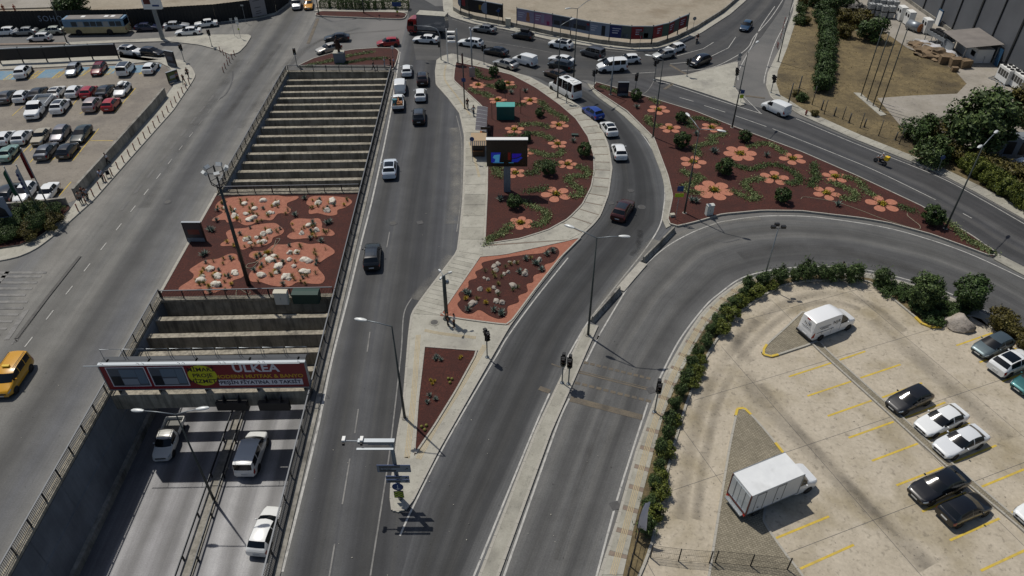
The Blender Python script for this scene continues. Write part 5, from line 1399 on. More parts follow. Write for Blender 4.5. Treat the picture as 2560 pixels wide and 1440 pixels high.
# ------------------------------------------------ bus
loc, rz = veh_pos(242, 61, -60, 1.0, ROADZ, 1.6)
t = thing('bus', 'old bus with cream lower half, blue upper half and grey roof', 'bus', loc, rz)
Lb, hw = 11.0, 1.22
def shell(name, prof, mat, x0, x1, close=True):
    b = MB()
    n_ = len(prof)
    for k in range(n_ - 1):
        (y0, z0_), (y1, z1_) = prof[k], prof[k + 1]
        b.quad((x0, y0, z0_), (x1, y0, z0_), (x1, y1, z1_), (x0, y1, z1_))
    if close:
        b.poly([(x0, y, z) for y, z in prof]); b.poly([(x1, y, z) for y, z in prof][::-1])
    return b.build(name, mat, t)
rough_mat('bus_cream', '#a3946c', '#b8a97f', .8, rough=.5); rough_mat('bus_blue', '#53738c', '#6c8ba3', .8, rough=.5); rough_mat('bus_roof', '#6a6561', '#7d7772', .5, rough=.7)
shell('lower_body', [(-hw, .4), (-hw, 1.55), (hw, 1.55), (hw, .4), (-hw, .4)], 'bus_cream', -Lb / 2, Lb / 2)
shell('upper_body', [(-hw, 1.55), (-hw, 2.65), (-hw + .12, 2.95), (hw - .12, 2.95), (hw, 2.65), (hw, 1.55)], 'bus_blue', -Lb / 2 + .03, Lb / 2 - .05)
shell('roof', [(-hw + .12, 2.952), (-hw + .35, 3.08), (hw - .35, 3.08), (hw - .12, 2.952)], 'bus_roof', -Lb / 2 + .5, Lb / 2 - .6)
for k in range(8):
    for s in (-1, 1):
        x = Lb / 2 - 1.5 - k * 1.15
        b = MB(); b.quad((x, s * (hw + .006), 1.65), (x - 1.0, s * (hw + .006), 1.65), (x - 1.0, s * (hw + .006), 2.5), (x, s * (hw + .006), 2.5)); b.build('window', 'glass_blue' if (k * 3 + s) % 4 else 'galv', t)
for x, s in ((Lb / 2 - .04, 1), (-Lb / 2 + .02, -1)):
    b = MB(); b.quad((x + s * .012, -1.05, 1.62), (x + s * .012, 1.05, 1.62), (x + s * .012, 1.0, 2.6), (x + s * .012, -1.0, 2.6)); b.build('windscreen' if s > 0 else 'rear_window', 'glass', t)
for x in (1.6, -2.6, -3.8):
    b = MB(); b.box(x, x + .7, -.45, .45, 3.08, 3.1); b.build('roof_vent', 'white_plain', t)
ty, rm = wheel_meshes(.5)
for x in (Lb / 2 - 2.4, -Lb / 2 + 3.0):
    b = MB()
    for s in (1, -1):
        w = link('wheel', ty, t, (x, s * (hw - .09), .504)); link('rim', rm, w)
        b.tube([(x, s * (hw - .3), .55), (x, s * (hw + .008), .55)], .6, 14)
    b.build('wheel_arches', 'black', t)
for s in (-1, 1):
    b = MB(); b.box(Lb / 2, Lb / 2 + .04, s * .95 - .15, s * .95 + .15, .8, 1.0); b.build('headlight', 'headlight', t)
    b = MB(); b.box(-Lb / 2 - .04, -Lb / 2, s * 1.0 - .1, s * 1.0 + .1, .9, 1.25); b.build('taillight', 'taillight', t)
# ================================================================== STREET FURNITURE
def lamp(base, jy, heads, label, z0=0.0, r=0.11, mat='pole_green', group='street lamps', extra=None):
    p = W(base[0], base[1], z0)
    h = HGT(base[0], base[1], jy, z0)
    t = thing('street_lamp', label, 'street lamp', (p.x, p.y, z0), 0, group)
    b = MB(); b.tube([(0, 0, 0), (0, 0, h * .15), (0, 0, h)], [r * 1.15, r, r * .45], 8); b.build('pole', mat, t, True)
    b = MB(); b.cyl((0, 0, 0), .28, .06, 8); b.build('base_plate', 'concrete', t)
    for hx, hy in heads:
        q = W(hx, hy, z0 + h + .25); d = Vector((q.x - p.x, q.y - p.y, h + .25))
        b = MB(); b.tube([(0, 0, h - .05), (d.x * .5, d.y * .5, h + .16), tuple(d)], .045, 6); b.build('arm', 'pole_grey', t, True)
        a = atan2(d.y, d.x)
        b = MB()
        prof = [(-.1, .08, .05), (.15, .17, .10), (.45, .19, .12), (.75, .15, .09), (.88, .06, .04)]
        n0 = len(b.v)
        for x, w, hh in prof:
            for yy, zz in ((-w, -.03), (-w * .8, hh * .6), (0, hh), (w * .8, hh * .6), (w, -.03)): b.v.append((x, yy, zz))
        for k in range(4):
            for j in range(4):
                i = n0 + k * 5 + j; b.f.append((i, i + 5, i + 6, i + 1)); b.mi.append(0)
            i = n0 + k * 5; b.f.append((i + 4, i + 9, i + 5, i)); b.mi.append(0)
        o = b.build('lamp_head', 'lamp_head', t, True, tuple(d - Vector((cos(a), sin(a), 0)) * .35)); o.rotation_euler = (0, 0, a)
    return t, h
lamp((537, 1255), 1035, [(345, 1026), (505, 1021)], 'double-armed lamp rising from the sunken median', UD)
lamp((1012, 1045), 815, [(903, 799)], 'single-armed lamp leaning over the centre carriageway', HP)
lamp((1470, 838), 594, [(1425, 566), (1560, 591)], 'double-armed lamp on the median nose', HP)
lamp((1711, 533), 322, [(1720, 287), (1803, 327)], 'double-armed lamp at the tip of the wide mulch bed', HP)
lamp((2363, 572), 363, [(2490, 330), (2450, 366)], 'double-armed lamp near the sharp end of the wide mulch bed', HP)
lamp((1830, 319), 130, [(1893, 105)], 'lamp on the boulevard edge of the wide mulch bed', HP)
lamp((1632, 343), 150, [(1622, 139)], 'lamp among the gravel flowers by the slip road', HP)
lamp((1394, 244), 63, [(1430, 48)], 'lamp on the ring pavement beside the minibus', HP)
lamp((1434, 195), 21, [(1420, 21), (1474, -1)], 'double-armed lamp behind the minibus', 0)
lamp((168, 107), 0, [(110, -14)], 'lamp on the median of the bus street')
lamp((910, 35), -110, [(890, -122), (935, -122)], 'lamp in the far mulch strip')
lamp((798, 40), -90, [(830, -100)], 'lamp at the corner of the far mulch strip')
lamp((1945, 154), -30, [(1880, -45)], 'thin dark lamp beside the verge pavement', HP, .09)
lamp((1526, 237), 138, [(1500, 150)], 'grey lamp post with a camera arm at the wide bed corner', HP, .14, 'pole_grey')
# floodlight mast in the deck bed
p = W(622, 712, .2); h = HGT(622, 712, 470, .2)
t = thing('floodlight_mast', 'tall mast with a cage of floodlights in the deck bed', 'mast', (p.x, p.y, .2))
b = MB(); b.tube([(0, 0, 0), (0, 0, h)], [.24, .12], 10); b.build('pole', 'pole_green', t, True)
b = MB()
for k in range(6):
    a = k * pi / 3; b.tube([(.1 * cos(a), .1 * sin(a), h), (.75 * cos(a), .75 * sin(a), h + .7), (.8 * cos(a), .8 * sin(a), h + 1.9)], .035, 5)
    a2 = (k + 1) * pi / 3
    for zz, rr in ((.7, .75), (1.9, .8)): b.tube([(rr * cos(a), rr * sin(a), h + zz), (rr * cos(a2), rr * sin(a2), h + zz)], .035, 5)
b.tube([(0, 0, h), (0, 0, h + 2.4)], .06, 6); b.build('cage', 'rail_steel', t)
for a in (.3, 1.5, 2.7, 3.9, 5.2):
    b = MB(); b.box(-.25, .25, -.1, .2, -.17, .17, 0, Matrix.Translation((.95 * cos(a), .95 * sin(a), h + 2.0)) @ Matrix.Rotation(a - pi / 2, 4, 'Z') @ Matrix.Rotation(-.6, 4, 'X')); b.build('floodlight', 'lamp_head', t)
# floodlight pole by the hedge
p = W(1906, 712, .13); h = HGT(1906, 712, 572, .13)
t = thing('floodlight_mast', 'thin floodlight pole standing in the hedge by the lettered van', 'mast', (p.x, p.y, .13))
b = MB(); b.tube([(0, 0, 0), (0, 0, h)], [.09, .05], 8); b.build('pole', 'pole_grey', t, True)
for dx, dy in ((-.5, 0), (.5, 0), (0, .45)):
    b = MB(); b.tube([(0, 0, h), (dx, dy, h + .15)], .03, 5, 1); b.box(dx - .22, dx + .22, dy - .1, dy + .18, h + .05, h + .32); b.build('floodlight', ['black', 'rail_steel'], t)
# ---- traffic lights
flat('lens_red', '#5a0d0a', .3); flat('lens_amber', '#5a3d08', .3); flat('lens_green', '#0a3d24', .3)
def signal(base, ty, face, label, z0=HP, double=True):
    p = W(base[0], base[1], z0); h = max(2.6, HGT(base[0], base[1], ty, z0))
    t = thing('traffic_light', label, 'traffic light', (p.x, p.y, z0), face, 'traffic lights')
    b = MB(); b.tube([(0, 0, 0), (0, 0, h - .05)], .06, 8); b.cyl((0, 0, 0), .2, .05, 8); b.build('post', 'pole_grey', t, True)
    for s, zz in (((1, 0.0),) + (((-1, .1),) if double else ())):
        hd = MB(); hd.box(-.17, .17, .08, .30, h - 1.0 + zz, h + zz) if s > 0 else hd.box(-.15, .15, -.28, -.08, h - .72 + zz, h + zz)
        if s > 0: hd.box(-.24, .24, .08, .095, h - 1.06 + zz, h + .06 + zz)
        o = hd.build('signal_head', 'black', t)
        n_ = 3 if s > 0 else 2
        for k in range(n_):
            zc = h - .18 - k * .32 + zz
            b = MB(); b.cyl((0, .30 if s > 0 else -.30, zc), .11, .02, 10, 0, 'y'); b.build('lens', ('lens_red', 'lens_amber', 'lens_green')[k] if s > 0 else ('lens_red', 'lens_green')[k], o)
            b = MB(); y0, y1 = (.30, .46) if s > 0 else (-.44, -.28)
            b.box(-.13, .13, y0, y1, zc + .11, zc + .13); b.box(-.135, -.12, y0, y1, zc - .02, zc + .13); b.box(.12, .135, y0, y1, zc - .02, zc + .13); b.build('visor', 'black', o)
    return t
signal((1218, 893), 828, radians(-150), 'traffic light on the island beside the triangular mulch bed')
signal((1405, 957), 890, radians(170), 'traffic light on the median, the one beside the slip road')
signal((1421, 960), 895, radians(170), 'traffic light on the median, the one beside the curving road')
signal((1636, 1030), 957, radians(175), 'traffic light on the hedge-side pavement')
signal((1587, 236), 185, radians(150), 'traffic light behind the bush at the poster stand')
signal((1927, 232), 190, radians(200), 'traffic light on the verge pavement')
signal((1835, 217), 172, radians(190), 'traffic light at the blunt end of the triangular island')
signal((1717, 191), 147, radians(90), 'traffic light at the stop line of the triangular island')
signal((1636, 200), 150, radians(100), 'traffic light at the sharp end of the triangular island')
signal((1210, 161), 113, radians(90), 'traffic light behind the far end of the flower bed')
signal((1485, 222), 175, radians(100), 'traffic light at the narrow top of the wide bed')
signal((1416, 258), 208, radians(100), 'traffic light in front of the minibus')
signal((743, 167), 122, radians(20), 'traffic light on the avenue side of the planted tip', 0)
signal((530, 116), 75, radians(0), 'traffic light on the wedge island by the bus street')
signal((461, 154), 112, radians(0), 'traffic light at the rounded pavement corner')
# mast-arm signal
p = W(1103, 150, HP); h = HGT(1103, 150, 68, HP)
t = thing('traffic_light', 'curved mast-arm traffic light at the island end', 'traffic light', (p.x, p.y, HP), 0, 'traffic lights')
q = W(1037, 64, HP + h); d = Vector((q.x - p.x, q.y - p.y, h))
b = MB(); b.tube([(0, 0, 0), (0, 0, h * .8), (d.x * .12, d.y * .12, h * .95), (d.x * .35, d.y * .35, h), tuple(d)], [.1, .08, .07, .06, .04], 8); b.build('mast_arm', 'galv', t, True)
for at in ((d.x, d.y, h - .9), (-.2, -.2, 2.3)):
    b = MB(); b.box(at[0] - .17, at[0] + .17, at[1] - .12, at[1] + .12, at[2], at[2] + 1.0); b.build('signal_head', 'black', t)
# ---- camera posts and poles
def post(name, label, cat, base, ty, r, mat='pole_grey', z0=HP, group=None):
    p = W(base[0], base[1], z0); h = HGT(base[0], base[1], ty, z0)
    t = thing(name, label, cat, (p.x, p.y, z0), 0, group)
    b = MB(); b.tube([(0, 0, 0), (0, 0, h)], [r * 1.15, r], 10); b.cyl((0, 0, 0), r * 2.2, .05, 10); b.build('pole', mat, t, True)
    return t, h
t, h = post('camera_pole', 'thick dark camera pole beside the two pedestrians', 'camera pole', (1117, 797), 690, .17, 'pole_green')
b = MB()
for a in (.4, 2.2, 4.4): b.tube([(0, 0, h), (.55 * cos(a), .55 * sin(a), h + .25)], .04, 5)
b.build('bracket', 'galv', t)
for a in (.4, 2.2, 4.4):
    b = MB(); b.box(-.1, .22, -.08, .08, -.08, .08, 0, Matrix.Translation((.6 * cos(a), .6 * sin(a), h + .22)) @ Matrix.Rotation(a, 4, 'Z')); b.build('camera', 'lamp_head', t)
b = MB(); b.ball((.3, 0, h - .7), .2, .2, .26, 10, 6); b.build('dome', 'galv', t, True)
t, h = post('camera_pole', 'tall galvanised camera pole at the top of the flower bed', 'camera pole', (1181, 197), 70, .12, 'galv')
b = MB(); b.ball((-.1, -.1, h), .16, .16, .2, 8, 5); b.box(.0, .3, -.1, .1, h - .4, h - .2); b.build('camera', 'white_plain', t)
b = MB(); b.box(-.45, .45, -.3, -.15, .4, 2.0); b.build('control_box', 'galv', t)
t, h = post('camera_pole', 'grey pole with solar boxes at the island tip', 'camera pole', (1145, 158), 72, .1, 'pole_grey')
b = MB()
for k in range(3): b.box(-1.6, -.3, -.35, .35, h - .6 - k * .8, h - .45 - k * .8)
b.tube([(-1.7, 0, 0), (-1.7, 0, h)], .09, 8); b.build('solar_boxes', 'white_plain', t)
t, h = post('sign_pole', 'dark pole with blue sign beside the walker on the bus-stop pavement', 'sign', (1162, 272), 132, .09, 'pole_green')
flat('sign_blue', '#1d3f73', .5); flat('sign_lime', '#a9bd1c', .5); flat('sign_white', '#cfd0cc', .5)
b = MB(); b.box(-.3, .3, -.12, -.09, h * .5, h * .5 + .55); b.build('sign_plate', 'sign_blue', t)
b = MB(); b.box(-.15, .02, -.11, -.09, h - 1.8, h - .1); b.build('banner', 'rust_red', t)
# ---- gantry with direction signs at the island nose
p = W(1001, 1246, HP)
t = thing('sign_gantry', 'grey sign pole with camera arm and direction plates at the island nose', 'sign', (p.x, p.y, HP))
h = HGT(1001, 1246, 1103, HP)
b = MB(); b.tube([(0, 0, 0), (0, 0, h)], [.17, .15], 10); b.build('pole', 'pole_grey', t, True)
q = W(860, 1102, HP + h); ax = q.x - p.x
b = MB(); b.tube([(0.15, 0, h - .1), (ax, 0, h + .05)], [.08, .05], 8); b.tube([(.15, 0, h - .35), (ax * .5, 0, h - .35)], .04, 6); b.box(-2.3, .25, -.16, .16, h - .12, h + .1); b.box(-2.35, .2, -.55, -.38, h - .3, h - .24); b.build('arm', 'galv', t)
for x in (ax, ax * .62):
    b = MB(); b.box(x - .11, x + .11, -.15, .25, h + .05, h + .26); b.box(x - .08, x + .08, -.28, -.15, h - .15, h + .1, 1); b.build('camera', ['white_plain', 'black'], t)
flat('sign_grey', '#8f9499', .5)
def plate(x0, x1, z0_, z1_, y=-.24):
    b = MB(); b.box(x0, x1, y - .02, y + .02, z0_, z1_, 1); b.box(x0 + .03, x1 - .03, y - .028, y - .02, z0_ + .03, z1_ - .03, 0); return b.build('sign_plate', ['sign_grey', 'sign_blue'], t)
plate(-1.25, 1.15, 3.55, 4.35); plate(-.75, .95, 2.72, 3.08); plate(-.75, .95, 2.3, 2.66)
def up_text(s_, size, mat, x, y, z, parent, spacing=1.0, bold=0.0, align='CENTER'):
    return lettering(s_, size, mat, parent, Matrix.Translation((x, y, z)) @ Matrix.Rotation(radians(90), 4, 'X'), spacing, bold, align)
b = MB()
for z_, w_ in ((4.16, 1.5), (3.72, 1.2)): b.box(-1.1, -1.1 + w_, -.276, -.270, z_ - .07, z_ + .07)
for z_ in (2.9, 2.48): b.box(-.65, .3, -.276, -.270, z_ - .06, z_ + .06)
b.build('faded_line', 'iron', t)
up_text('& Sanayi', .26, 'black', -1.1, -.272, 3.94, t, align='LEFT')
for z_, x_ in ((3.95, .85), (2.9, .72), (2.48, .72)):
    b = MB(); m4 = Matrix.Translation((x_, -.272, z_)) @ Matrix.Rotation(radians(45), 4, 'Y')
    b.poly([tuple(m4 @ Vector(v)) for v in ((-.02, 0, -.14), (.02, 0, -.14), (.02, 0, .04), (.08, 0, .04), (0, 0, .16), (-.08, 0, .04), (-.02, 0, .04))]); b.build('arrow', 'black', t)
b = MB(); b.cyl((0, -.24, 1.75), .42, .03, 20, 0, 'y'); b.build('round_sign', 'sign_blue', t)
b = MB(); b.box(-.03, .03, -.26, -.24, 1.5, 2.0); b.poly([(-.18, -.25, 1.62), (0, -.25, 1.45), (.18, -.25, 1.62), (0, -.25, 1.55)]); b.build('arrow', 'white_plain', t)
b = MB(); b.box(-.36, .36, -.26, -.22, .45, 1.25); b.build('chevron_board', 'black', t)
b = MB()
for k in range(3):
    z_ = .55 + k * .24
    b.poly([(-.34, -.264, z_ - .08), (0, -.264, z_ + .12), (.34, -.264, z_ - .08), (.34, -.264, z_ + .04), (0, -.264, z_ + .24), (-.34, -.264, z_ + .04)][::1])
b.build('chevrons', 'sign_lime', t)
# ---- small road signs
def sign(base, ty, plates, label, z0=HP, face=0.0):
    p = W(base[0], base[1], z0); h = HGT(base[0], base[1], ty, z0)
    t = thing('road_sign', label, 'road sign', (p.x, p.y, z0), face, 'small road signs')
    b = MB(); b.tube([(0, 0, 0), (0, 0, h)], .035, 6); b.build('post', 'galv', t)
    for kind, mat, z1, s_ in plates:
        b = MB()
        if kind == 'disc': b.cyl((0, -.05, h - z1), s_, .025, 18, 0, 'y')
        else: b.box(-s_, s_, -.06, -.04, h - z1 - s_ * (.45 if kind == 'wide' else .95), h - z1 + s_ * (.45 if kind == 'wide' else .95))
        b.build('sign_plate', mat, t)
    return t
sign((1688, 549), 466, [('sq', 'sign_blue', .3, .36), ('wide', 'sign_lime', 1.15, .5)], 'signpost with blue and lime plates at the bed tip')
sign((1182, 405), 342, [('disc', 'sign_blue', .3, .3)], 'round no-stopping sign beside the kiosk')
sign((2342, 430), 389, [('disc', 'sign_blue', .25, .3)], 'round no-stopping sign at the bushes of the verge')
sign((1846, 160), 133, [('disc', 'galv', .3, .32), ('sq', 'galv', 1.0, .3)], 'grey-backed sign at the far tip of the triangular island')
sign((1851, 255), 226, [('sq', 'sign_blue', .2, .3), ('sq', 'sign_lime', .95, .3)], 'blue and lime signpost at the near tip of the triangular island')
sign((984, 152), 115, [('disc', 'sign_white', .25, .3)], 'round white sign in the planted tip')
sign((818, 142), 112, [('sq', 'sign_white', .1, .1)], 'thin low marker post before the statue')
sign((1246, 68), 23, [('sq', 'sign_blue', .3, .25)], 'sign in front of the dark round-logo hoarding')
sign((1598, 124), 80, [('sq', 'iron', .3, .35)], 'dark sign in front of the red hoarding', HP)
sign((1732, 76), 42, [('disc', 'galv', .3, .33)], 'lone round sign past the end of the hoardings', SL)
sign((994, 38), 4, [('wide', 'sign_blue', .5, .9), ('sq', 'sign_lime', 1.9, .2)], 'blue direction sign at the end of the far mulch strip')
sign((587, 90), 46, [('sq', 'galv', .2, .25)], 'grey sign on the wedge island')
sign((602, 96), 42, [('sq', 'sign_white', .4, .28), ('sq', 'sign_white', 1.1, .28), ('sq', 'sign_lime', 2.2, .15)], 'stacked white and lime sign on the wedge island')
sign((615, 58), 12, [('wide', 'galv', .1, .3)], 'bent post by the black fence', 0)
sign((465, 50), 20, [('sq', 'iron', .1, .1)], 'thin post along the black fence', 0)
# ---- tall sign box
p = W(407, 97, HP); h = HGT(407, 97, 22, HP)
t = thing('pylon_sign', 'leaning pylon with a white sign box over the bus street', 'sign', (p.x, p.y, HP))
b = MB(); b.box(-.3, .3, -.25, .25, 0, h + 1); b.build('pylon', 'pole_grey', t)
b = MB(); b.box(-1.6, 1.6, -.35, .35, h + .0, h + 2.6); b.build('sign_box', 'white_plain', t)
b = MB(); b.box(-1.3, -.1, -.37, -.355, h + .9, h + 2.3); b.build('poster', 'rust_red', t); b = MB(); b.box(.1, 1.3, -.37, -.355, h + .5, h + .8); b.build('print_line', 'sign_blue', t)
# ---- big advertisement across the front beam
Yb = 42.55
t = thing('billboard', 'long red kitchen advertisement across the sunken road', 'billboard', (-34.75, Yb - .1, .55), .02)
flat('ad_red', '#7d1620', .5); flat('ad_yellow', '#c2c01e', .5); flat('ad_gold', '#c79a1c', .5); flat('ad_white', '#d6d2d6', .5); flat('ad_text', '#2c1218', .5); flat('ad_navy', '#1f1a3c', .5)
x0, x1, zb, zt = 0, 17.2, .2, 3.05
b = MB(); b.box(x0, x1, 0, .25, zb, zt); b.build('board', 'ad_red', t)
b = MB(); b.box(x0 - .08, x1 + .08, -.03, .28, zt, zt + .12); b.box(x0 - .08, x1 + .08, -.03, .28, zb - .12, zb); b.box(x0 - .1, x0, -.03, .28, zb, zt); b.box(x1, x1 + .1, -.03, .28, zb, zt); b.build('frame', 'galv', t)
b = MB(); b.tube([(x0 - .9, -.45, zt + .42), (x1 - .2, -.45, zt + .42)], .045, 8)
for x in [x0 + .4, x0 + 3.4, x0 + 3.8, x0 + 6.8, x0 + 7.2, x0 + 10.2, x0 + 10.6, x0 + 13.5, x0 + 13.9, x0 + 16.8]: b.tube([(x, .1, zt + .05), (x, -.2, zt + .5), (x, -.45, zt + .42)], .02, 5)
b.build('light_tube', 'galv', t)
b = MB()
for k in range(9):
    xa, xb = x0 + k * 1.95, x0 + k * 1.95 + 1.75
    b.tube([(xa, 1.0, zt), (xa, 1.0, zt + .95), (xb, 1.0, zt + .95), (xb, 1.0, zt)], .025, 5)
b.build('catwalk_rail', 'galv', t)
b = MB(); b.box(x0, x1, .25, 1.1, zt - .1, zt); b.build('catwalk', 'rail_steel', t)
b = MB()
for x in (x0 + .5, x0 + 4, x0 + 8, x0 + 12.5, x0 + 16.6): b.box(x - .08, x + .08, .25, .8, -.5, zt)
b.build('stand', 'rail_steel', t)
flat('photo_grey', '#565b63', .5); flat('photo_pale', '#8d929a', .5); flat('photo_dark', '#1d2026', .5); flat('photo_blue', '#6a7987', .5)
def adphoto(xa, xb, seed):
    b = MB(); b.box(xa, xb, -.02, 0, zb + .35, zt - .2, 0)
    b.box(xa + .08, xb - .08, -.03, -.02, zb + .43, zt - .28, 1)
    rd = random.Random(seed); w = xb - xa - .3
    for (u0, u1, v0, v1, m_) in ((.0, .28, .0, .55, 2), (.3, .75, .5, .95, 3), (.35, .7, .62, .85, 2), (.76, 1.0, .1, .95, 3), (.3, .74, .05, .4, 4), (.45, .6, .1, .3, 2), (.8, .9, .2, .8, 0)):
        b.box(xa + .15 + w * u0, xa + .15 + w * u1, -.036 - .004 * m_, -.03, zb + .5 + 2.0 * v0, zb + .5 + 2.0 * v1, m_)
    b.build('kitchen_picture', ['ad_white', 'photo_grey', 'photo_dark', 'photo_blue', 'photo_pale'], t)
adphoto(x0 + .45, x0 + 3.7, 1); adphoto(x0 + 3.95, x0 + 7.0, 2)
b = MB(); b.cyl((x0 + 8.35, -.02, zb + 1.55), 1.22, .02, 32, 0, 'y'); b.build('round_badge', 'ad_yellow', t)
for s_, z_ in (('MİMARİ', 2.25), ('PROJE', 1.55), ('HİZMETİ', .85)): up_text(s_, .62, 'ad_text', x0 + 8.35, -.028, zb + z_, t, 1.02, .012)
up_text('ÜLKEA', 1.25, 'ad_white', x0 + 13.0, -.01, zb + 2.3, t, 1.05, .035)
up_text('MODERN MUTFAK & BANYO', .58, 'ad_gold', x0 + 13.1, -.01, zb + 1.35, t, 1.0, .014)
b = MB(); b.box(x0 + 9.5, x0 + 16.7, -.02, 0, zb + .3, zb + .98); b.build('white_band', 'ad_white', t)
up_text('PEŞİN FİYATINA 10 TAKSİT', .55, 'ad_navy', x0 + 13.1, -.028, zb + .64, t, 1.0, .014)
# dark signal boxes hung on the beam
for x in (-24.6, -20.9):
    tt = thing('lane_sign', 'dark lane-control box hung under the advertisement, ' + ('beside the pickup lanes' if x < -22 else 'beside the railing'), 'sign', (x, 42.3, -1.6), 0, 'lane boxes')
    b = MB(); b.box(-1.35, 1.35, -.2, .2, 0, .95); b.build('box', 'black', tt)
    b = MB(); b.box(-.7, -.6, -.05, .35, .9, 1.5); b.box(.6, .7, -.05, .35, .9, 1.5); b.build('bracket', 'rail_steel', tt)
# ---- LED screen
p = W(1268, 478, HP); h0, h1 = 3.65, 7.15
t = thing('led_screen', 'large dark video screen on a grey pillar in the flower bed', 'screen', (p.x, p.y, HP))
b = MB(); b.box(-.42, .42, -.3, .3, 0, h0 + .3); b.build('pillar', 'concrete_wall', t)
b = MB(); b.box(-2.45, 2.45, -.35, .28, h0, h1); b.build('cabinet', 'black', t)
b = MB(); b.box(-2.48, 2.48, -.38, .3, h1, h1 + .06); b.build('cap', 'white_plain', t)
flat('screen_off', '#05070d', .25); flat('screen_blue', '#0a1d6e', .4, emit='#1030c8', estr=.2); flat('screen_cyan', '#2a6ea0', .4, emit='#58b4e0', estr=.24); flat('screen_red', '#3a0a08', .4, emit='#8a1408', estr=.12); flat('screen_violet', '#160a6a', .4, emit='#2812c0', estr=.2)
b = MB(); b.box(-2.35, 2.35, -.365, -.35, h0 + .1, h1 - .1); b.build('panel', 'screen_off', t)
def blobpoly(pts, mat, y=-.37):
    b = MB(); b.poly([(x, y, h0 + z) for x, z in pts]); b.build('lit_area', mat, t)
blobpoly([(-1.9, .55), (-.9, .55), (-.75, 1.9), (-1.9, 1.9)], 'screen_blue'); blobpoly([(-1.5, .6), (-.95, .6), (-.85, 1.65), (-1.55, 1.55), (-1.7, 1.2), (-1.4, 1.0)], 'screen_cyan', -.374)
blobpoly([(.1, .9), (.42, .9), (.42, 1.9), (.1, 1.9)], 'screen_red'); blobpoly([(.55, .6), (1.3, .62), (1.85, 1.2), (1.7, 1.35), (1.2, 1.1), (.6, 1.0)], 'screen_blue'); blobpoly([(.6, 1.1), (1.1, 1.2), (1.6, 1.4), (1.75, 1.75), (.6, 1.75)], 'screen_violet')
blobpoly([(-1.7, .5), (-.4, .5), (-.4, .56), (-1.7, .56)], 'screen_cyan'); blobpoly([(.2, .5), (.8, .5), (.8, .56), (.2, .56)], 'screen_cyan')
# ---- bus shelter, kiosk, teal cabinet
p0, p1 = W(1188, 268, 2.6), W(1188, 328, 2.6); wd_ = W(1215, 300, 2.6).x - W(1188, 300, 2.6).x
Ls = p0.y - p1.y; cx = p1.x + wd_ / 2
t = thing('bus_shelter', 'bus shelter with curved ribbed grey roof beside the flower bed', 'shelter', (cx, p1.y, HP))
b = MB(); nn_ = 8
pr = [(-wd_ / 2 + wd_ * k / nn_, 2.62 + .28 * sin(pi * (.5 - k / nn_ * .45)) - .28) for k in range(nn_ + 1)]
for k in range(nn_):
    (xa, za), (xb, zb_) = pr[k], pr[k + 1]
    b.quad((xa, 0, za), (xb, 0, zb_), (xb, Ls, zb_), (xa, Ls, za)); b.quad((xa, 0, za - .04), (xa, Ls, za - .04), (xb, Ls, zb_ - .04), (xb, 0, zb_ - .04))
flat('shelter_roof', '#5c5758', .35); b.build('roof', 'shelter_roof', t, True)
for k in range(7):
    b = MB(); y = Ls * k / 6; b.tube([(x, y, z + .02) for x, z in pr], .035, 5); b.build('rib', 'white_plain', t)
for y in (.4, Ls / 2, Ls - .4):
    b = MB(); b.tube([(wd_ / 2 - .15, y, 0), (wd_ / 2 - .15, y, pr[-1][1])], .05, 6); b.build('post', 'rail_steel', t)
b = MB(); b.box(wd_ / 2 - .17, wd_ / 2 - .13, .4, Ls - .4, .3, 2.2); b.build('back_panel', 'glass_blue', t)
b = MB(); b.box(-.3, wd_ / 2 - .3, .8, Ls - .8, .42, .47); b.box(-.1, 0, 1, 1.1, 0, .42); b.box(-.1, 0, Ls - 1.1, Ls - 1, 0, .42); b.build('bench', 'load_wood', t)
b = MB(); b.box(0, 1.3, -.1, 0, 2.75, 3.1); b.box(1.2, 1.3, -.1, 0, 0, 2.75); b.build('stop_sign_board', 'black', t)
p = W(1196, 392, HP)
t = thing('kiosk', 'small brown kiosk with pale roof and striped awning', 'kiosk', (p.x, p.y, HP))
flat('kiosk_brown', '#43301f', .7); flat('kiosk_roof', '#a08a6c', .7)
b = MB(); b.box(-.85, .85, 0, 1.9, 0, 2.3); b.build('body', 'kiosk_brown', t)
b = MB(); b.box(-1.0, 1.1, -.1, 2.2, 2.3, 2.42); b.build('roof', 'kiosk_roof', t)
for k in range(8):
    b = MB(); xa = -1.0 + k * .2625; b.poly([(xa, -.1, 2.38), (xa + .13, -.1, 2.38), (xa + .13, -.75, 2.05), (xa, -.75, 2.05)]); b.poly([(xa + .131, -.1, 2.38), (xa + .26, -.1, 2.38), (xa + .26, -.75, 2.05), (xa + .131, -.75, 2.05)], 1); b.build('awning_strip', ['black', 'kiosk_roof'], t)
b = MB(); b.box(-.6, .6, -.02, .0, 1.0, 1.9); b.build('hatch', 'black', t); b = MB(); b.box(-.7, .7, -.3, 0, .92, .97); b.build('counter', 'load_wood', t)
p = W(1264, 301, HP)
t = thing('utility_cabinet', 'teal green transformer cabinet behind thin posts in the flower bed', 'cabinet', (p.x, p.y, HP + .05))
flat('teal', '#0d5a55', .5); flat('teal_pale', '#4c9a92', .5)
b = MB(); b.box(-1.3, 1.3, 0, 1.5, 0, 2.0); b.build('body', 'teal', t)
b = MB(); b.box(-1.35, 1.35, -.05, 1.55, 2.0, 2.1); b.build('lid', 'teal_pale', t)
for x in (-.65, .65):
    b = MB(); b.box(x - .6, x + .6, -.02, -.002, .15, 1.9); b.build('door', 'teal', t)
rd = MB(); rd.cyl((0, 0, 0), .04, 2.6, 6)
RDM = rd.mesh('fence_post', 'black')
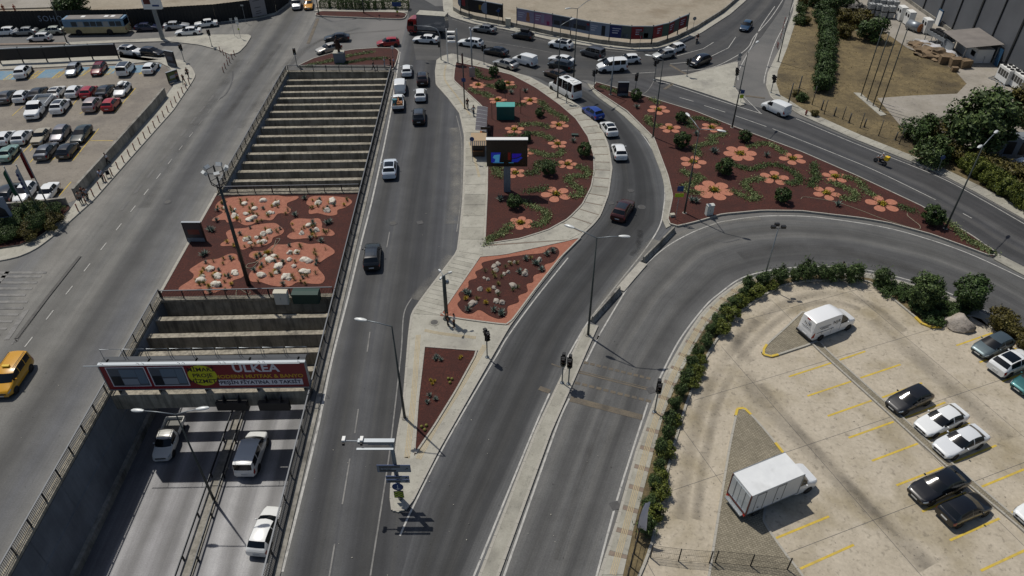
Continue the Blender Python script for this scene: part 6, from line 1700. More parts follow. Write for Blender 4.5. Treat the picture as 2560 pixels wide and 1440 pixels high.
for q in ((1230, 297), (1263, 272), (1302, 284), (1300, 262)):
    p = W(*q, HP + .05); o = link('fence_post', RDM, None, (p.x, p.y, HP + .05)); tag(o, 'thin black post around the teal cabinet', 'post', 'posts round the teal cabinet')
# ---- roadside cabinets
def cabinet(base, w, d, h, mat, label, z0, rz=0.0, lidmat=None, legs=0.0):
    p = W(base[0], base[1], z0)
    t = thing('utility_cabinet', label, 'cabinet', (p.x, p.y, z0), rz)
    b = MB(); b.box(-w / 2, w / 2, 0, d, 0, h); b.build('body', mat, t)
    b = MB(); b.poly([(-w / 2 - .03, -.04, h), (w / 2 + .03, -.04, h), (w / 2 + .03, d / 2, h + .09), (-w / 2 - .03, d / 2, h + .09)]); b.poly([(-w / 2 - .03, d / 2, h + .09), (w / 2 + .03, d / 2, h + .09), (w / 2 + .03, d + .04, h), (-w / 2 - .03, d + .04, h)]); b.box(-w / 2 - .03, w / 2 + .03, -.04, d + .04, h - .03, h); b.build('lid', lidmat or mat, t)
    b = MB(); b.box(-w * .45, -.01, -.015, -.002, h * .08, h * .92); b.box(.01, w * .45, -.015, -.002, h * .08, h * .92); b.box(-.04, -.02, -.03, -.015, h * .45, h * .6, 1); b.build('doors', [mat, 'black'], t)
    return t
flat('cab_cream', '#b9b4a2', .6); flat('cab_green', '#1f3a33', .7); flat('cab_white', '#c2c4bd', .55)
cabinet((706, 762), 1.3, .6, 1.5, 'cab_white', 'white ventilated cabinet behind the railing', .2, 0, 'cab_cream')
cabinet((766, 760), 2.6, 1.0, 1.2, 'cab_green', 'long dark green cabinet behind the railing', .2)
cabinet((1774, 539), .85, .5, 1.35, 'cab_white', 'white cabinet in the wide mulch bed', HP + .05, .25)
cabinet((1681, 543), .5, .35, .35, 'cab_cream', 'small pale box at the tip of the wide mulch bed', HP + .05, .2)
cabinet((1270, 67), 1.0, .6, 1.5, 'cab_cream', 'cream cabinet between the two hoardings', HP, -.15)
cabinet((1437, 341), .9, .4, .25, 'cab_green', 'flat green valve box in the flower bed', HP + .05, -.1)
# ---- poster stands
def poster(base, ty, w, label, mats, z0, rz=0.0, lines=True):
    p = W(base[0], base[1], z0); h = HGT(base[0], base[1], ty, z0)
    t = thing('poster_stand', label, 'poster', (p.x, p.y, z0), rz, 'poster stands')
    b = MB(); b.box(-w / 2, w / 2, -.12, .12, 0, h); b.build('case', 'black', t)
    b = MB(); b.box(-w / 2 - .02, w / 2 + .02, -.14, .14, h, h + .07); b.build('cap', 'galv', t)
    b = MB(); b.box(-w * .44, w * .44, -.13, -.121, h * .25, h * .95); b.build('picture', mats[0], t)
    b = MB(); b.box(-w * .3, w * .3, -.138, -.13, h * .4, h * .65); b.ball((0, -.13, h * .55), w * .2, .01, h * .12, 10, 6); b.build('picture_motif', mats[1], t)
    b = MB(); b.box(-w * .46, w * .46, -.135, -.121, .05, h * .22); b.build('plinth_panel', 'concrete_wall', t)
    return t
flat('print_dark', '#3a3438', .5); flat('print_red', '#6b2c24', .5); flat('print_navy', '#1a2233', .5); flat('print_grey', '#7d8087', .5); flat('print_green', '#4a5a2a', .5)
poster((493, 603), 556, 2.1, 'dark poster stand on the kerb of the deck bed', ('print_dark', 'print_red'), .2)
poster((1556, 240), 206, 1.7, 'dark poster stand behind the bush of the wide bed', ('print_navy', 'print_dark'), HP)
poster((436, 205), 178, 1.9, 'green poster panel on the rounded pavement corner', ('print_green', 'photo_pale'), HP, .9)
poster((432, 165), 128, 1.9, 'dark louvred panel behind the rounded pavement corner', ('print_dark', 'photo_grey'), HP, -.4)
# ---- hoardings of the sand lot
def hoard(bases, tops, cols, label, z0=SL, bottom=.30, group=None):
    p0 = W(*bases[0], z0)
    t = thing('hoarding', label, 'billboard', (p0.x, p0.y, z0), 0, group)
    P = [W(*q, z0) - p0 for q in bases]
    hs = [HGT(b_[0], b_[1], ty, z0) for b_, ty in zip(bases, tops)]
    H = sum(hs) / len(hs)
    for p in P:
        b = MB(); b.box(p.x - .08, p.x + .08, p.y + .03, p.y + .19, 0, H + .25); b.build('post', 'rail_steel', t)
    for k in range(len(P) - 1):
        a, c = P[k], P[k + 1]; d = c - a; d.z = 0; L_ = d.length; an = atan2(d.y, d.x)
        m4 = Matrix.Translation((a.x, a.y, 0)) @ Matrix.Rotation(an, 4, 'Z')
        z0_, z1_ = H * bottom, H
        b = MB(); b.box(.04, L_ - .04, -.05, .03, z0_, z1_, 0, m4); o = b.build('panel', cols[k][0], t)
        for (u0, u1, v0, v1, mt) in cols[k][1]:
            bb = MB(); bb.box(L_ * u0, L_ * u1, -.066, -.05, z0_ + (z1_ - z0_) * v0, z0_ + (z1_ - z0_) * v1, 0, m4); bb.build('printed_area', mt, o)
        b = MB(); b.box(0, L_, -.12, .10, H, H + .14, 0, m4); b.build('cap', 'galv', t)
    return t
flat('hd_lilac', '#8a8298', .6); flat('hd_pink', '#8c6b86', .6); flat('hd_mag', '#8a2a55', .6); flat('hd_skin', '#a06a4e', .6); flat('hd_city', '#3a4252', .6); flat('hd_sea', '#55606f', .6); flat('hd_pale', '#7d8797', .6); flat('hd_navy', '#232a5e', .6); flat('hd_red', '#7c1a20', .6); flat('hd_photo', '#4e5753', .6); flat('hd_txt', '#b9b7c2', .6); flat('hd_dark', '#191517', .6); flat('hd_gold', '#8a6a1c', .6); flat('hd_green', '#3c5348', .6)
L3 = lambda u0, u1: [(u0, u1, .72, .78, 'hd_txt'), (u0, u1 - .06, .55, .61, 'hd_txt'), (u0, u1 - .12, .36, .44, 'hd_txt')]
hoard([(1292, 64), (1335, 72), (1380, 80), (1426, 89), (1472, 98.5), (1522, 106), (1575, 111), (1628, 111)], [21, 29.5, 36.6, 49, 55, 61, 66, 66],
      [('hd_lilac', [(.55, .75, .1, .5, 'hd_skin'), (.58, .72, .5, .85, 'hd_skin')] + L3(.08, .45)), ('hd_pink', [(.7, .85, .1, .4, 'hd_mag'), (.4, .55, .2, .9, 'hd_lilac')] + L3(.08, .38)),
       ('hd_city', [(0, 1, .0, .25, 'hd_sea'), (.1, .4, .25, .6, 'photo_dark'), (.5, .9, .25, .7, 'photo_dark')]), ('hd_city', [(0, 1, .0, .25, 'hd_pale'), (.15, .8, .25, .6, 'photo_dark'), (.85, .98, .7, .85, 'hd_red')]),
       ('hd_pale', [(.6, .78, .05, .85, 'photo_dark')] + L3(.08, .4)), ('hd_navy', [(.55, 1, 0, 1, 'hd_photo'), (.6, .85, .05, .4, 'hd_pale')] + L3(.12, .5)), ('hd_red', [(.55, 1, 0, 1, 'hd_photo'), (.6, .8, .1, .5, 'photo_dark')] + L3(.2, .48))],
      'long row of hoarding posters, pink to red, along the sand lot')
hoard([(1629, 110), (1668, 101), (1693, 88), (1717, 78)], [66, 58, 47, 35.5], [('hd_red', [(.58, 1, 0, 1, 'hd_green')] + L3(.25, .5)), ('hd_red', [(.5, 1, 0, 1, 'hd_photo')] + L3(.1, .42)), ('hd_red', [(.75, 1, 0, 1, 'hd_photo')] + L3(.15, .6))], 'short angled row of red hoarding posters at the bend')
th = hoard([(1152, 33), (1173, 41), (1215, 49), (1257, 57)], [-10, -2, 5, 12], [('hd_dark', [(.2, .6, .3, .8, 'hd_red')]), ('hd_dark', [(.6, .8, .3, .7, 'hd_gold')]), ('hd_dark', [(.6, .8, .4, .5, 'photo_grey'), (.75, .9, .65, .75, 'photo_grey')])], 'dark hoarding with a round white badge')
for bx_, by_, rr in ((1212, 49, 1.05), (1152, 33, 1.1)):
    q = W(bx_, by_, SL); q0 = th.location
    b = MB(); b.cyl((q.x - q0.x + (.4 if bx_ > 1200 else .6), q.y - q0.y - .18, 2.2), rr, .04, 20, 0, 'y'); b.build('round_badge', 'hd_pale', th)
# ---- black hoarding panels by the left car park
hoard([(2, 160), (58, 157), (118, 155), (175, 152), (232, 149), (297, 147)], [122, 120, 120, 117, 115, 111], [('hd_dark', [])] * 5, 'row of blank black hoarding panels above the blue parking bays', HP, .22)
# ---- black corrugated fence
rough_mat('fence_black', '#151516', '#1f1f20', 2.0, rough=.7)
fl_ = px([(-220, 82), (0, 75), (160, 73), (330, 70), (545, 57), (640, 45), (690, 32), (722, 8), (735, -30)])
t = thing('corrugated_fence', 'long black corrugated fence along the bus street', 'fence', (0, 0, 0))
pts = arc_resample(fl_, step=.3)
b = MB()
for k in range(len(pts) - 1):
    a, c = pts[k], pts[k + 1]; d = (c - a).normalized(); n_ = Vector((-d.y, d.x, 0)) * (.06 if k % 2 else -.06); n2 = -n_
    a2, c2 = a + n_, c + n2
    b.quad((a2.x, a2.y, 0), (c2.x, c2.y, 0), (c2.x, c2.y, 3.5), (a2.x, a2.y, 3.5))
b.build('sheet', 'fence_black', t)
ppost = MB(); ppost.box(-.06, .06, .08, .2, 0, 3.4); PPM = ppost.mesh('post', 'rail_steel')
for p in arc_resample(fl_, step=3.0): link('post', PPM, t, (p.x, p.y, 0))
a = W(125, 73); c = W(160, 73); an = atan2(c.y - a.y, c.x - a.x)
lettering('SOHO', 1.5, 'hd_pale', t, Matrix.Translation((W(138, 73).x, W(138, 73).y - .22, 2.0)) @ Matrix.Rotation(an, 4, 'Z') @ Matrix.Rotation(radians(90), 4, 'X'), 1.15, .0)
p = W(652, 43); an = atan2(W(690, 32).y - W(620, 48).y, W(690, 32).x - W(620, 48).x)
bt_ = thing('banner', 'pale vertical banner hung on the black fence', 'banner', (p.x, p.y - .25, .35), an)
flat('banner_grey', '#8b8787', .7)
b = MB(); b.box(-1.5, 1.5, -.03, .0, 0, 3.6); b.build('cloth', 'banner_grey', bt_)
b = MB()
for z_, w_ in ((2.9, .9), (1.6, .8), (.9, .6), (.5, .7)): b.box(-w_, w_ * .6, -.04, -.03, z_, z_ + .1)
b.build('print_line', 'photo_dark', bt_)
# ---- flag poles
def flag(base, top, col, label, emblem=None):
    p = W(base[0], base[1], .3); h = HGT(base[0], base[1], top[1], .3)
    t = thing('flag_pole', label, 'flag pole', (p.x, p.y, .3), 0, 'flag poles')
    b = MB(); b.tube([(0, 0, 0), (0, 0, h)], [.09, .05], 8); b.ball((0, 0, h + .06), .09, .09, .09, 8, 5, 1); b.build('pole', ['pole_grey', 'lamp_head'], t, True)
    b = MB(); nx, nz = 10, 10
    L_, Hh = 1.15, 3.4
    for i in range(nz + 1):
        for j in range(nx + 1):
            u, v = j / nx, i / nz
            x = -.06 - .42 * u * (1 - .5 * v) ; y = .16 * sin(u * 9 + v * 2) * u
            b.v.append((x, y - .1 * u, h - .3 - Hh * v * (1 - .15 * u) - .5 * u))
    for i in range(nz):
        for j in range(nx):
            a = i * (nx + 1) + j; b.f.append((a, a + 1, a + nx + 2, a + nx + 1)); b.mi.append(0)
    b.build('flag', col, t, True)
    return t, h
flat('flag_red', '#6e1216', .8); flat('flag_white', '#a9adb6', .8); flat('flag_green', '#2c5a44', .8)
flag((132, 538), (48, 372), 'flag_red', 'pole with a drooping red flag')
t, h = flag((101, 536), (36, 414), 'flag_white', 'pole with a drooping white flag with blue lettering')
b = MB()
for k in range(4): b.box(-.42, -.16, -.2, -.17, h - 1.3 - k * .55, h - 1.0 - k * .55)
b.build('flag_print', 'hd_navy', t)
flag((71, 538), (6, 418), 'flag_green', 'pole with a drooping green flag')
p = W(26, 575, .3)
t = thing('poster_board', 'poster board with a dark-suited figure above the planter', 'poster', (p.x, p.y, .3), .25)
b = MB(); b.tube([(0, .1, 0), (0, .1, 3.2)], .08, 6); b.box(-.95, .95, -.06, .06, 1.7, 4.3, 1); b.build('board', ['pole_grey', 'hd_pale'], t)
b = MB(); b.poly([(-.6, -.07, 1.8), (.65, -.07, 1.8), (.55, -.07, 2.7), (.2, -.07, 3.1), (-.25, -.07, 3.1), (-.55, -.07, 2.7)]); b.build('suit_print', 'photo_dark', t)
b = MB(); b.cyl((-.02, -.065, 3.4), .26, .005, 14, 0, 'y'); b.build('face_print', 'hd_skin', t)
# ---- bollards
bo = MB(); bo.cyl((0, 0, 0), .07, .95, 8); bo.ball((0, 0, .95), .075, .075, .05, 8, 4); bo.cyl((0, 0, .6), .074, .08, 8, 1)
BOM = bo.mesh('bollard', ['red_brown', 'pole_grey'], True)
bl = arc_resample(px([(477, 213), (433, 271), (416, 291), (330, 389), (234, 497), (200, 530)]), step=1.75)
for k, p in enumerate(bl):
    o = link('bollard', BOM, None, (p.x - .15, p.y, HP)); tag(o, 'rust-red bollard along the avenue, ' + ORD[k] + ' from the rounded corner', 'bollard', 'bollards along the avenue')
for k, q in enumerate(((551, 130), (559, 138), (567, 145), (575, 157), (570, 163), (564, 172), (559, 181), (581, 148), (587, 140))):
    p = W(*q); o = link('bollard', BOM, None, (p.x, p.y, 0)); tag(o, 'rust-red bollard, ' + ORD[k] + ' round the nose of the wedge island', 'bollard', 'bollards at the wedge island')
for q in ((1961, 56), (1958, 68), (1955, 80), (1951, 97), (1942, 118), (1944, 121)):
    p = W(*q, HP); o = link('bollard', BOM, None, (p.x, p.y, HP)); tag(o, 'low red post on the verge pavement edge', 'bollard', 'red posts at the verge')
p = W(2014, 288, HP); t = thing('hydrant', 'small red hydrant on the verge pavement', 'hydrant', (p.x, p.y, HP))
b = MB(); b.cyl((0, 0, 0), .12, .7, 10); b.ball((0, 0, .7), .13, .13, .12, 10, 5); b.cyl((-.22, 0, .5), .06, .44, 8, 0, 'x'); b.build('body', 'flag_red', t, True)
# ---- statue
p = W(850, 156, HP + .05)
t = thing('statue', 'dark bronze statue with outstretched arm on a stone plinth', 'statue', (p.x, p.y, HP + .05))
b = MB(); b.box(-.85, .85, -.6, .9, 0, 1.7); b.build('plinth', 'concrete_wall', t); b = MB(); b.box(-.92, .92, -.66, .96, 1.7, 1.82); b.build('plinth_cap', 'pavement', t)
flat('bronze', '#3a241a', .5, .3)
b = MB(); b.tube([(.05, .1, 1.82), (.0, .1, 2.5), (-.1, .1, 3.1), (-.15, .1, 3.7), (-.12, .1, 4.1)], [.16, .22, .3, .26, .1], 8); b.tube([(.2, .1, 1.82), (.15, .1, 2.4), (0, .1, 3.0)], [.09, .13, .2], 8)
b.ball((-.1, .1, 4.3), .15, .15, .19, 10, 6); b.tube([(.1, .1, 3.75), (.55, .1, 3.95), (.95, .1, 4.15)], [.12, .09, .06], 7); b.tube([(-.35, .1, 3.7), (-.55, .1, 3.2), (-.4, -.05, 2.8)], [.11, .09, .06], 7)
b.poly([(.1, .15, 3.8), (.5, .2, 3.0), (.55, .2, 2.3), (-.5, .2, 2.3), (-.35, .15, 3.8)]); b.build('figure', 'bronze', t, True)
# ---- mesh fence at the end of the concrete car park
FPTS = [(1626, 1394), (1696, 1403), (1773, 1409), (1787, 1408), (1875, 1417), (1967, 1426)]
P = [W(*q, .05) for q in FPTS]
t = thing('mesh_fence', 'dark wire mesh fence across the concrete car park', 'fence', (P[0].x, P[0].y, .05))
fpost = MB(); fpost.box(-.035, .035, -.035, .035, 0, 1.55); FPM2 = fpost.mesh('post', 'black')
for p in P: link('post', FPM2, t, (p.x - P[0].x, p.y - P[0].y, 0))
for a, c in zip(P, P[1:]):
    b = MB(); a2, c2 = a - P[0], c - P[0]
    for k in range(9): z_ = .12 + k * .175; b.tube([(a2.x, a2.y, z_), (c2.x, c2.y, z_)], .006 if k % 4 else .014, 4)
    n_ = int((c - a).length / .12)
    for k in range(n_): q = a2.lerp(c2, k / max(n_, 1)); b.tube([(q.x, q.y, .1), (q.x, q.y, 1.52)], .004, 3)
    o = b.build('mesh_panel', 'black', t); o['kind'] = 'stuff'
# walkway-side fence by the white flag
P = px([(1601, 1322), (1588, 1370), (1570, 1440), (1550, 1520)], .13)
t = thing('mesh_fence', 'dark green fence behind the pavement, below the white banner flag', 'fence', (P[0].x, P[0].y, .13))
for p in arc_resample(P, 7): link('post', FPM2, t, (p.x - P[0].x, p.y - P[0].y, 0))
b = MB()
for a, c in zip(P, P[1:]):
    for z_ in (.1, .8, 1.5): b.tube([tuple(a - P[0] + Vector((0, 0, z_))), tuple(c - P[0] + Vector((0, 0, z_)))], .018, 4)
b.build('rails', 'black', t)
# feather flag
p = W(1588, 1345, .13)
t = thing('feather_flag', 'white feather banner flag at the pavement end of the hedge', 'flag', (p.x, p.y, .13))
b = MB(); b.tube([(0, 0, 0), (0, 0, 2.6), (.1, .15, 3.3), (.35, .4, 3.7)], [.03, .025, .02, .015], 6); b.build('pole', 'black', t)
b = MB(); n_ = 10
for k in range(n_ + 1):
    v = k / n_; z_ = 1.3 + 2.4 * v; w_ = .65 * (1 - .45 * v ** 2)
    for j in range(5):
        u = j / 4; b.v.append((.35 * v ** 3 + u * w_, .4 * v ** 3 + .12 * sin(u * 5 + v * 4) * u, z_ - .25 * u * (1 - v)))
for k in range(n_):
    for j in range(4):
        a = k * 5 + j; b.f.append((a, a + 1, a + 6, a + 5)); b.mi.append(0)
b.build('cloth', 'ad_white', t, True)
# ---- post-and-wire fence along the verge
for k, (bq, ty) in enumerate([((2053, 275), 250), ((2060, 285), 250), ((2085, 290), 268), ((2106, 298), 266), ((2122, 307), 283), ((2150, 320), 282), ((2160, 318), 297), ((2196, 340), 300), ((2238, 350), 330), ((2248, 360), 322), ((1970, 262), 208), ((1990, 250), 200), ((1998, 220), 190), ((2030, 262), 215)]):
    t, h = post('fence_post', 'dark wire-fence post on the dry verge, ' + ORD[k] + ' counted from the hydrant', 'post', bq, ty, .055 if k % 2 else .09, 'iron', .12, 'wire fence posts on the verge')
for k, (bq, ty, tx) in enumerate([((2152, 241), 70, 2212), ((2167, 253), 80, 2227), ((2182, 265), 52, 2255), ((2198, 278), 67, 2270)]):
    t, h = post('flag_pole', 'bare thin flag pole on the dry plot, ' + ORD[k] + ' of four from the hedge', 'flag pole', bq, ty, .07, 'pole_green', .14, 'bare flag poles on the dry plot')
o = struct(slab('plinth_strip', px([(2133, 234), (2150, 235), (2215, 290), (2200, 292)]), .1, .2, 'pavement', None, 'pavement'), 'concrete strip under the four bare flag poles')
# hoses lying on the beds
for pts, z_, lb in (([(625, 728), (622, 735), (596, 722), (590, 735), (594, 748)], .24, 'hose curled at the foot of the floodlight mast'), ([(690, 600), (680, 625), (660, 640), (640, 655), (620, 660), (616, 668), (632, 668), (660, 640), (690, 612), (700, 597), (690, 597)], .25, 'looped hose between the pink gravel patches'),
                ([(2002, 498), (2010, 492), (2040, 496), (2090, 505), (2150, 525), (2210, 548), (2290, 572), (2300, 565), (2285, 552), (2270, 540), (2268, 533)], .22, 'long hose across the sharp end of the wide bed')):
    b = MB(); b.tube([tuple(p) for p in smooth_line(px(pts, z_), 6)], .03, 5); o = b.build('hose', 'hose'); tag(o, lb, 'hose')
# ================================================================== VEGETATION, ROCKS
import numpy as np
def leaf_mat(name, dark, light, tip=None):
    m, n, b = new_mat(name)
    g = N(n, 'ShaderNodeNewGeometry')
    stops = [(0.0, dark), (0.75, light)] + ([(1.0, tip)] if tip else [])
    r = ramp(n, g.outputs['Random Per Island'], stops)
    tc = N(n, 'ShaderNodeTexCoord')
    nz = noise_node(n, tc.outputs['Object'], 1.6, 3)
    gm = ramp(n, nz.outputs[0], [(0.3, 0.65), (0.7, 1.3)]).outputs[0]
    n.links.new(mixc(n, 1.0, r.outputs[0], gm, 'MULTIPLY'), b.inputs['Base Color'])
    b.inputs['Roughness'].default_value = 0.55
    b.inputs['Specular IOR Level'].default_value = 0.25
    MATS[name] = m
leaf_mat('leaf_dark', '#222f18', '#42572c', '#5f7242')
leaf_mat('leaf_green', '#2a381d', '#4d5f34', '#70804c')
leaf_mat('leaf_olive', '#3a4217', '#5f6829', '#82873e')
leaf_mat('leaf_oleander', '#222f18', '#44572e', '#6d7d4c')
leaf_mat('leaf_cover', '#3a4726', '#6a7847', '#98a072')
leaf_mat('leaf_yellow', '#6a5c10', '#a8901c', '#c9b440')
leaf_mat('leaf_dry', '#4a3f20', '#7d6a38', '#94804a')
leaf_mat('leaf_agave', '#3a4a44', '#66756c', '#8d978a')
leaf_mat('leaf_tuft', '#4a4a20', '#7d7a3a', '#9a9250')
leaf_mat('leaf_brown', '#3a3519', '#5f582c', '#787039')
rough_mat('bark', '#3c3026', '#57483a', 3.0, rough=.95)
def quads_mesh(name, V, mat):
    n = V.shape[0] // 4
    me = bpy.data.meshes.new(name)
    me.vertices.add(n * 4); me.vertices.foreach_set('co', V.astype(np.float32).ravel())
    me.loops.add(n * 4); me.loops.foreach_set('vertex_index', np.arange(n * 4, dtype=np.int32))
    me.polygons.add(n); me.polygons.foreach_set('loop_start', np.arange(0, n * 4, 4, dtype=np.int32)); me.polygons.foreach_set('loop_total', np.full(n, 4, dtype=np.int32))
    me.materials.append(M[mat]); me.update(calc_edges=True)
    return me
def leaves(P, Nrm, size, rng, asp=0.5, jit=0.8):
    n = len(P)
    Nv = Nrm + rng.normal(0, jit, (n, 3)); Nv /= np.linalg.norm(Nv, axis=1)[:, None] + 1e-9
    R = rng.normal(0, 1, (n, 3)); T = np.cross(Nv, R); T /= np.linalg.norm(T, axis=1)[:, None] + 1e-9
    B = np.cross(Nv, T); s = size * rng.uniform(.6, 1.3, (n, 1))
    a, b_ = T * s, B * s * asp
    return np.stack([P - a, P - b_ * .9, P + a, P + b_ * .9], 1).reshape(-1, 3)
def crown(name, n, rx, ry, rz, zc, size, mat, seed, lumps=14, lump_r=.45, asp=.5, low=-.85, shell=.55, spiky=0.0):
    """foliage: leaf-sized faces in clumps over an uneven ellipsoid"""
    rng = np.random.default_rng(seed)
    C_ = rng.normal(0, 1, (lumps, 3)); C_ /= np.linalg.norm(C_, axis=1)[:, None]; C_[:, 2] = np.maximum(C_[:, 2], low)
    C_ *= rng.uniform(shell, .95, (lumps, 1)) 
    lr = lump_r * rng.uniform(.6, 1.25, lumps)
    k = rng.integers(0, lumps, n)
    d = rng.normal(0, 1, (n, 3)); d /= np.linalg.norm(d, axis=1)[:, None]
    rad = rng.uniform(.35, 1, (n, 1)) ** .6
    P = C_[k] + d * rad * lr[k][:, None]
    if spiky: P += d * (rng.random((n, 1)) < .15) * rng.uniform(0, spiky, (n, 1))
    Nrm = P / (np.linalg.norm(P, axis=1)[:, None] + 1e-9)
    P = P * np.array([rx, ry, rz]) + np.array([0, 0, zc])
    P[:, 2] = np.maximum(P[:, 2], .03)
    return quads_mesh(name, leaves(P, Nrm + np.array([0, 0, .35]), size, rng, asp), mat)
_veg = {}
def trunk_mesh(key, h, r, limbs=4, spread=.5, top=1.0, seed=1):
    if key in _veg: return _veg[key]
    rd = random.Random(seed); b = MB()
    b.tube([(0, 0, 0), (.03, .02, h * .5), (0, .04, h)], [r, r * .75, r * .5], 7)
    for k in range(limbs):
        a = 2 * pi * k / limbs + rd.uniform(-.4, .4); e = spread * rd.uniform(.7, 1.2)
        b.tube([(0, .02, h * .8), (e * .5 * cos(a), e * .5 * sin(a), h + top * .35), (e * cos(a), e * sin(a), h + top * rd.uniform(.6, 1))], [r * .5, r * .33, r * .14], 5)
    _veg[key] = b.mesh('trunk', 'bark', True)
    return _veg[key]
def bush_kind(key):
    if key in _veg: return _veg[key]
    if key.startswith('ball'):
        i = int(key[-1]); me = (crown('crown', 4600, 1.0, 1.0, .95, 1.05, .105, 'leaf_dark', 10 + i, 46, .30, .5, -.8, .7), trunk_mesh('tball', .5, .09, 4, .5, .6))
    elif key.startswith('ole'):
        i = int(key[-1]); me = (crown('crown', 3600, .9, .9, .85, 1.05, .19, 'leaf_oleander', 30 + i, 26, .42, .2, -.8, .4, .7), trunk_mesh('tole', .3, .08, 6, .6, .9, 3))
    elif key.startswith('yel'):
        i = int(key[-1]); me = (crown('crown', 3600, 1.0, 1.0, .75, .7, .09, 'leaf_olive', 50 + i, 34, .34, .5, -.7, .65), trunk_mesh('tyel', .25, .07, 4, .4, .4, 4))
    elif key.startswith('low'):
        i = int(key[-1]); me = (crown('crown', 1700, 1.0, 1.0, .45, .35, .085, 'leaf_dark', 70 + i, 18, .42, .5, -.3, .5), trunk_mesh('tlow', .15, .05, 4, .4, .2, 5))
    elif key.startswith('brown'):
        i = int(key[-1]); me = (crown('crown', 3400, 1.0, 1.0, .5, .42, .065, 'leaf_brown' if i else 'leaf_green', 80 + i, 18, .42, .5, -.3, .5), trunk_mesh('tlow', .15, .05, 4, .4, .2, 5))
    elif key.startswith('tree'):
        i = int(key[-1]); me = (crown('crown', 9500, 1.0, 1.0, .95, 1.3, .075, ('leaf_green', 'leaf_dark', 'leaf_brown')[i % 3], 90 + i, 70, .27, .5, -.75, .5, .12), trunk_mesh('ttree', .6, .06, 7, .7, .9, 6))
    elif key.startswith('wild'):
        i = int(key[-1]); me = (crown('crown', 3600, 1.0, 1.0, .8, .72, .10, ('leaf_dark', 'leaf_brown', 'leaf_green')[i % 3], 110 + i, 30, .36, .45, -.7, .5, .25), trunk_mesh('tlow', .15, .05, 4, .4, .2, 5))
    elif key.startswith('box'):
        rng = np.random.default_rng(5); n = 2600
        P = rng.uniform(-1, 1, (n, 3)); ax = rng.integers(0, 3, n); P[np.arange(n), ax] = np.where(ax == 2, 1, np.sign(P[np.arange(n), ax])) * rng.uniform(.86, 1.02, n)
        Nr = np.zeros((n, 3)); Nr[np.arange(n), ax] = np.sign(P[np.arange(n), ax]); P[:, 2] = P[:, 2] * .5 + .5
        P += .05 * np.sin(P[:, [1, 2, 0]] * 7)
        me = (quads_mesh('crown', leaves(P, Nr, .07, rng), 'leaf_green'), trunk_mesh('tlow', .15, .05, 4, .4, .2, 5))
    _veg[key] = me
    return me
def plant(key, x, y, z, s, label, cat='bush', group=None, rz=None, sz=None, name=None):
    me, tr = bush_kind(key)
    sz = s if sz is None else sz
    t = thing(name or ('tree' if cat == 'tree' else 'bush'), label, cat, (x, y, z), random.uniform(0, 6.28) if rz is None else rz, group)
    link('crown' if cat == 'tree' else 'foliage', me, t, None, 0, (s, s, sz) if not hasattr(s, '__len__') else s)
    link('trunk', tr, t, None, 0, ((s, s, sz) if not hasattr(s, '__len__') else s))
    return t
# round clipped bushes of the beds
BZ = HP + .05
for q, s, lb in (((1234, 190), 1.0, 'round bush beside the silver sedan'), ((1252, 226), 1.05, 'round bush between two gravel flowers near the camera pole'), ((1350, 291), .85, 'slim round bush beside the teal cabinet'),
              ((1316, 352), .9, 'round bush half behind the video screen'), ((1460, 389), 1.15, 'round bush at the ring pavement edge'), ((1372, 437), 1.1, 'round bush on a green band below the screen'), ((1285, 519), 1.05, 'round bush at the foot of the screen pillar'),
              ((1590, 249), 1.05, 'round bush beside the dark poster stand'), ((1702, 306), 1.0, 'round bush just above the tall one in the wide bed'), ((1703, 367), 1.35, 'tall round bush beside the double-armed lamp'), ((1860, 354), 1.05, 'round bush on the boulevard edge of the wide bed'),
              ((1808, 434), 1.35, 'large round bush below the six-petal flower'), ((1954, 505), 1.15, 'round bush at the lower edge of the wide bed'), ((2325, 560), 1.5, 'largest round bush at the sharp end of the wide bed')):
    p = W(*q, BZ); plant('ball%d' % (q[0] % 3), p.x, p.y, BZ, s * .82, lb, 'bush', 'round bushes of the flower beds')
# hedge on the right: oleanders on the pavement side, olive bushes on the car-park side
hl = arc_resample(px([(1596, 1325), (1618, 1225), (1648, 1100), (1672, 1020), (1708, 935), (1762, 835), (1800, 785), (1845, 745)], .13), step=1.75)
for k, p in enumerate(hl):
    plant('ole%d' % (k % 3), p.x + .5 + random.uniform(-.12, .12), p.y + random.uniform(-.2, .2), .13, random.uniform(.52, .7), 'dark green oleander in the pavement hedge, ' + ORD[k] + ' from the white banner flag', 'bush', 'oleanders of the pavement hedge', sz=random.uniform(.55, .95))
for k, (q, s) in enumerate((((1636, 1290), .95), ((1649, 1237), .95), ((1650, 1198), .8), ((1664, 1135), .95), ((1690, 1058), .7), ((1728, 965), .9), ((1740, 935), .9), ((1752, 905), .7), ((1802, 830), 1.05), ((1826, 795), 1.1), ((1848, 762), 1.0), ((1870, 747), .9), ((1893, 737), 1.0), ((1928, 722), .8))):
    p = W(*q, .13); plant('yel%d' % (q[0] % 3), p.x - .05, p.y, .13, s * .85, 'olive-green low bush of the car-park hedge, ' + ORD[k] + ' from the mesh fence', 'bush', 'olive bushes of the car-park hedge')
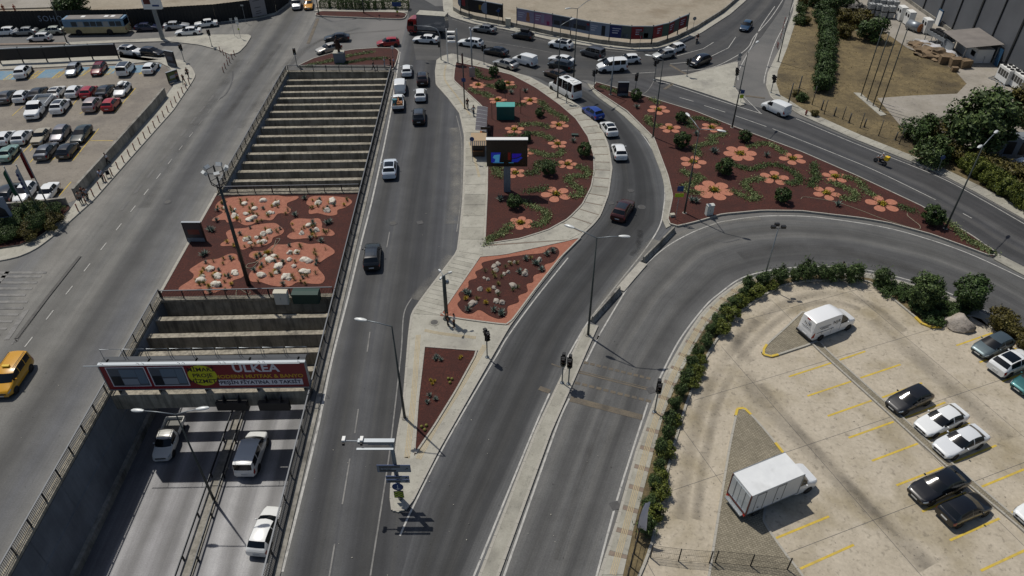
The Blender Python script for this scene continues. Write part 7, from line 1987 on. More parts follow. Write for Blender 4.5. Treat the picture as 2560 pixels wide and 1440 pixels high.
for q, s, lb in (((1868, 722), .9, 'oleander at the hedge bend, left of the floodlight pole'), ((1905, 712), 1.0, 'oleander at the foot of the floodlight pole'), ((1946, 706), 1.15, 'oleander just past the floodlight pole'), ((1985, 700), .8, 'small oleander between two wide ones'), ((2012, 698), 1.35, 'wide oleander above the lettered van'), ((2052, 698), 1.0, 'oleander beside the wide one'), ((2082, 699), 1.2, 'oleander left of the stooping walker'), ((2130, 702), 1.3, 'oleander right of the stooping walker'), ((2200, 712), 1.25, 'oleander at the corner of the planter')):
    p = W(*q, .13); plant('ole%d' % (q[0] % 3), p.x, p.y, .13, s * .78, lb, 'bush', 'oleanders on the curve', sz=s * .85)
p = W(2297, 768, .13); plant('tree0', p.x, p.y, .13, 1.7, 'bright leafy young tree in the planter by the boulder', 'tree', 'planter trees')
p = W(2408, 772, .13); plant('tree1', p.x, p.y, .13, 1.75, 'dense dark young tree beside the boulder', 'tree', 'planter trees')
rd = random.Random(3)
lowpts = [(2200, 718), (2225, 735), (2245, 722), (2262, 748), (2290, 762), (2270, 735), (2305, 780), (2325, 795), (2345, 785), (2335, 808), (2365, 800), (2385, 790), (2360, 770), (2320, 760), (2395, 775), (2420, 765), (2298, 742), (2345, 750)]
for q in lowpts:
    p = W(*q, .13); plant('low%d' % (q[0] % 3), p.x, p.y, .13, rd.uniform(.85, 1.15), 'dark low shrub of the planter under the young trees', 'bush', 'low shrubs of the planter', sz=rd.uniform(.8, 1.1))
for q, s, lb in (((2500, 818), 1.3, 'wild olive bush between boulder and pavement'), ((2530, 838), .9, 'small olive bush beside the grey-green hatchback'), ((2560, 870), .9, 'olive bush at the picture edge')):
    p = W(*q, .13); plant('wild1', p.x, p.y, .13, s, lb)
# planter under the flags
for k in range(34):
    for _ in range(30):
        x, y = rd.uniform(-60, 172), rd.uniform(524, 622)
        if inside((x, y), [(-60, 540), (0, 536), (170, 520), (172, 528), (130, 572), (60, 612), (0, 620), (-60, 628)]): break
    p = W(x, y, .3); plant('brown%d' % (0 if x < 60 and y > 560 else (k % 3 > 0)), p.x, p.y, .3, rd.uniform(1.0, 1.5), 'brownish green shrub in the flag-pole planter', 'bush', 'shrubs of the flag-pole planter', sz=rd.uniform(1.3, 2.0))
# far clipped hedge row
for k, q in enumerate([(812, 21), (840, 21), (862, 23), (882, 23), (905, 24), (922, 24), (947, 23), (972, 22), (1004, 24)]):
    p = W(*q, HP); plant('box', p.x, p.y + .6, HP, (1.45, .8, 1.45) if k not in (0, 6) else (1.1, .8, 1.3), 'clipped bush of the far hedge row, ' + ORD[k] + ' from the taxi street', 'bush', 'far hedge row', rz=0)
p = W(193, 40, .25); plant('wild0', p.x, p.y, .25, 3.2, 'green bush behind the black fence above the bus'); p = W(178, 36, .25); plant('wild2', p.x - 1, p.y + 1, .25, 2.6, 'smaller green bush behind the black fence')
# verge and plot
for q, s, lb, kd in (((2050, 52), 2.0, 'dark bush at the top of the dry verge hedge', 'wild0'), ((2081, 32), 2.4, 'dark wide bush beside the debris heap', 'wild0'), ((2109, 56), 1.7, 'olive bush below the dark wide bush', 'wild1'), ((2109, 92), 1.6, 'small olive bush alone on the dry plot', 'wild1'), ((2149, 66), 2.1, 'tall olive bush beside the yard edge', 'wild1'), ((2177, 100), 2.6, 'large dark bush in front of the four flag poles', 'wild0'),
              ((2008, 10), 1.6, 'dry bush at the top of the verge', 'wild1'), ((2012, 60), 1.0, 'dry tuft bush on the verge edge', 'wild1'), ((1998, 60), 1.3, 'green bush at the verge pavement', 'wild2'), ((2040, 15), 1.8, 'dark bush at the picture top beside the verge', 'wild0'), ((2120, 12), 2.0, 'dark bush beside the tanks', 'wild0'), ((2003, 30), 1.2, 'small green bush high on the verge', 'wild2'),
              ((2294, 348), 2.2, 'grey-green bush at the yard corner', 'wild0'), ((2322, 408), 2.3, 'grey-green bush beside the round sign', 'wild2'), ((2340, 352), 1.9, 'brownish bush between yard and verge', 'wild1'), ((2368, 392), 1.8, 'brown bush under the big tree', 'wild1'), ((2400, 405), 1.6, 'brown bush at the end of the long hedge', 'wild1'), ((2440, 420), 1.7, 'brown bush behind the long hedge', 'wild1'), ((2480, 440), 1.7, 'brown bush behind the hedge middle', 'wild1'), ((2520, 455), 1.8, 'brown bush near the dark container', 'wild1'), ((2555, 470), 1.8, 'brown bush at the picture edge behind the hedge', 'wild1'), ((2005, 252), .9, 'green tuft bush beside the traffic light', 'wild2'), ((1990, 240), .7, 'small bush at the fence', 'wild1'), ((2035, 290), .6, 'low bush by the red hydrant', 'wild1')):
    p = W(*q, .12); plant(kd, p.x, p.y, .12, s, lb, 'bush', None)
for k, p in enumerate(arc_resample(px([(2062, 58), (2066, 110), (2062, 160), (2054, 228)], .12), step=2.2)):
    plant('wild0', p.x, p.y, .12, 1.55, 'dark clipped shrub of the straight verge hedge, ' + ORD[k % 20] + ' from its far end', 'bush', 'straight verge hedge', sz=1.7)
for k, p in enumerate(arc_resample(px([(2412, 425), (2460, 455), (2510, 490), (2560, 522), (2620, 560)], .12), step=1.3)):
    plant('yel%d' % (k % 3), p.x, p.y, .12, 1.25, 'bright green shrub of the long boulevard hedge, ' + ORD[k] + ' from the round sign', 'bush', 'long boulevard hedge', sz=1.7)
    if k % 2: plant('ole%d' % (k % 3), p.x + .4, p.y + .5, .12, 1.1, 'dark green shrub of the long boulevard hedge, behind the ' + ORD[k] + ' bright one', 'bush', 'long boulevard hedge')
p = W(2428, 385, .14); plant('tree0', p.x, p.y, .14, 4.4, 'big spreading green tree at the yard edge', 'tree', sz=3.9)
p = W(2568, 350, .14); plant('tree2', p.x, p.y, .14, 4.0, 'brownish green tree cut by the picture edge', 'tree', sz=3.6)
# ---- gravel flowers
def flower(q, r, n, rot, label, z=BZ, bedname=None):
    c0 = W(*q, z)
    t = thing('gravel_flower', label, 'gravel flower', (c0.x, c0.y, z), rot, 'gravel flowers')
    key = ('petal', round(r, 2))
    if key not in _veg:
        b = MB(); m_ = 18
        b.prism([(r * .62 + r * .40 * cos(2 * pi * k / m_), r * .32 * sin(2 * pi * k / m_) * (1 + .25 * cos(2 * pi * k / m_))) for k in range(m_)], 0, .03, bottom=False)
        _veg[key] = b.mesh('petal', 'petal_gravel')
    for k in range(n): link('petal', _veg[key], t, (0, 0, .002 * (k % 2)), 2 * pi * k / n)
    if ('fc', r) not in _veg:
        rng = np.random.default_rng(3); m_ = 150
        P = rng.normal(0, 1, (m_, 3)) * np.array([r * .13, r * .13, .08]) + np.array([0, 0, .16])
        _veg[('fc', r)] = quads_mesh('centre_plant', leaves(P, P - np.array([0, 0, .1]), .12, rng, .45), 'leaf_yellow')
        P2 = rng.normal(0, 1, (m_, 3)) * np.array([r * .15, r * .15, .05]) + np.array([0, 0, .09])
        _veg[('fg', r)] = quads_mesh('centre_leaves', leaves(P2, P2, .12, rng, .45), 'leaf_green')
    link('centre_plant', _veg[('fc', r)], t); link('centre_leaves', _veg[('fg', r)], t)
for i, (q, r, n, lb) in enumerate([((1195, 213), 1.35, 6, 'pink gravel flower nearest the camera pole'), ((1270, 209), 1.2, 5, 'pink gravel flower half hidden by a round bush'), ((1244, 251), 1.4, 5, 'pink gravel flower just above the teal cabinet'), ((1325, 252), 1.45, 5, 'pink gravel flower beside the slim bush'),
    ((1286, 324), 1.4, 5, 'pink gravel flower just above the video screen'), ((1397, 313), 1.45, 5, 'pink gravel flower near the ring pavement, level with the shelter'), ((1394, 360), 1.35, 5, 'pink gravel flower left of the ring-side bush'), ((1310, 382), 1.3, 5, 'pink gravel flower mostly behind the screen'), ((1288, 433), 1.35, 5, 'pink gravel flower beside the screen pillar'),
    ((1418, 411), 1.35, 5, 'pink gravel flower at the S-shaped green band'), ((1390, 486), 1.85, 5, 'largest pink gravel flower of the centre bed'), ((1302, 558), 1.4, 6, 'pink gravel flower at the bottom of the centre bed'),
    ((1646, 275), 1.7, 5, 'pink gravel flower crossed by a lamp post'), ((1675, 321), 1.6, 5, 'pink gravel flower beside the tall round bush'), ((1779, 319), 1.55, 5, 'pink gravel flower behind the double lamp heads'), ((1850, 384), 2.2, 6, 'six-petal pink gravel flower in the middle of the wide bed'),
    ((1732, 405), 1.75, 5, 'pink gravel flower behind the lamp pole'), ((1981, 397), 1.75, 5, 'pink gravel flower on the boulevard edge'), ((1936, 445), 1.8, 5, 'pink gravel flower above the lower-edge bush'), ((1785, 476), 2.35, 6, 'largest pink gravel flower, near the white cabinet'), ((2088, 442), 1.6, 5, 'pink gravel flower above the hose'), ((2066, 483), 1.7, 5, 'pink gravel flower at the start of the hose'), ((2206, 510), 1.95, 5, 'pink gravel flower nearest the sharp end')]):
    flower(q, r, n, i * .7, lb)
# ---- ground-cover bands
def band(pts, w, z=BZ, seed=0, dens=170, mat='leaf_cover'):
    ln = arc_resample(smooth_line(px(pts, z), 6), step=.25)
    rng = np.random.default_rng(seed); L_ = .25 * len(ln); n = int(L_ * w * dens)
    A_ = np.array([(p.x, p.y, p.z) for p in ln])
    k = rng.integers(0, len(ln), n)
    P = A_[k] + np.stack([rng.normal(0, w * .27, n), rng.normal(0, w * .27, n), rng.uniform(.02, .17, n)], 1)
    o = link('ground_cover', quads_mesh('ground_cover', leaves(P, np.tile([0, 0, 1.0], (n, 1)), .115, rng, .4, .9), mat))
    o['kind'] = 'stuff'; o['label'] = 'wavy band of trailing grey-green ground cover in a mulch bed'
BANDS = [[(1189, 173), (1199, 191), (1215, 197), (1232, 197)], [(1219, 213), (1244, 219), (1264, 221), (1284, 217)], [(1179, 223), (1189, 231), (1213, 234), (1225, 244)], [(1246, 260), (1274, 262), (1309, 261)], [(1349, 254), (1366, 270), (1386, 284), (1402, 290), (1414, 302)], [(1299, 314), (1325, 310), (1349, 312), (1372, 319)], [(1270, 339), (1288, 337)], [(1329, 333), (1353, 337), (1372, 345), (1382, 351)], [(1325, 377), (1353, 384), (1374, 390), (1398, 388), (1404, 373)], [(1313, 434), (1341, 430), (1343, 412), (1366, 404), (1394, 412)], [(1443, 416), (1467, 426), (1465, 440), (1437, 440), (1418, 449), (1435, 463), (1453, 477), (1447, 491), (1427, 489)], [(1240, 412), (1244, 430), (1250, 442)], [(1317, 479), (1343, 475), (1366, 471)], [(1305, 503), (1335, 518), (1360, 528), (1368, 544), (1355, 560), (1333, 564)], [(1280, 560), (1255, 584), (1229, 594), (1219, 609)],
  [(1500, 216), (1530, 225), (1560, 238)], [(1620, 292), (1622, 306), (1632, 314), (1652, 314)], [(1628, 248), (1646, 258)], [(1734, 321), (1723, 314), (1727, 300), (1750, 296), (1774, 302), (1794, 310)], [(1811, 331), (1803, 339), (1780, 341), (1782, 357), (1758, 361), (1738, 369), (1748, 390)], [(1872, 367), (1896, 361), (1918, 359), (1941, 369), (1959, 384)], [(1831, 410), (1855, 420), (1880, 424), (1908, 414), (1937, 412), (1963, 420), (1987, 434), (1999, 449), (1983, 459), (1963, 455)], [(1906, 447), (1876, 451), (1861, 459), (1874, 477), (1892, 493), (1880, 499), (1859, 491), (1831, 477)], [(1707, 426), (1719, 436), (1750, 442), (1736, 457), (1713, 465), (1715, 477), (1750, 483)], [(2033, 409), (2037, 422), (2035, 437), (2044, 446), (2024, 459), (2037, 468)], [(2105, 442), (2136, 448), (2153, 461), (2164, 477), (2186, 490)], [(2076, 455), (2103, 466), (2129, 477), (2140, 492), (2127, 501), (2103, 492)], [(2251, 516), (2269, 523), (2286, 529)], [(2350, 545), (2383, 566), (2415, 598), (2454, 617), (2484, 634)],
  [(770, 165), (800, 158), (835, 150), (860, 143), (900, 135), (930, 130)], [(845, 160), (880, 155), (920, 148), (965, 146)]]
for i, q in enumerate(BANDS): band(q, 1.25 if i not in (11,) else 1.6, seed=i, mat='leaf_cover' if i % 3 else 'leaf_green')
# ---- rocks
rocks = []
for s in range(6):
    bm = bmesh.new(); bmesh.ops.create_icosphere(bm, subdivisions=3, radius=1)
    for v in bm.verts:
        n1 = mnoise.noise(v.co * 1.3 + Vector((s * 5.1, 2, s))); n2 = mnoise.noise(v.co * 3.1 + Vector((s, s * 3.3, 1)))
        v.co *= 1 + .38 * n1 + .14 * n2
        v.co.z = max(v.co.z * .78, -.25)
    me = bpy.data.meshes.new('rock'); bm.to_mesh(me); bm.free(); me.materials.append(M['rock_white'])
    me.polygons.foreach_set('use_smooth', [True] * len(me.polygons)); me.set_sharp_from_angle(angle=radians(35)); rocks.append(me)
def rock(q, r, z, label, group, mat=None, name='rock'):
    p = W(*q, z); o = link(name, random.choice(rocks), None, (p.x, p.y, z + r * .12), random.uniform(0, 6.28), (r * random.uniform(.85, 1.25), r * random.uniform(.7, 1.0), r * random.uniform(.75, 1.05)))
    if mat: o.material_slots[0].link = 'OBJECT'; o.material_slots[0].material = M[mat]
    tag(o, label, 'rock', group)
RK = {'upper': [(800, 280, 30), (1040, 225, 45), (1270, 185, 50), (1430, 230, 50), (1460, 205, 25), (925, 300, 25), (920, 370, 50), (1060, 355, 35), (1165, 285, 45), (1100, 420, 45), (1150, 395, 45), (1345, 340, 45), (1400, 345, 25)],
      'corner': [(1950, 210, 55), (2120, 190, 60), (2060, 305, 55)], 'middle': [(1060, 665, 45), (1100, 645, 25), (1190, 650, 30), (1275, 595, 50), (1345, 570, 45), (1110, 715, 25), (1215, 705, 30), (1280, 690, 45)],
      'railside': [(1830, 495, 40), (1745, 590, 40), (1925, 550, 45)], 'large': [(1350, 910, 50), (1300, 870, 30), (1400, 870, 30), (1600, 830, 40), (1680, 820, 45), (1595, 920, 35), (1780, 910, 45), (1830, 930, 50), (1460, 990, 55), (1650, 1000, 35), (1760, 1060, 45), (1810, 1065, 40), (1250, 1100, 55), (1550, 1120, 50), (1590, 1150, 40), (1430, 1080, 30)],
      'kerbside': [(620, 1025, 50), (590, 1035, 30), (520, 1130, 35), (500, 1170, 50), (710, 1110, 45), (720, 1140, 30), (915, 1070, 40), (935, 1100, 30), (695, 1215, 55)]}
for k, L_ in RK.items():
    for x, y, s in L_:
        rock(z4(x, y + s * .5), s / 4.923 / 22, .235, 'white rock on the ' + k + ' pink gravel patch of the deck bed', 'white rocks, ' + k + ' patch')
for x, y, s in [(1650, 505, 40), (1700, 475, 35), (1675, 550, 40), (1840, 460, 20), (1905, 460, 30), (1775, 605, 25), (1825, 580, 28), (2040, 565, 30), (2030, 600, 45), (1530, 655, 22), (1575, 670, 28), (1480, 785, 40), (1650, 770, 32), (1690, 820, 28), (1885, 740, 50), (1380, 965, 45), (1420, 960, 30), (1680, 935, 38), (1750, 950, 45), (2210, 420, 45)]:
    rock(z9(x, y + s * .5), s / 4.923 / 23, HP + .085, 'grey rock in the mulch patch of the pink gravel bed', 'grey rocks of the gravel bed', 'rock_grey')
rock((2392, 815), 1.35, .05, 'large grey boulder at the corner of the concrete car park', None, 'rock_grey', 'boulder')
# ---- agaves, tufts, cacti
def rosette(key, n, L_, w, mat, up):
    if key in _veg: return _veg[key]
    b = MB(); rd_ = random.Random(hash(key) % 99)
    for k in range(n):
        a = k * 2.4; e = up * (.35 + .65 * k / n) + rd_.uniform(-.1, .1); l = L_ * rd_.uniform(.75, 1.1)
        d = Vector((cos(a) * cos(e), sin(a) * cos(e), sin(e))); s_ = Vector((-sin(a), cos(a), 0)) * w
        m_ = d * l * .5 + Vector((0, 0, .04)); t_ = d * l
        b.quad(s_ * .6, m_ + s_, m_ - s_, -s_ * .6); b.poly([m_ + s_, t_, m_ - s_])
    _veg[key] = b.mesh('rosette', mat); return _veg[key]
def agave(q, z, s, label, group, kind='agave'):
    p = W(*q, z)
    me = {'agave': lambda: rosette('ag', 16, .55, .05, 'leaf_agave', 1.3), 'tuft': lambda: rosette('tf', 34, .5, .016, 'leaf_tuft', 1.4), 'green': lambda: rosette('gt', 30, .5, .025, 'leaf_yellow', 1.4), 'reed': lambda: rosette('rd', 22, .6, .014, 'leaf_green', 1.45)}[kind]()
    o = link('agave' if kind == 'agave' else 'grass_tuft', me, None, (p.x, p.y, z), random.uniform(0, 6), s); tag(o, label, 'agave' if kind == 'agave' else 'grass tuft', group)
for q in [(1313, 230), (1278, 234), (1433, 355), (1250, 501), (1740, 337), (1788, 383), (1782, 379), (1916, 391), (1729, 504), (1740, 506), (1592, 270), (2094, 514)]:
    agave(q, BZ, 1.5, 'grey agave standing alone between the gravel flowers', 'agaves of the flower beds')
for q in [(532, 578), (524, 576), (508, 640), (515, 636), (762, 498), (738, 540), (825, 557), (818, 560), (803, 605)]: agave(q, .2, 1.25, 'grey agave on the dark mulch of the deck bed', 'agaves on the deck mulch')
for q in [(1092, 893), (1088, 899), (1102, 901), (1074, 990), (1089, 999), (1068, 1007)]: agave(q, BZ, .8, 'grey agave in the triangular mulch bed', 'agaves of the triangular bed')
for q in [(1149, 897), (1153, 893), (1077, 952), (1081, 961), (1086, 954)]: agave(q, BZ, .6, 'yellow-green tuft in the triangular mulch bed', 'tufts of the triangular bed', 'green')
cb = MB(); cb.ball((0, 0, .1), .14, .14, .14, 12, 7); CBM = cb.mesh('cactus', 'leaf_tuft', True)
for q in [(1121, 948), (1130, 949), (1125, 958), (1054, 1068), (1066, 1065), (1062, 1076)]:
    p = W(*q, BZ); tag(link('cactus', CBM, None, (p.x, p.y, BZ)), 'small golden barrel cactus in the triangular mulch bed', 'cactus', 'barrel cacti')
for x, y in [(1340, 870), (1330, 1060), (1650, 1070), (1740, 1090), (1735, 1120), (2040, 440), (2180, 500), (2230, 570), (2370, 345), (2300, 380), (1300, 850), (1960, 600), (2150, 490)]: agave(z9(x, y), HP + .085, 1.2, 'grey agave in the mulch patch of the pink gravel bed', 'agaves of the gravel bed')
for x, y in [(1640, 610), (1660, 660), (1740, 660), (1540, 590), (1850, 500), (1930, 490), (1580, 830), (1700, 750), (1940, 790), (1880, 820), (1440, 930), (1700, 880), (1550, 980), (1790, 540), (2100, 430), (1300, 930)]: agave(z9(x, y), HP + .085, 1.0, 'dry grass tuft in the mulch patch of the pink gravel bed', 'tufts of the gravel bed', random.choice(['tuft', 'green', 'reed']))
rd = random.Random(11)
for k, pts in PATCHES.items():
    xs_ = [p[0] for p in pts]; ys_ = [p[1] for p in pts]; n = 0; want = {'upper': 40, 'corner': 14, 'middle': 22, 'railside': 16, 'large': 44, 'kerbside': 30}[k]
    while n < want:
        x, y = rd.uniform(min(xs_) + 40, max(xs_) - 40), rd.uniform(min(ys_) + 25, max(ys_) - 25)
        if not inside((x, y), pts): continue
        agave(z4(x, y), .235, rd.uniform(.7, 1.15), 'small plant among the white rocks of the ' + k + ' gravel patch', 'plants of the ' + k + ' gravel patch', rd.choice(['tuft', 'tuft', 'green', 'reed', 'agave'])); n += 1
# dry tufts of the verge: nobody could count them
rng = np.random.default_rng(21)
vp = [(p.x, p.y) for p in vg]
yp = [(p.x, p.y) for p in yard]
P = []
while len(P) < 4500:
    x, y = rng.uniform(40, 110), rng.uniform(62, 190)
    if inside((x, y), vp) and not inside((x, y), yp): P.append((x, y, .12 + rng.uniform(0, .12)))
P = np.array(P); o = link('dry_grass', quads_mesh('dry_grass', leaves(P, np.tile([0, 0, .3], (len(P), 1)), .13, rng, .3, 1.2), 'leaf_dry')); o['kind'] = 'stuff'; o['label'] = 'sparse dry grass on the verge'
# ================================================================== PEOPLE, TWO-WHEELERS
def skin_mesh(name, joints, edges, mat, sub=1, root=0):
    me = bpy.data.meshes.new(name + '_rig')
    me.from_pydata([j[0] for j in joints], edges, [])
    o = bpy.data.objects.new(name + '_rig', me); COL.objects.link(o)
    md = o.modifiers.new('s', 'SKIN'); md.use_smooth_shade = True
    for v, j in zip(me.skin_vertices[0].data, joints):
        r = j[1]; v.radius = r if isinstance(r, tuple) else (r, r); v.use_root = False
    me.skin_vertices[0].data[root].use_root = True
    ss = o.modifiers.new('u', 'SUBSURF'); ss.levels = sub; ss.render_levels = sub
    dg = bpy.context.evaluated_depsgraph_get()
    out = bpy.data.meshes.new_from_object(o.evaluated_get(dg))
    bpy.data.objects.remove(o); bpy.data.meshes.remove(me)
    out.name = name; out.materials.clear(); out.materials.append(M[mat] if isinstance(mat, str) else mat)
    out.polygons.foreach_set('use_smooth', [True] * len(out.polygons))
    return out
def hand(J, E_, wrist_i, d, side):
    """palm, four unequal fingers and a thumb from the side of the palm"""
    w = Vector(J[wrist_i][0]); d = Vector(d).normalized(); s = Vector((1, 0, 0)).cross(d); s.normalize() if s.length else None
    lat = Vector((0, 1, 0)) if abs(d.y) < .8 else Vector((1, 0, 0))
    J.append((tuple(w + d * .08), .028)); pi_ = len(J) - 1; E_.append((wrist_i, pi_))
    for k, ln in enumerate((.065, .075, .07, .055)):
        a = w + d * .10 + lat * ((k - 1.5) * .02)
        J.append((tuple(a), .010)); E_.append((pi_, len(J) - 1)); i = len(J) - 1
        J.append((tuple(a + d * ln * .6 + Vector((.012, 0, 0))), .009)); E_.append((i, i + 1))
        J.append((tuple(a + d * ln + Vector((.03, 0, 0))), .007)); E_.append((i + 1, i + 2))
    J.append((tuple(w + d * .05 + lat * side * .035 + Vector((.02, 0, 0))), .011)); E_.append((pi_, len(J) - 1)); i = len(J) - 1
    J.append((tuple(w + d * .09 + lat * side * .05 + Vector((.03, 0, 0))), .009)); E_.append((i, i + 1))
POSES = {
 'stand': dict(hip=.94, lean=0, lk=((.02, .50), (0, .09)), rk=((.02, .50), (-.02, .09)), la=((-.02, 1.16), (.06, .92)), ra=((-.02, 1.16), (.08, .92))),
 'walk': dict(hip=.92, lean=.04, lk=((.16, .52), (.26, .10)), rk=((-.04, .49), (-.34, .14)), la=((-.16, 1.16), (-.14, .92)), ra=((.14, 1.16), (.28, .98))),
 'stride': dict(hip=.91, lean=.05, lk=((-.02, .50), (-.30, .16)), rk=((.17, .52), (.30, .10)), la=((.12, 1.16), (.27, .99)), ra=((-.15, 1.16), (-.12, .92))),
 'phone': dict(hip=.94, lean=.02, lk=((.02, .50), (0, .09)), rk=((.05, .50), (.04, .09)), la=((.0, 1.16), (.24, 1.22)), ra=((-.03, 1.16), (.05, .92))),
 'stoop': dict(hip=.92, lean=.22, lk=((.10, .50), (.08, .09)), rk=((.02, .49), (-.10, .10)), la=((.22, 1.05), (.38, .85)), ra=((.22, 1.05), (.36, .82))),
 'ride': dict(hip=.82, lean=.10, lk=((.42, .74), (.30, .30)), rk=((.42, .74), (.30, .30)), la=((.24, 1.08), (.52, 1.00)), ra=((.24, 1.08), (.52, 1.00))),
}
_pm = {}
def person_meshes(pose):
    if pose in _pm: return _pm[pose]
    q = POSES[pose]; hz = q['hip']; ln = q['lean']
    sh = 1.43 - (.94 - hz); lx = lambda z: ln * max(0, (z - hz)) / .5
    J = [((0, 0, hz), .13), ((lx(hz + .2), 0, hz + .20), (.10, .13)), ((lx(sh - .05), 0, sh - .03), (.10, .15)), ((lx(sh + .1), 0, sh + .09), .052), ((lx(sh + .2) + .02, 0, sh + .20), (.085, .078)), ((lx(sh + .3) + .02, 0, sh + .29), .07)]
    E_ = [(0, 1), (1, 2), (2, 3), (3, 4), (4, 5)]
    J.append(((lx(sh + .2) + .115, 0, sh + .19), .016)); E_.append((4, 6))      # nose
    legs, arms = [], []
    for s, k in ((.1, 'lk'), (-.1, 'rk')):
        (kx, kz), (fx, fz) = q[k]
        J.append(((0, s, hz - .05), .095)); i = len(J) - 1; E_.append((0, i))
        J.append(((kx, s * 1.05, kz - (.94 - hz) * .3), .062)); J.append(((fx, s * 1.05, fz), .042)); J.append(((fx + .15, s * 1.15, fz - .05), .035))
        E_ += [(i, i + 1), (i + 1, i + 2), (i + 2, i + 3)]; legs.append(i)
    for s, k in ((.19, 'la'), (-.19, 'ra')):
        (ex, ez), (wx, wz) = q[k]; dz = hz - .94; sx = lx(sh)
        J.append(((sx, s, sh), .058)); i = len(J) - 1; E_.append((2, i))
        J.append(((sx + ex, s * 1.2, ez + dz), .043)); J.append(((sx + wx, s * 1.15, wz + dz), .028)); E_ += [(i, i + 1), (i + 1, i + 2)]
        arms.append(i); hand(J, E_, i + 2, Vector(J[i + 2][0]) - Vector(J[i + 1][0]), -1 if s > 0 else 1)
    flat('skin', '#9a6b50', .6)
    body = skin_mesh('body', J, E_, 'skin')
    up = lambda v, k: (v[0], tuple(x * k for x in v[1]) if isinstance(v[1], tuple) else v[1] * k)
    # trousers
    JT = [up(J[0], 1.12)]; ET = []
    for i in legs:
        a = len(JT); JT += [up(J[i], 1.15), up(J[i + 1], 1.25), (J[i + 2][0], .06)]; ET += [(0, a), (a, a + 1), (a + 1, a + 2)]
    JT.append(((J[0][0][0], 0, hz + .10), (.12, .145))); ET.append((0, len(JT) - 1))
    tr = skin_mesh('trousers', JT, ET, 'black')
    JS = [((0, 0, hz + .02), (.135, .155)), up(J[1], 1.14), up(J[2], 1.1), ((lx(sh) , 0, sh + .03), (.07, .09))]; ES = [(0, 1), (1, 2), (2, 3)]
    for i in arms:
        a = len(JS); m_ = Vector(J[i][0]).lerp(Vector(J[i + 1][0]), .9); JS += [up(J[i], 1.2), (tuple(m_), .058)]; ES += [(2, a), (a, a + 1)]
    st = skin_mesh('shirt', JS, ES, 'white_plain', root=1)
    hd = J[4][0]
    b = MB(); b.ball((hd[0] - .012, 0, hd[2] + .035), .098, .090, .105, 12, 8, 0, -.25); hr = b.mesh('hair', 'black', True)
    b = MB()
    for i in legs:
        f = J[i + 2][0]; b.ball((f[0] + .07, f[1], max(f[2] - .05, .045)), .14, .05, .05, 10, 5)
    shs = b.mesh('shoes', 'dark_plastic', True)
    b = MB()
    for s in (-1, 1): b.ball((hd[0] + .078, s * .033, hd[2] + .012), .012, .014, .009, 6, 4)
    b.box(hd[0] + .07, hd[0] + .088, -.028, .028, hd[2] - .062, hd[2] - .050); fc = b.mesh('eyes_and_mouth', 'dark_plastic')
    _pm[pose] = (body, tr, st, hr, shs, fc)
    return _pm[pose]
def person(q, yaw, pose, shirt, pants, hair, label, z=HP, at=None, group=None, bag=None):
    p = W(*q, z) if at is None else Vector(at)
    t = thing('person', label, 'person', (p.x, p.y, z if at is None else at[2]), yaw, group)
    body, tr, st, hr, shs, fc = person_meshes(pose)
    link('body', body, t)
    for nm, me, col in (('trousers', tr, pants), ('shirt', st, shirt), ('hair', hr, hair)):
        o = link(nm, me, t); o.material_slots[0].link = 'OBJECT'; o.material_slots[0].material = flat('cloth_' + col.strip('#'), col, .8)
    link('shoes', shs, t); link('face_details', fc, t)
    if bag:
        b = MB(); b.box(-.09, .09, -.38, -.24, .55, .9); b.build('bag', flat('cloth_' + bag.strip('#'), bag, .8), t)
    return t
person((1119, 814), 0.2, 'phone', '#1b1b1e', '#232326', '#17120f', 'person in dark clothes standing at the camera pole'); person((1136, 818), 2.9, 'stand', '#c9c9cc', '#17181c', '#231812', 'person in white shirt facing the one at the camera pole')
person((272, 411), -2.2, 'walk', '#c6cbd6', '#15161a', '#1a1410', 'person in white shirt walking alone along the wall'); person((258, 452), -1.2, 'walk', '#b7c0d4', '#191b20', '#1a1410', 'person in pale blue shirt beside the black pushchair')
person((205, 509), 2.2, 'walk', '#9c9384', '#16171b', '#120f0d', 'person in beige shirt at the wall end'); person((222, 500), 2.4, 'stride', '#8c8f95', '#16171b', '#1a1410', 'person in grey shirt at the wall end'); person((213, 497), 2.3, 'stride', '#1c1c20', '#17181b', '#120f0d', 'person in black at the wall end')
person((1169, 272), 1.5, 'walk', '#232a2c', '#15161a', '#120f0d', 'person in dark shirt walking past the sign pole'); person((1184, 290), 1.3, 'walk', '#aab4b6', '#31404a', '#120f0d', 'person in pale shirt at the bus shelter')
person((472, 194), -1.6, 'walk', '#1a1c20', '#16171b', '#120f0d', 'person in black with teal bag at the rounded corner', bag='#2c4a48'); person((462, 210), -1.7, 'stride', '#1d1f25', '#1a1b20', '#c9c6c0', 'person in black with white cap at the rounded corner'); person((446, 203), -1.2, 'stand', '#5a6478', '#20242c', '#120f0d', 'person in blue-grey shirt beside the poster panel')
person((934, 176), .1, 'stride', '#1d1d22', '#16171b', '#120f0d', 'person in black walking behind the far railing', BZ); person((962, 168), 3.0, 'stand', '#a9b3bd', '#8a94a0', '#8a7a66', 'person in pale clothes behind the far railing', BZ); person((977, 167), -.4, 'stand', '#27333a', '#16171b', '#120f0d', 'person in dark top in the group at the planted tip', BZ); person((985, 168), 3.0, 'stand', '#9aa4b8', '#242a38', '#120f0d', 'person in pale shirt in the group at the planted tip', BZ)
person((2107, 688), 2.8, 'stoop', '#161618', '#18181b', '#120f0d', 'person in black stooping behind the hedge')
person((13, 33), -1.0, 'walk', '#8e3a22', '#8e3a22', '#c24a22', 'site worker in orange overalls at the slab edge', .5); person((41, 34), 2.0, 'stoop', '#96301c', '#7c2c1c', '#b04020', 'site worker in red overalls bending on the slab', .5)
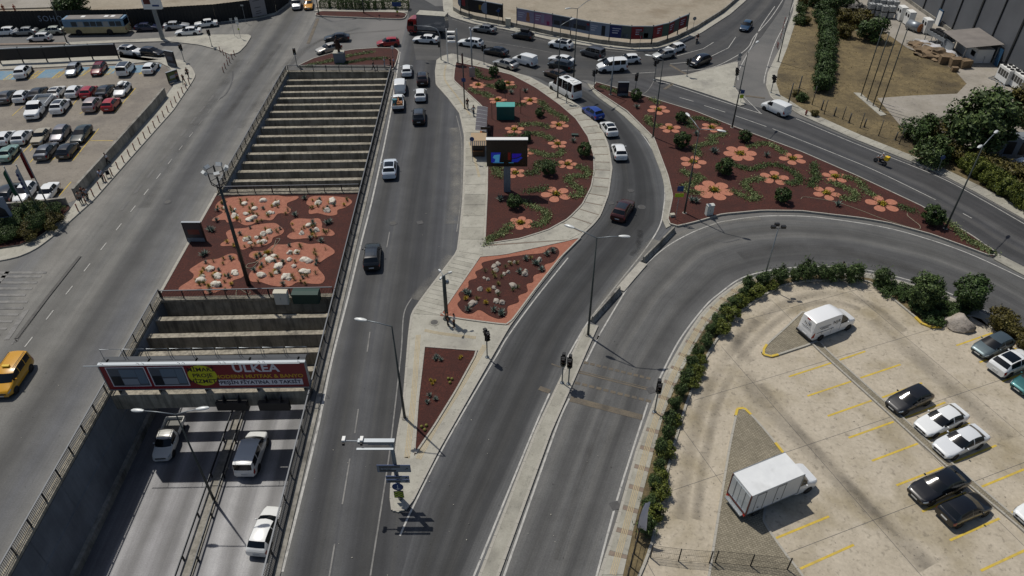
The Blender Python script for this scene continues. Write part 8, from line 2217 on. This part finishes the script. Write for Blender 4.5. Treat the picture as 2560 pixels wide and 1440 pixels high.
# pushchair
p = W(273, 444, HP)
t = thing('pushchair', 'black pushchair pushed along the bollard pavement', 'pushchair', (p.x, p.y, HP), -1.0)
b = MB(); b.tube([(-.45, -.22, 1.0), (.0, -.22, .5), (.35, -.22, .2)], .02, 5); b.tube([(-.45, .22, 1.0), (.0, .22, .5), (.35, .22, .2)], .02, 5); b.tube([(-.45, -.22, 1.0), (-.45, .22, 1.0)], .02, 5); b.tube([(.2, -.22, .65), (-.35, -.22, .16)], .02, 5); b.tube([(.2, .22, .65), (-.35, .22, .16)], .02, 5); b.build('frame', 'black', t)
b = MB(); b.poly([(-.25, -.2, .55), (-.25, .2, .55), (.2, .2, .5), (.2, -.2, .5)]); b.poly([(-.25, -.2, .55), (-.25, .2, .55), (-.35, .2, .95), (-.35, -.2, .95)]); b.poly([(-.35, -.21, .95), (-.35, .21, .95), (.05, .21, 1.0), (.05, -.21, 1.0)]); b.build('seat', 'dark_plastic', t)
ty, rm = wheel_meshes(.16)
for x in (-.35, .35):
    for y in (-.24, .24): link('wheel', ty, t, (x, y, .165), 0, (1, .25, 1))
# motorcycles with riders
def motorbike(q, dx, dy, label, plabel, box=None, shirt='#2a2c33'):
    loc, rz = veh_pos(q[0], q[1], dx, dy, ROADZ, .6)
    t = thing('motorcycle', label, 'motorcycle', loc, rz, 'motorcycles')
    b = MB(); b.tube([(.45, 0, .75), (.2, 0, .78), (-.1, 0, .7), (-.45, 0, .74), (-.75, 0, .8)], [.1, .16, .13, .13, .06], 8); b.tube([(.15, 0, .7), (.05, 0, .35), (-.25, 0, .35)], [.1, .16, .12], 8); b.build('body', 'black', t, True)
    b = MB(); b.tube([(.7, 0, .32), (.45, 0, .95)], .04, 6); b.tube([(.4, -.35, 1.02), (.46, 0, .97), (.4, .35, 1.02)], .02, 5); b.build('fork', 'rail_steel', t)
    ty, rm = wheel_meshes(.3)
    for x in (.7, -.6): w = link('wheel', ty, t, (x, 0, .304), 0, (1, .6, 1)); link('rim', rm, w)
    b = MB(); b.ball((.52, 0, .92), .1, .09, .1, 8, 5); b.build('headlight', 'headlight', t, True)
    if box:
        b = MB(); b.box(-.95, -.45, -.26, .26, .88, 1.38); b.build('delivery_box', box, t)
    cs, sn = cos(rz), sin(rz)
    person(None, rz, 'ride', shirt, '#17181c', '#e0e0e0' if box else '#141416', plabel, at=(loc[0] - .18 * cs, loc[1] - .18 * sn, ROADZ + .02))
motorbike((2203, 400), -60, -26, 'black delivery motorcycle with yellow box on the boulevard', 'rider in white top on the yellow-box motorcycle', 'yellow_paint', '#b9bcc4')
motorbike((1743, 98), -20, 40, 'black motorcycle by the low wall', 'rider in black on the motorcycle by the low wall', None, '#18181b')
# ================================================================== FACTORY YARD
rough_mat('cladding', '#55585d', '#62656a', .2, rough=.5); flat('cladding_dark', '#1d2023', .5)
t = thing('factory', 'long grey clad factory wall with dark vertical ribs', 'factory', (82.4, 100, .14))
b = MB(); b.box(.35, 60, -40, 120, 0, 15); b.build('hall', 'cladding', t)
for k in range(27):
    y = -38 + k * 6.0
    b = MB(); b.box(.0, .35, y + .12, y + 5.88, .6, 15); b.build('wall_panel', 'cladding', t)
    b = MB(); b.box(-.18, .34, y - .28 if k % 2 else y - .1, y + .1, .6, 15.1); b.build('rib', 'cladding_dark', t)
b = MB(); b.box(-.25, .3, -40, 120, 0, .6); b.build('plinth', 'concrete', t)
b = MB(); b.box(-.4, .4, -40, 120, 15, 15.4); b.build('parapet', 'cladding_dark', t)
YZ = .14
# stacked liquid tanks
tank = MB(); tank.box(-.5, .5, -.6, .6, .18, 1.1)
fr = MB()
for k in range(5):
    x = -.52 + k * .26; fr.box(x - .015, x + .015, -.63, -.61, .15, 1.15); fr.box(x - .015, x + .015, .61, .63, .15, 1.15)
for k in range(6):
    y = -.6 + k * .24
    for s in (-1, 1): fr.box(s * .53 - .01, s * .53 + .01, y - .015, y + .015, .15, 1.15)
for z_ in (.2, .5, .8, 1.12): fr.box(-.55, .55, -.635, -.62, z_, z_ + .025); fr.box(-.55, .55, .62, .635, z_, z_ + .025); fr.box(-.545, -.53, -.62, .62, z_, z_ + .025); fr.box(.53, .545, -.62, .62, z_, z_ + .025)
pal = MB(); pal.box(-.55, .55, -.63, .63, .1, .15)
for x in (-.45, 0, .45): pal.box(x - .08, x + .08, -.6, .6, 0, .1)
cap = MB(); cap.cyl((0, 0, 1.1), .14, .06, 12)
flat('tank_white', '#a9abaa', .5)
TM = (tank.mesh('bladder', 'tank_white'), fr.mesh('cage', 'galv'), pal.mesh('pallet', 'iron'), cap.mesh('cap', 'black'))
n = 0
for q, lv in (((2172, 38), 2), ((2190, 40), 2), ((2204, 44), 2), ((2222, 45), 2), ((2182, 26), 2), ((2198, 28), 2), ((2215, 30), 2), ((2232, 32), 2), ((2176, 14), 2), ((2194, 16), 2), ((2212, 18), 2), ((2230, 20), 2)):
    for l in range(lv):
        p = W(*q, YZ); t = thing('liquid_tank', 'white caged liquid tank, ' + ('lower', 'upper')[l] + ' layer of the factory stack', 'tank', (p.x, p.y, YZ + l * 1.17), random.uniform(-.06, .06), 'stacked liquid tanks')
        for nm, me in zip(('bladder', 'cage', 'pallet', 'cap'), TM): link(nm, me, t)
# condenser units
def unit(q, w, d, h, label, fans=2, top=False, rz=0.0, legs=.2):
    p = W(*q, YZ); t = thing('cooling_unit', label, 'cooling unit', (p.x, p.y, YZ), rz, 'cooling units')
    b = MB(); b.box(-w / 2, w / 2, -d / 2, d / 2, legs, h); b.build('casing', 'white_plain', t)
    b = MB()
    for x in (-w / 2 + .08, w / 2 - .08):
        for y in (-d / 2 + .08, d / 2 - .08): b.box(x - .05, x + .05, y - .05, y + .05, 0, legs)
    b.build('feet', 'galv', t)
    if top:
        m_ = max(2, int(d / .9))
        for i in range(m_):
            for x in (-w * .22, w * .22):
                b = MB(); b.cyl((x, -d / 2 + (i + .5) * d / m_, h), .3, .15, 14); b.build('fan', 'black', t)
        b = MB()
        for i in range(4): y0 = -d / 2 + .15 + i * (d - .3) / 4; b.box(-w / 2 - .02, -w / 2, y0, y0 + (d - .3) / 4 - .12, h * .45, h * .85)
        b.build('grille', 'iron', t)
    else:
        for i in range(fans):
            y = -d / 2 + (i + .5) * d / fans
            b = MB(); b.cyl((-w / 2 - .02, y, h * .72), .34, .03, 16, 0, 'x'); b.build('fan', 'black', t)
    return t
unit((2248, 50), 1.2, 1.9, 2.6, 'white two-fan cooling unit next to the tanks'); unit((2268, 62), 1.2, 1.9, 2.6, 'white two-fan cooling unit above the pipe drum'); unit((2310, 82), 1.2, 1.9, 2.6, 'white two-fan cooling unit beside the blue door')
unit((2512, 205), 1.9, 3.0, 2.4, 'white chiller box, upper of two at the wall', top=True); unit((2546, 222), 1.9, 3.0, 2.4, 'white chiller box, lower of two at the wall', top=True)
a = W(2312, 100, YZ); c = W(2355, 125, YZ); d = c - a
t = thing('dry_cooler', 'long raised cooler with two rows of black fans', 'cooling unit', (a.x, a.y, YZ), atan2(d.y, d.x)); L_ = d.length
b = MB(); b.box(0, L_, -.2, 2.2, 1.3, 1.9); b.build('casing', 'galv', t)
for k in range(5):
    for y in (.4, 1.6): b = MB(); b.cyl((L_ * (k + .5) / 5, y, 1.9), .48, .25, 14); b.build('fan', 'black', t)
b = MB()
for k in range(4):
    for y in (-.1, 2.1): x = L_ * k / 3; b.box(x - .05, x + .05, y - .05, y + .05, 0, 1.3)
    if k < 3: b.tube([(L_ * k / 3, -.1, .1), (L_ * (k + 1) / 3, -.1, 1.25)], .03, 4)
b.build('frame', 'galv', t)
p = W(2285, 78, YZ); t = thing('pipe_drum', 'large grey drum with rusty end lying in the yard', 'drum', (p.x, p.y, YZ), radians(-65))
b = MB(); b.cyl((-1.6, 0, .9), .85, 2.6, 18, 0, 'x'); b.build('shell', 'galv', t, True); b = MB(); b.cyl((1.0, 0, .9), .75, .15, 18, 0, 'x'); b.build('end', 'load_wood', t)
b = MB(); b.box(-1.2, -.9, -.8, .8, 0, .3); b.box(.4, .7, -.8, .8, 0, .3); b.build('cradle', 'iron', t)
p = W(2296, 62, YZ); t = thing('steel_door', 'pale door with blue frame leaning at the factory wall', 'door', (81.6, p.y, YZ))
b = MB(); b.box(-.06, .06, -.7, .7, 0, 2.6); b.build('leaf', 'white_plain', t); flat('frame_blue', '#234a6a', .5); b = MB(); b.box(-.1, .1, -.85, -.7, 0, 2.8); b.box(-.1, .1, .7, .85, 0, 2.8); b.box(-.1, .1, -.85, .85, 2.65, 2.8); b.build('frame', 'frame_blue', t)
# open shed
a = W(2362, 128, YZ); c = W(2422, 160, YZ)
t = thing('shed', 'open grey-roofed shed leaning on the factory wall', 'shed', (76.4, c.y, YZ)); L_ = a.y - c.y + 1.5
b = MB(); b.poly([(-.3, -.4, 2.9), (5.8, -.4, 3.5), (5.8, L_ + .4, 3.5), (-.3, L_ + .4, 2.9)]); b.poly([(-.3, -.4, 2.84), (-.3, L_ + .4, 2.84), (5.8, L_ + .4, 3.44), (5.8, -.4, 3.44)]); b.build('roof', 'bus_roof', t)
for x in (0, 5.4):
    for y in (0, L_ / 2, L_): b = MB(); b.box(x - .07, x + .07, y - .07, y + .07, 0, 2.85); b.build('post', 'galv', t)
b = MB(); b.box(.1, .2, L_ * .55, L_ - .1, .1, 2.0); b.build('front_panel', 'galv', t); b = MB(); b.box(2.5, 5.2, .4, L_ - .4, 0, 2.3); b.build('container', 'white_plain', t); b = MB(); b.box(2.42, 2.5, 1.0, 2.2, .9, 1.7); b.build('window', 'glass', t)
b = MB(); b.poly([(5.3, -.5, .1), (5.3, -.5, 3.0), (5.3, -1.6, 3.0), (5.3, -1.6, .1)]); b.build('blue_curtain', 'frame_blue', t)
p = W(2440, 152, YZ); t = thing('stair_ramp', 'short white loading ramp with rails beside the shed', 'ramp', (p.x, p.y, YZ), radians(-20))
b = MB(); b.poly([(-.8, -1.2, .1), (.8, -1.2, .1), (.8, 1.2, 1.3), (-.8, 1.2, 1.3)]); b.build('deck', 'white_plain', t); b = MB()
for x in (-.8, .8): b.tube([(x, -1.2, 1.0), (x, 1.2, 2.2)], .03, 5); b.tube([(x, -1.2, .1), (x, -1.2, 1.0)], .03, 5); b.tube([(x, 1.2, 0), (x, 1.2, 2.2)], .03, 5)
b.build('rails', 'galv', t)
# rubble heap, bales, plastic sheeting
rough_mat('rubble_tan', '#6d5b45', '#897459', 1.2, c3='#564a3a', s3=.8, grain=.2, gscale=5); rough_mat('sheet_plastic', '#a7a6a6', '#d0d0d2', 1.5, c3='#8a8884', s3=.9, w3=(.5, .65), rough=.4); rough_mat('rubble_grey', '#6f6c66', '#8b8780', 1.5, grain=.2, gscale=5)
bm = bmesh.new(); bmesh.ops.create_icosphere(bm, subdivisions=4, radius=1)
for v in bm.verts:
    v.co *= 1 + .45 * mnoise.noise(v.co * 2.2) + .2 * mnoise.noise(v.co * 6)
    v.co.z = max(v.co.z, 0)
me = bpy.data.meshes.new('heap'); bm.to_mesh(me); bm.free()
for mm in ('rubble_tan', 'sheet_plastic'): me.materials.append(M[mm])
for f in me.polygons: f.material_index = 1 if f.center.x > .15 and f.normal.z > .1 and mnoise.noise(f.center * 2) > -.25 else 0
me.polygons.foreach_set('use_smooth', [True] * len(me.polygons)); me.set_sharp_from_angle(angle=radians(35))
for q, s, lb in (((2338, 138), (2.6, 3.6, 1.3), 'heap of tan rubble under plastic sheeting, middle of the yard pile'), ((2310, 118), (2.2, 3.0, .8), 'low heap of planks and plastic at the far end of the yard pile')):
    p = W(*q, YZ); o = link('rubble_heap', me, None, (p.x, p.y, YZ - .02), .6, s); tag(o, lb, 'rubble heap')
bl_ = MB(); bl_.box(-.9, .9, -.7, .7, 0, 1.3); blm = bl_.mesh('bale', 'rubble_tan')
for q, s in (((2360, 158), 1.0), ((2385, 165), 1.05), ((2408, 168), 1.0), ((2385, 178), .55)):
    p = W(*q, YZ); o = link('bale', blm, None, (p.x, p.y, YZ), random.uniform(-.4, .4), s); tag(o, 'tan wrapped bale at the near end of the yard pile', 'bale', 'bales of the yard pile')
rd = random.Random(8); pk = MB(); pk.box(-.9, .9, -.08, .08, 0, .06); pkm = pk.mesh('plank', 'rubble_grey')
for k in range(26):
    q = (rd.uniform(2275, 2330), rd.uniform(108, 145)); q = (q[0], 100 + (q[0] - 2275) * .5 + rd.uniform(0, 16)); p = W(*q, YZ)
    o = link('plank', pkm, None, (p.x, p.y, YZ + .02 + rd.uniform(0, .35)), rd.uniform(0, 3)); tag(o, 'loose grey plank on the rubble of the factory yard', 'plank', 'loose planks in the yard')
for q, lb in (((2142, 24), 'dark junk pile beside the tanks'), ((2126, 16), 'dark junk pile at the top of the plot')):
    p = W(*q, YZ); o = link('rubble_heap', me, None, (p.x, p.y, YZ - .02), 1.3, (1.8, 1.8, 1.2)); o.material_slots[0].link = 'OBJECT'; o.material_slots[0].material = M['iron']; o.material_slots[1].link = 'OBJECT'; o.material_slots[1].material = M['rubble_grey']; tag(o, lb, 'junk pile')
for q, rz in (((2490, 195), .5), ((2530, 232), .3), ((2500, 212), 1.2)):
    p = W(*q, YZ); t = thing('steel_frame', 'loose steel frame on the ground by the chillers', 'scrap', (p.x, p.y, YZ), rz, 'scrap frames'); b = MB()
    for y in (-.5, 0, .5): b.tube([(-1.3, y, .12), (1.3, y, .12)], .05, 5)
    for x in (-1.2, 0, 1.2): b.tube([(x, -.5, .05), (x, .5, .05)], .05, 5)
    b.build('bars', 'galv', t)
# long dark container and white lorry front at the picture edge
p = W(2530, 400, YZ); t = thing('container', 'dark blue-grey ribbed container behind the boulevard hedge', 'container', (p.x + 2.5, p.y + 1.5, YZ), radians(-8))
b = MB(); b.box(-3.8, 6, -1.2, 1.2, 0, 2.7); b.build('box', 'concrete_wall', t)
for k in range(5): b = MB(); b.box(-3.4 + k * 1.8, -2.3 + k * 1.8, -1.23, -1.2, .5, 2.3); b.build('panel', 'black', t)
car('panelvan', '#c9cfd0', 2592, 405, -60, 6, 'white van front at the picture edge behind the hedge', 'van', z=YZ, scale=1.2)
p = W(2462, 447, .12); t = thing('bench', 'small orange bench board behind the long hedge', 'bench', (p.x, p.y + 1.2, .12), radians(-28))
b = MB(); b.box(-.8, .8, -.25, .25, .8, .9); b.build('board', flat('orange_board', '#8a3f22', .7), t); b = MB(); b.box(-.7, -.6, -.2, .2, 0, .8); b.box(.6, .7, -.2, .2, 0, .8); b.build('leg', 'iron', t)
# look-alikes in a row or a scatter are told apart by counting from the avenue
same = {}
for o in COL.objects:
    if o.parent is None and o.get('category'): same.setdefault(o['label'], []).append(o)
for lb, L_ in same.items():
    if 1 < len(L_) <= len(ORD):
        for k, o in enumerate(sorted(L_, key=lambda o: (round(o.location.x, 2), o.location.y))): o['label'] = lb + ', ' + ORD[k] + ' from the avenue'
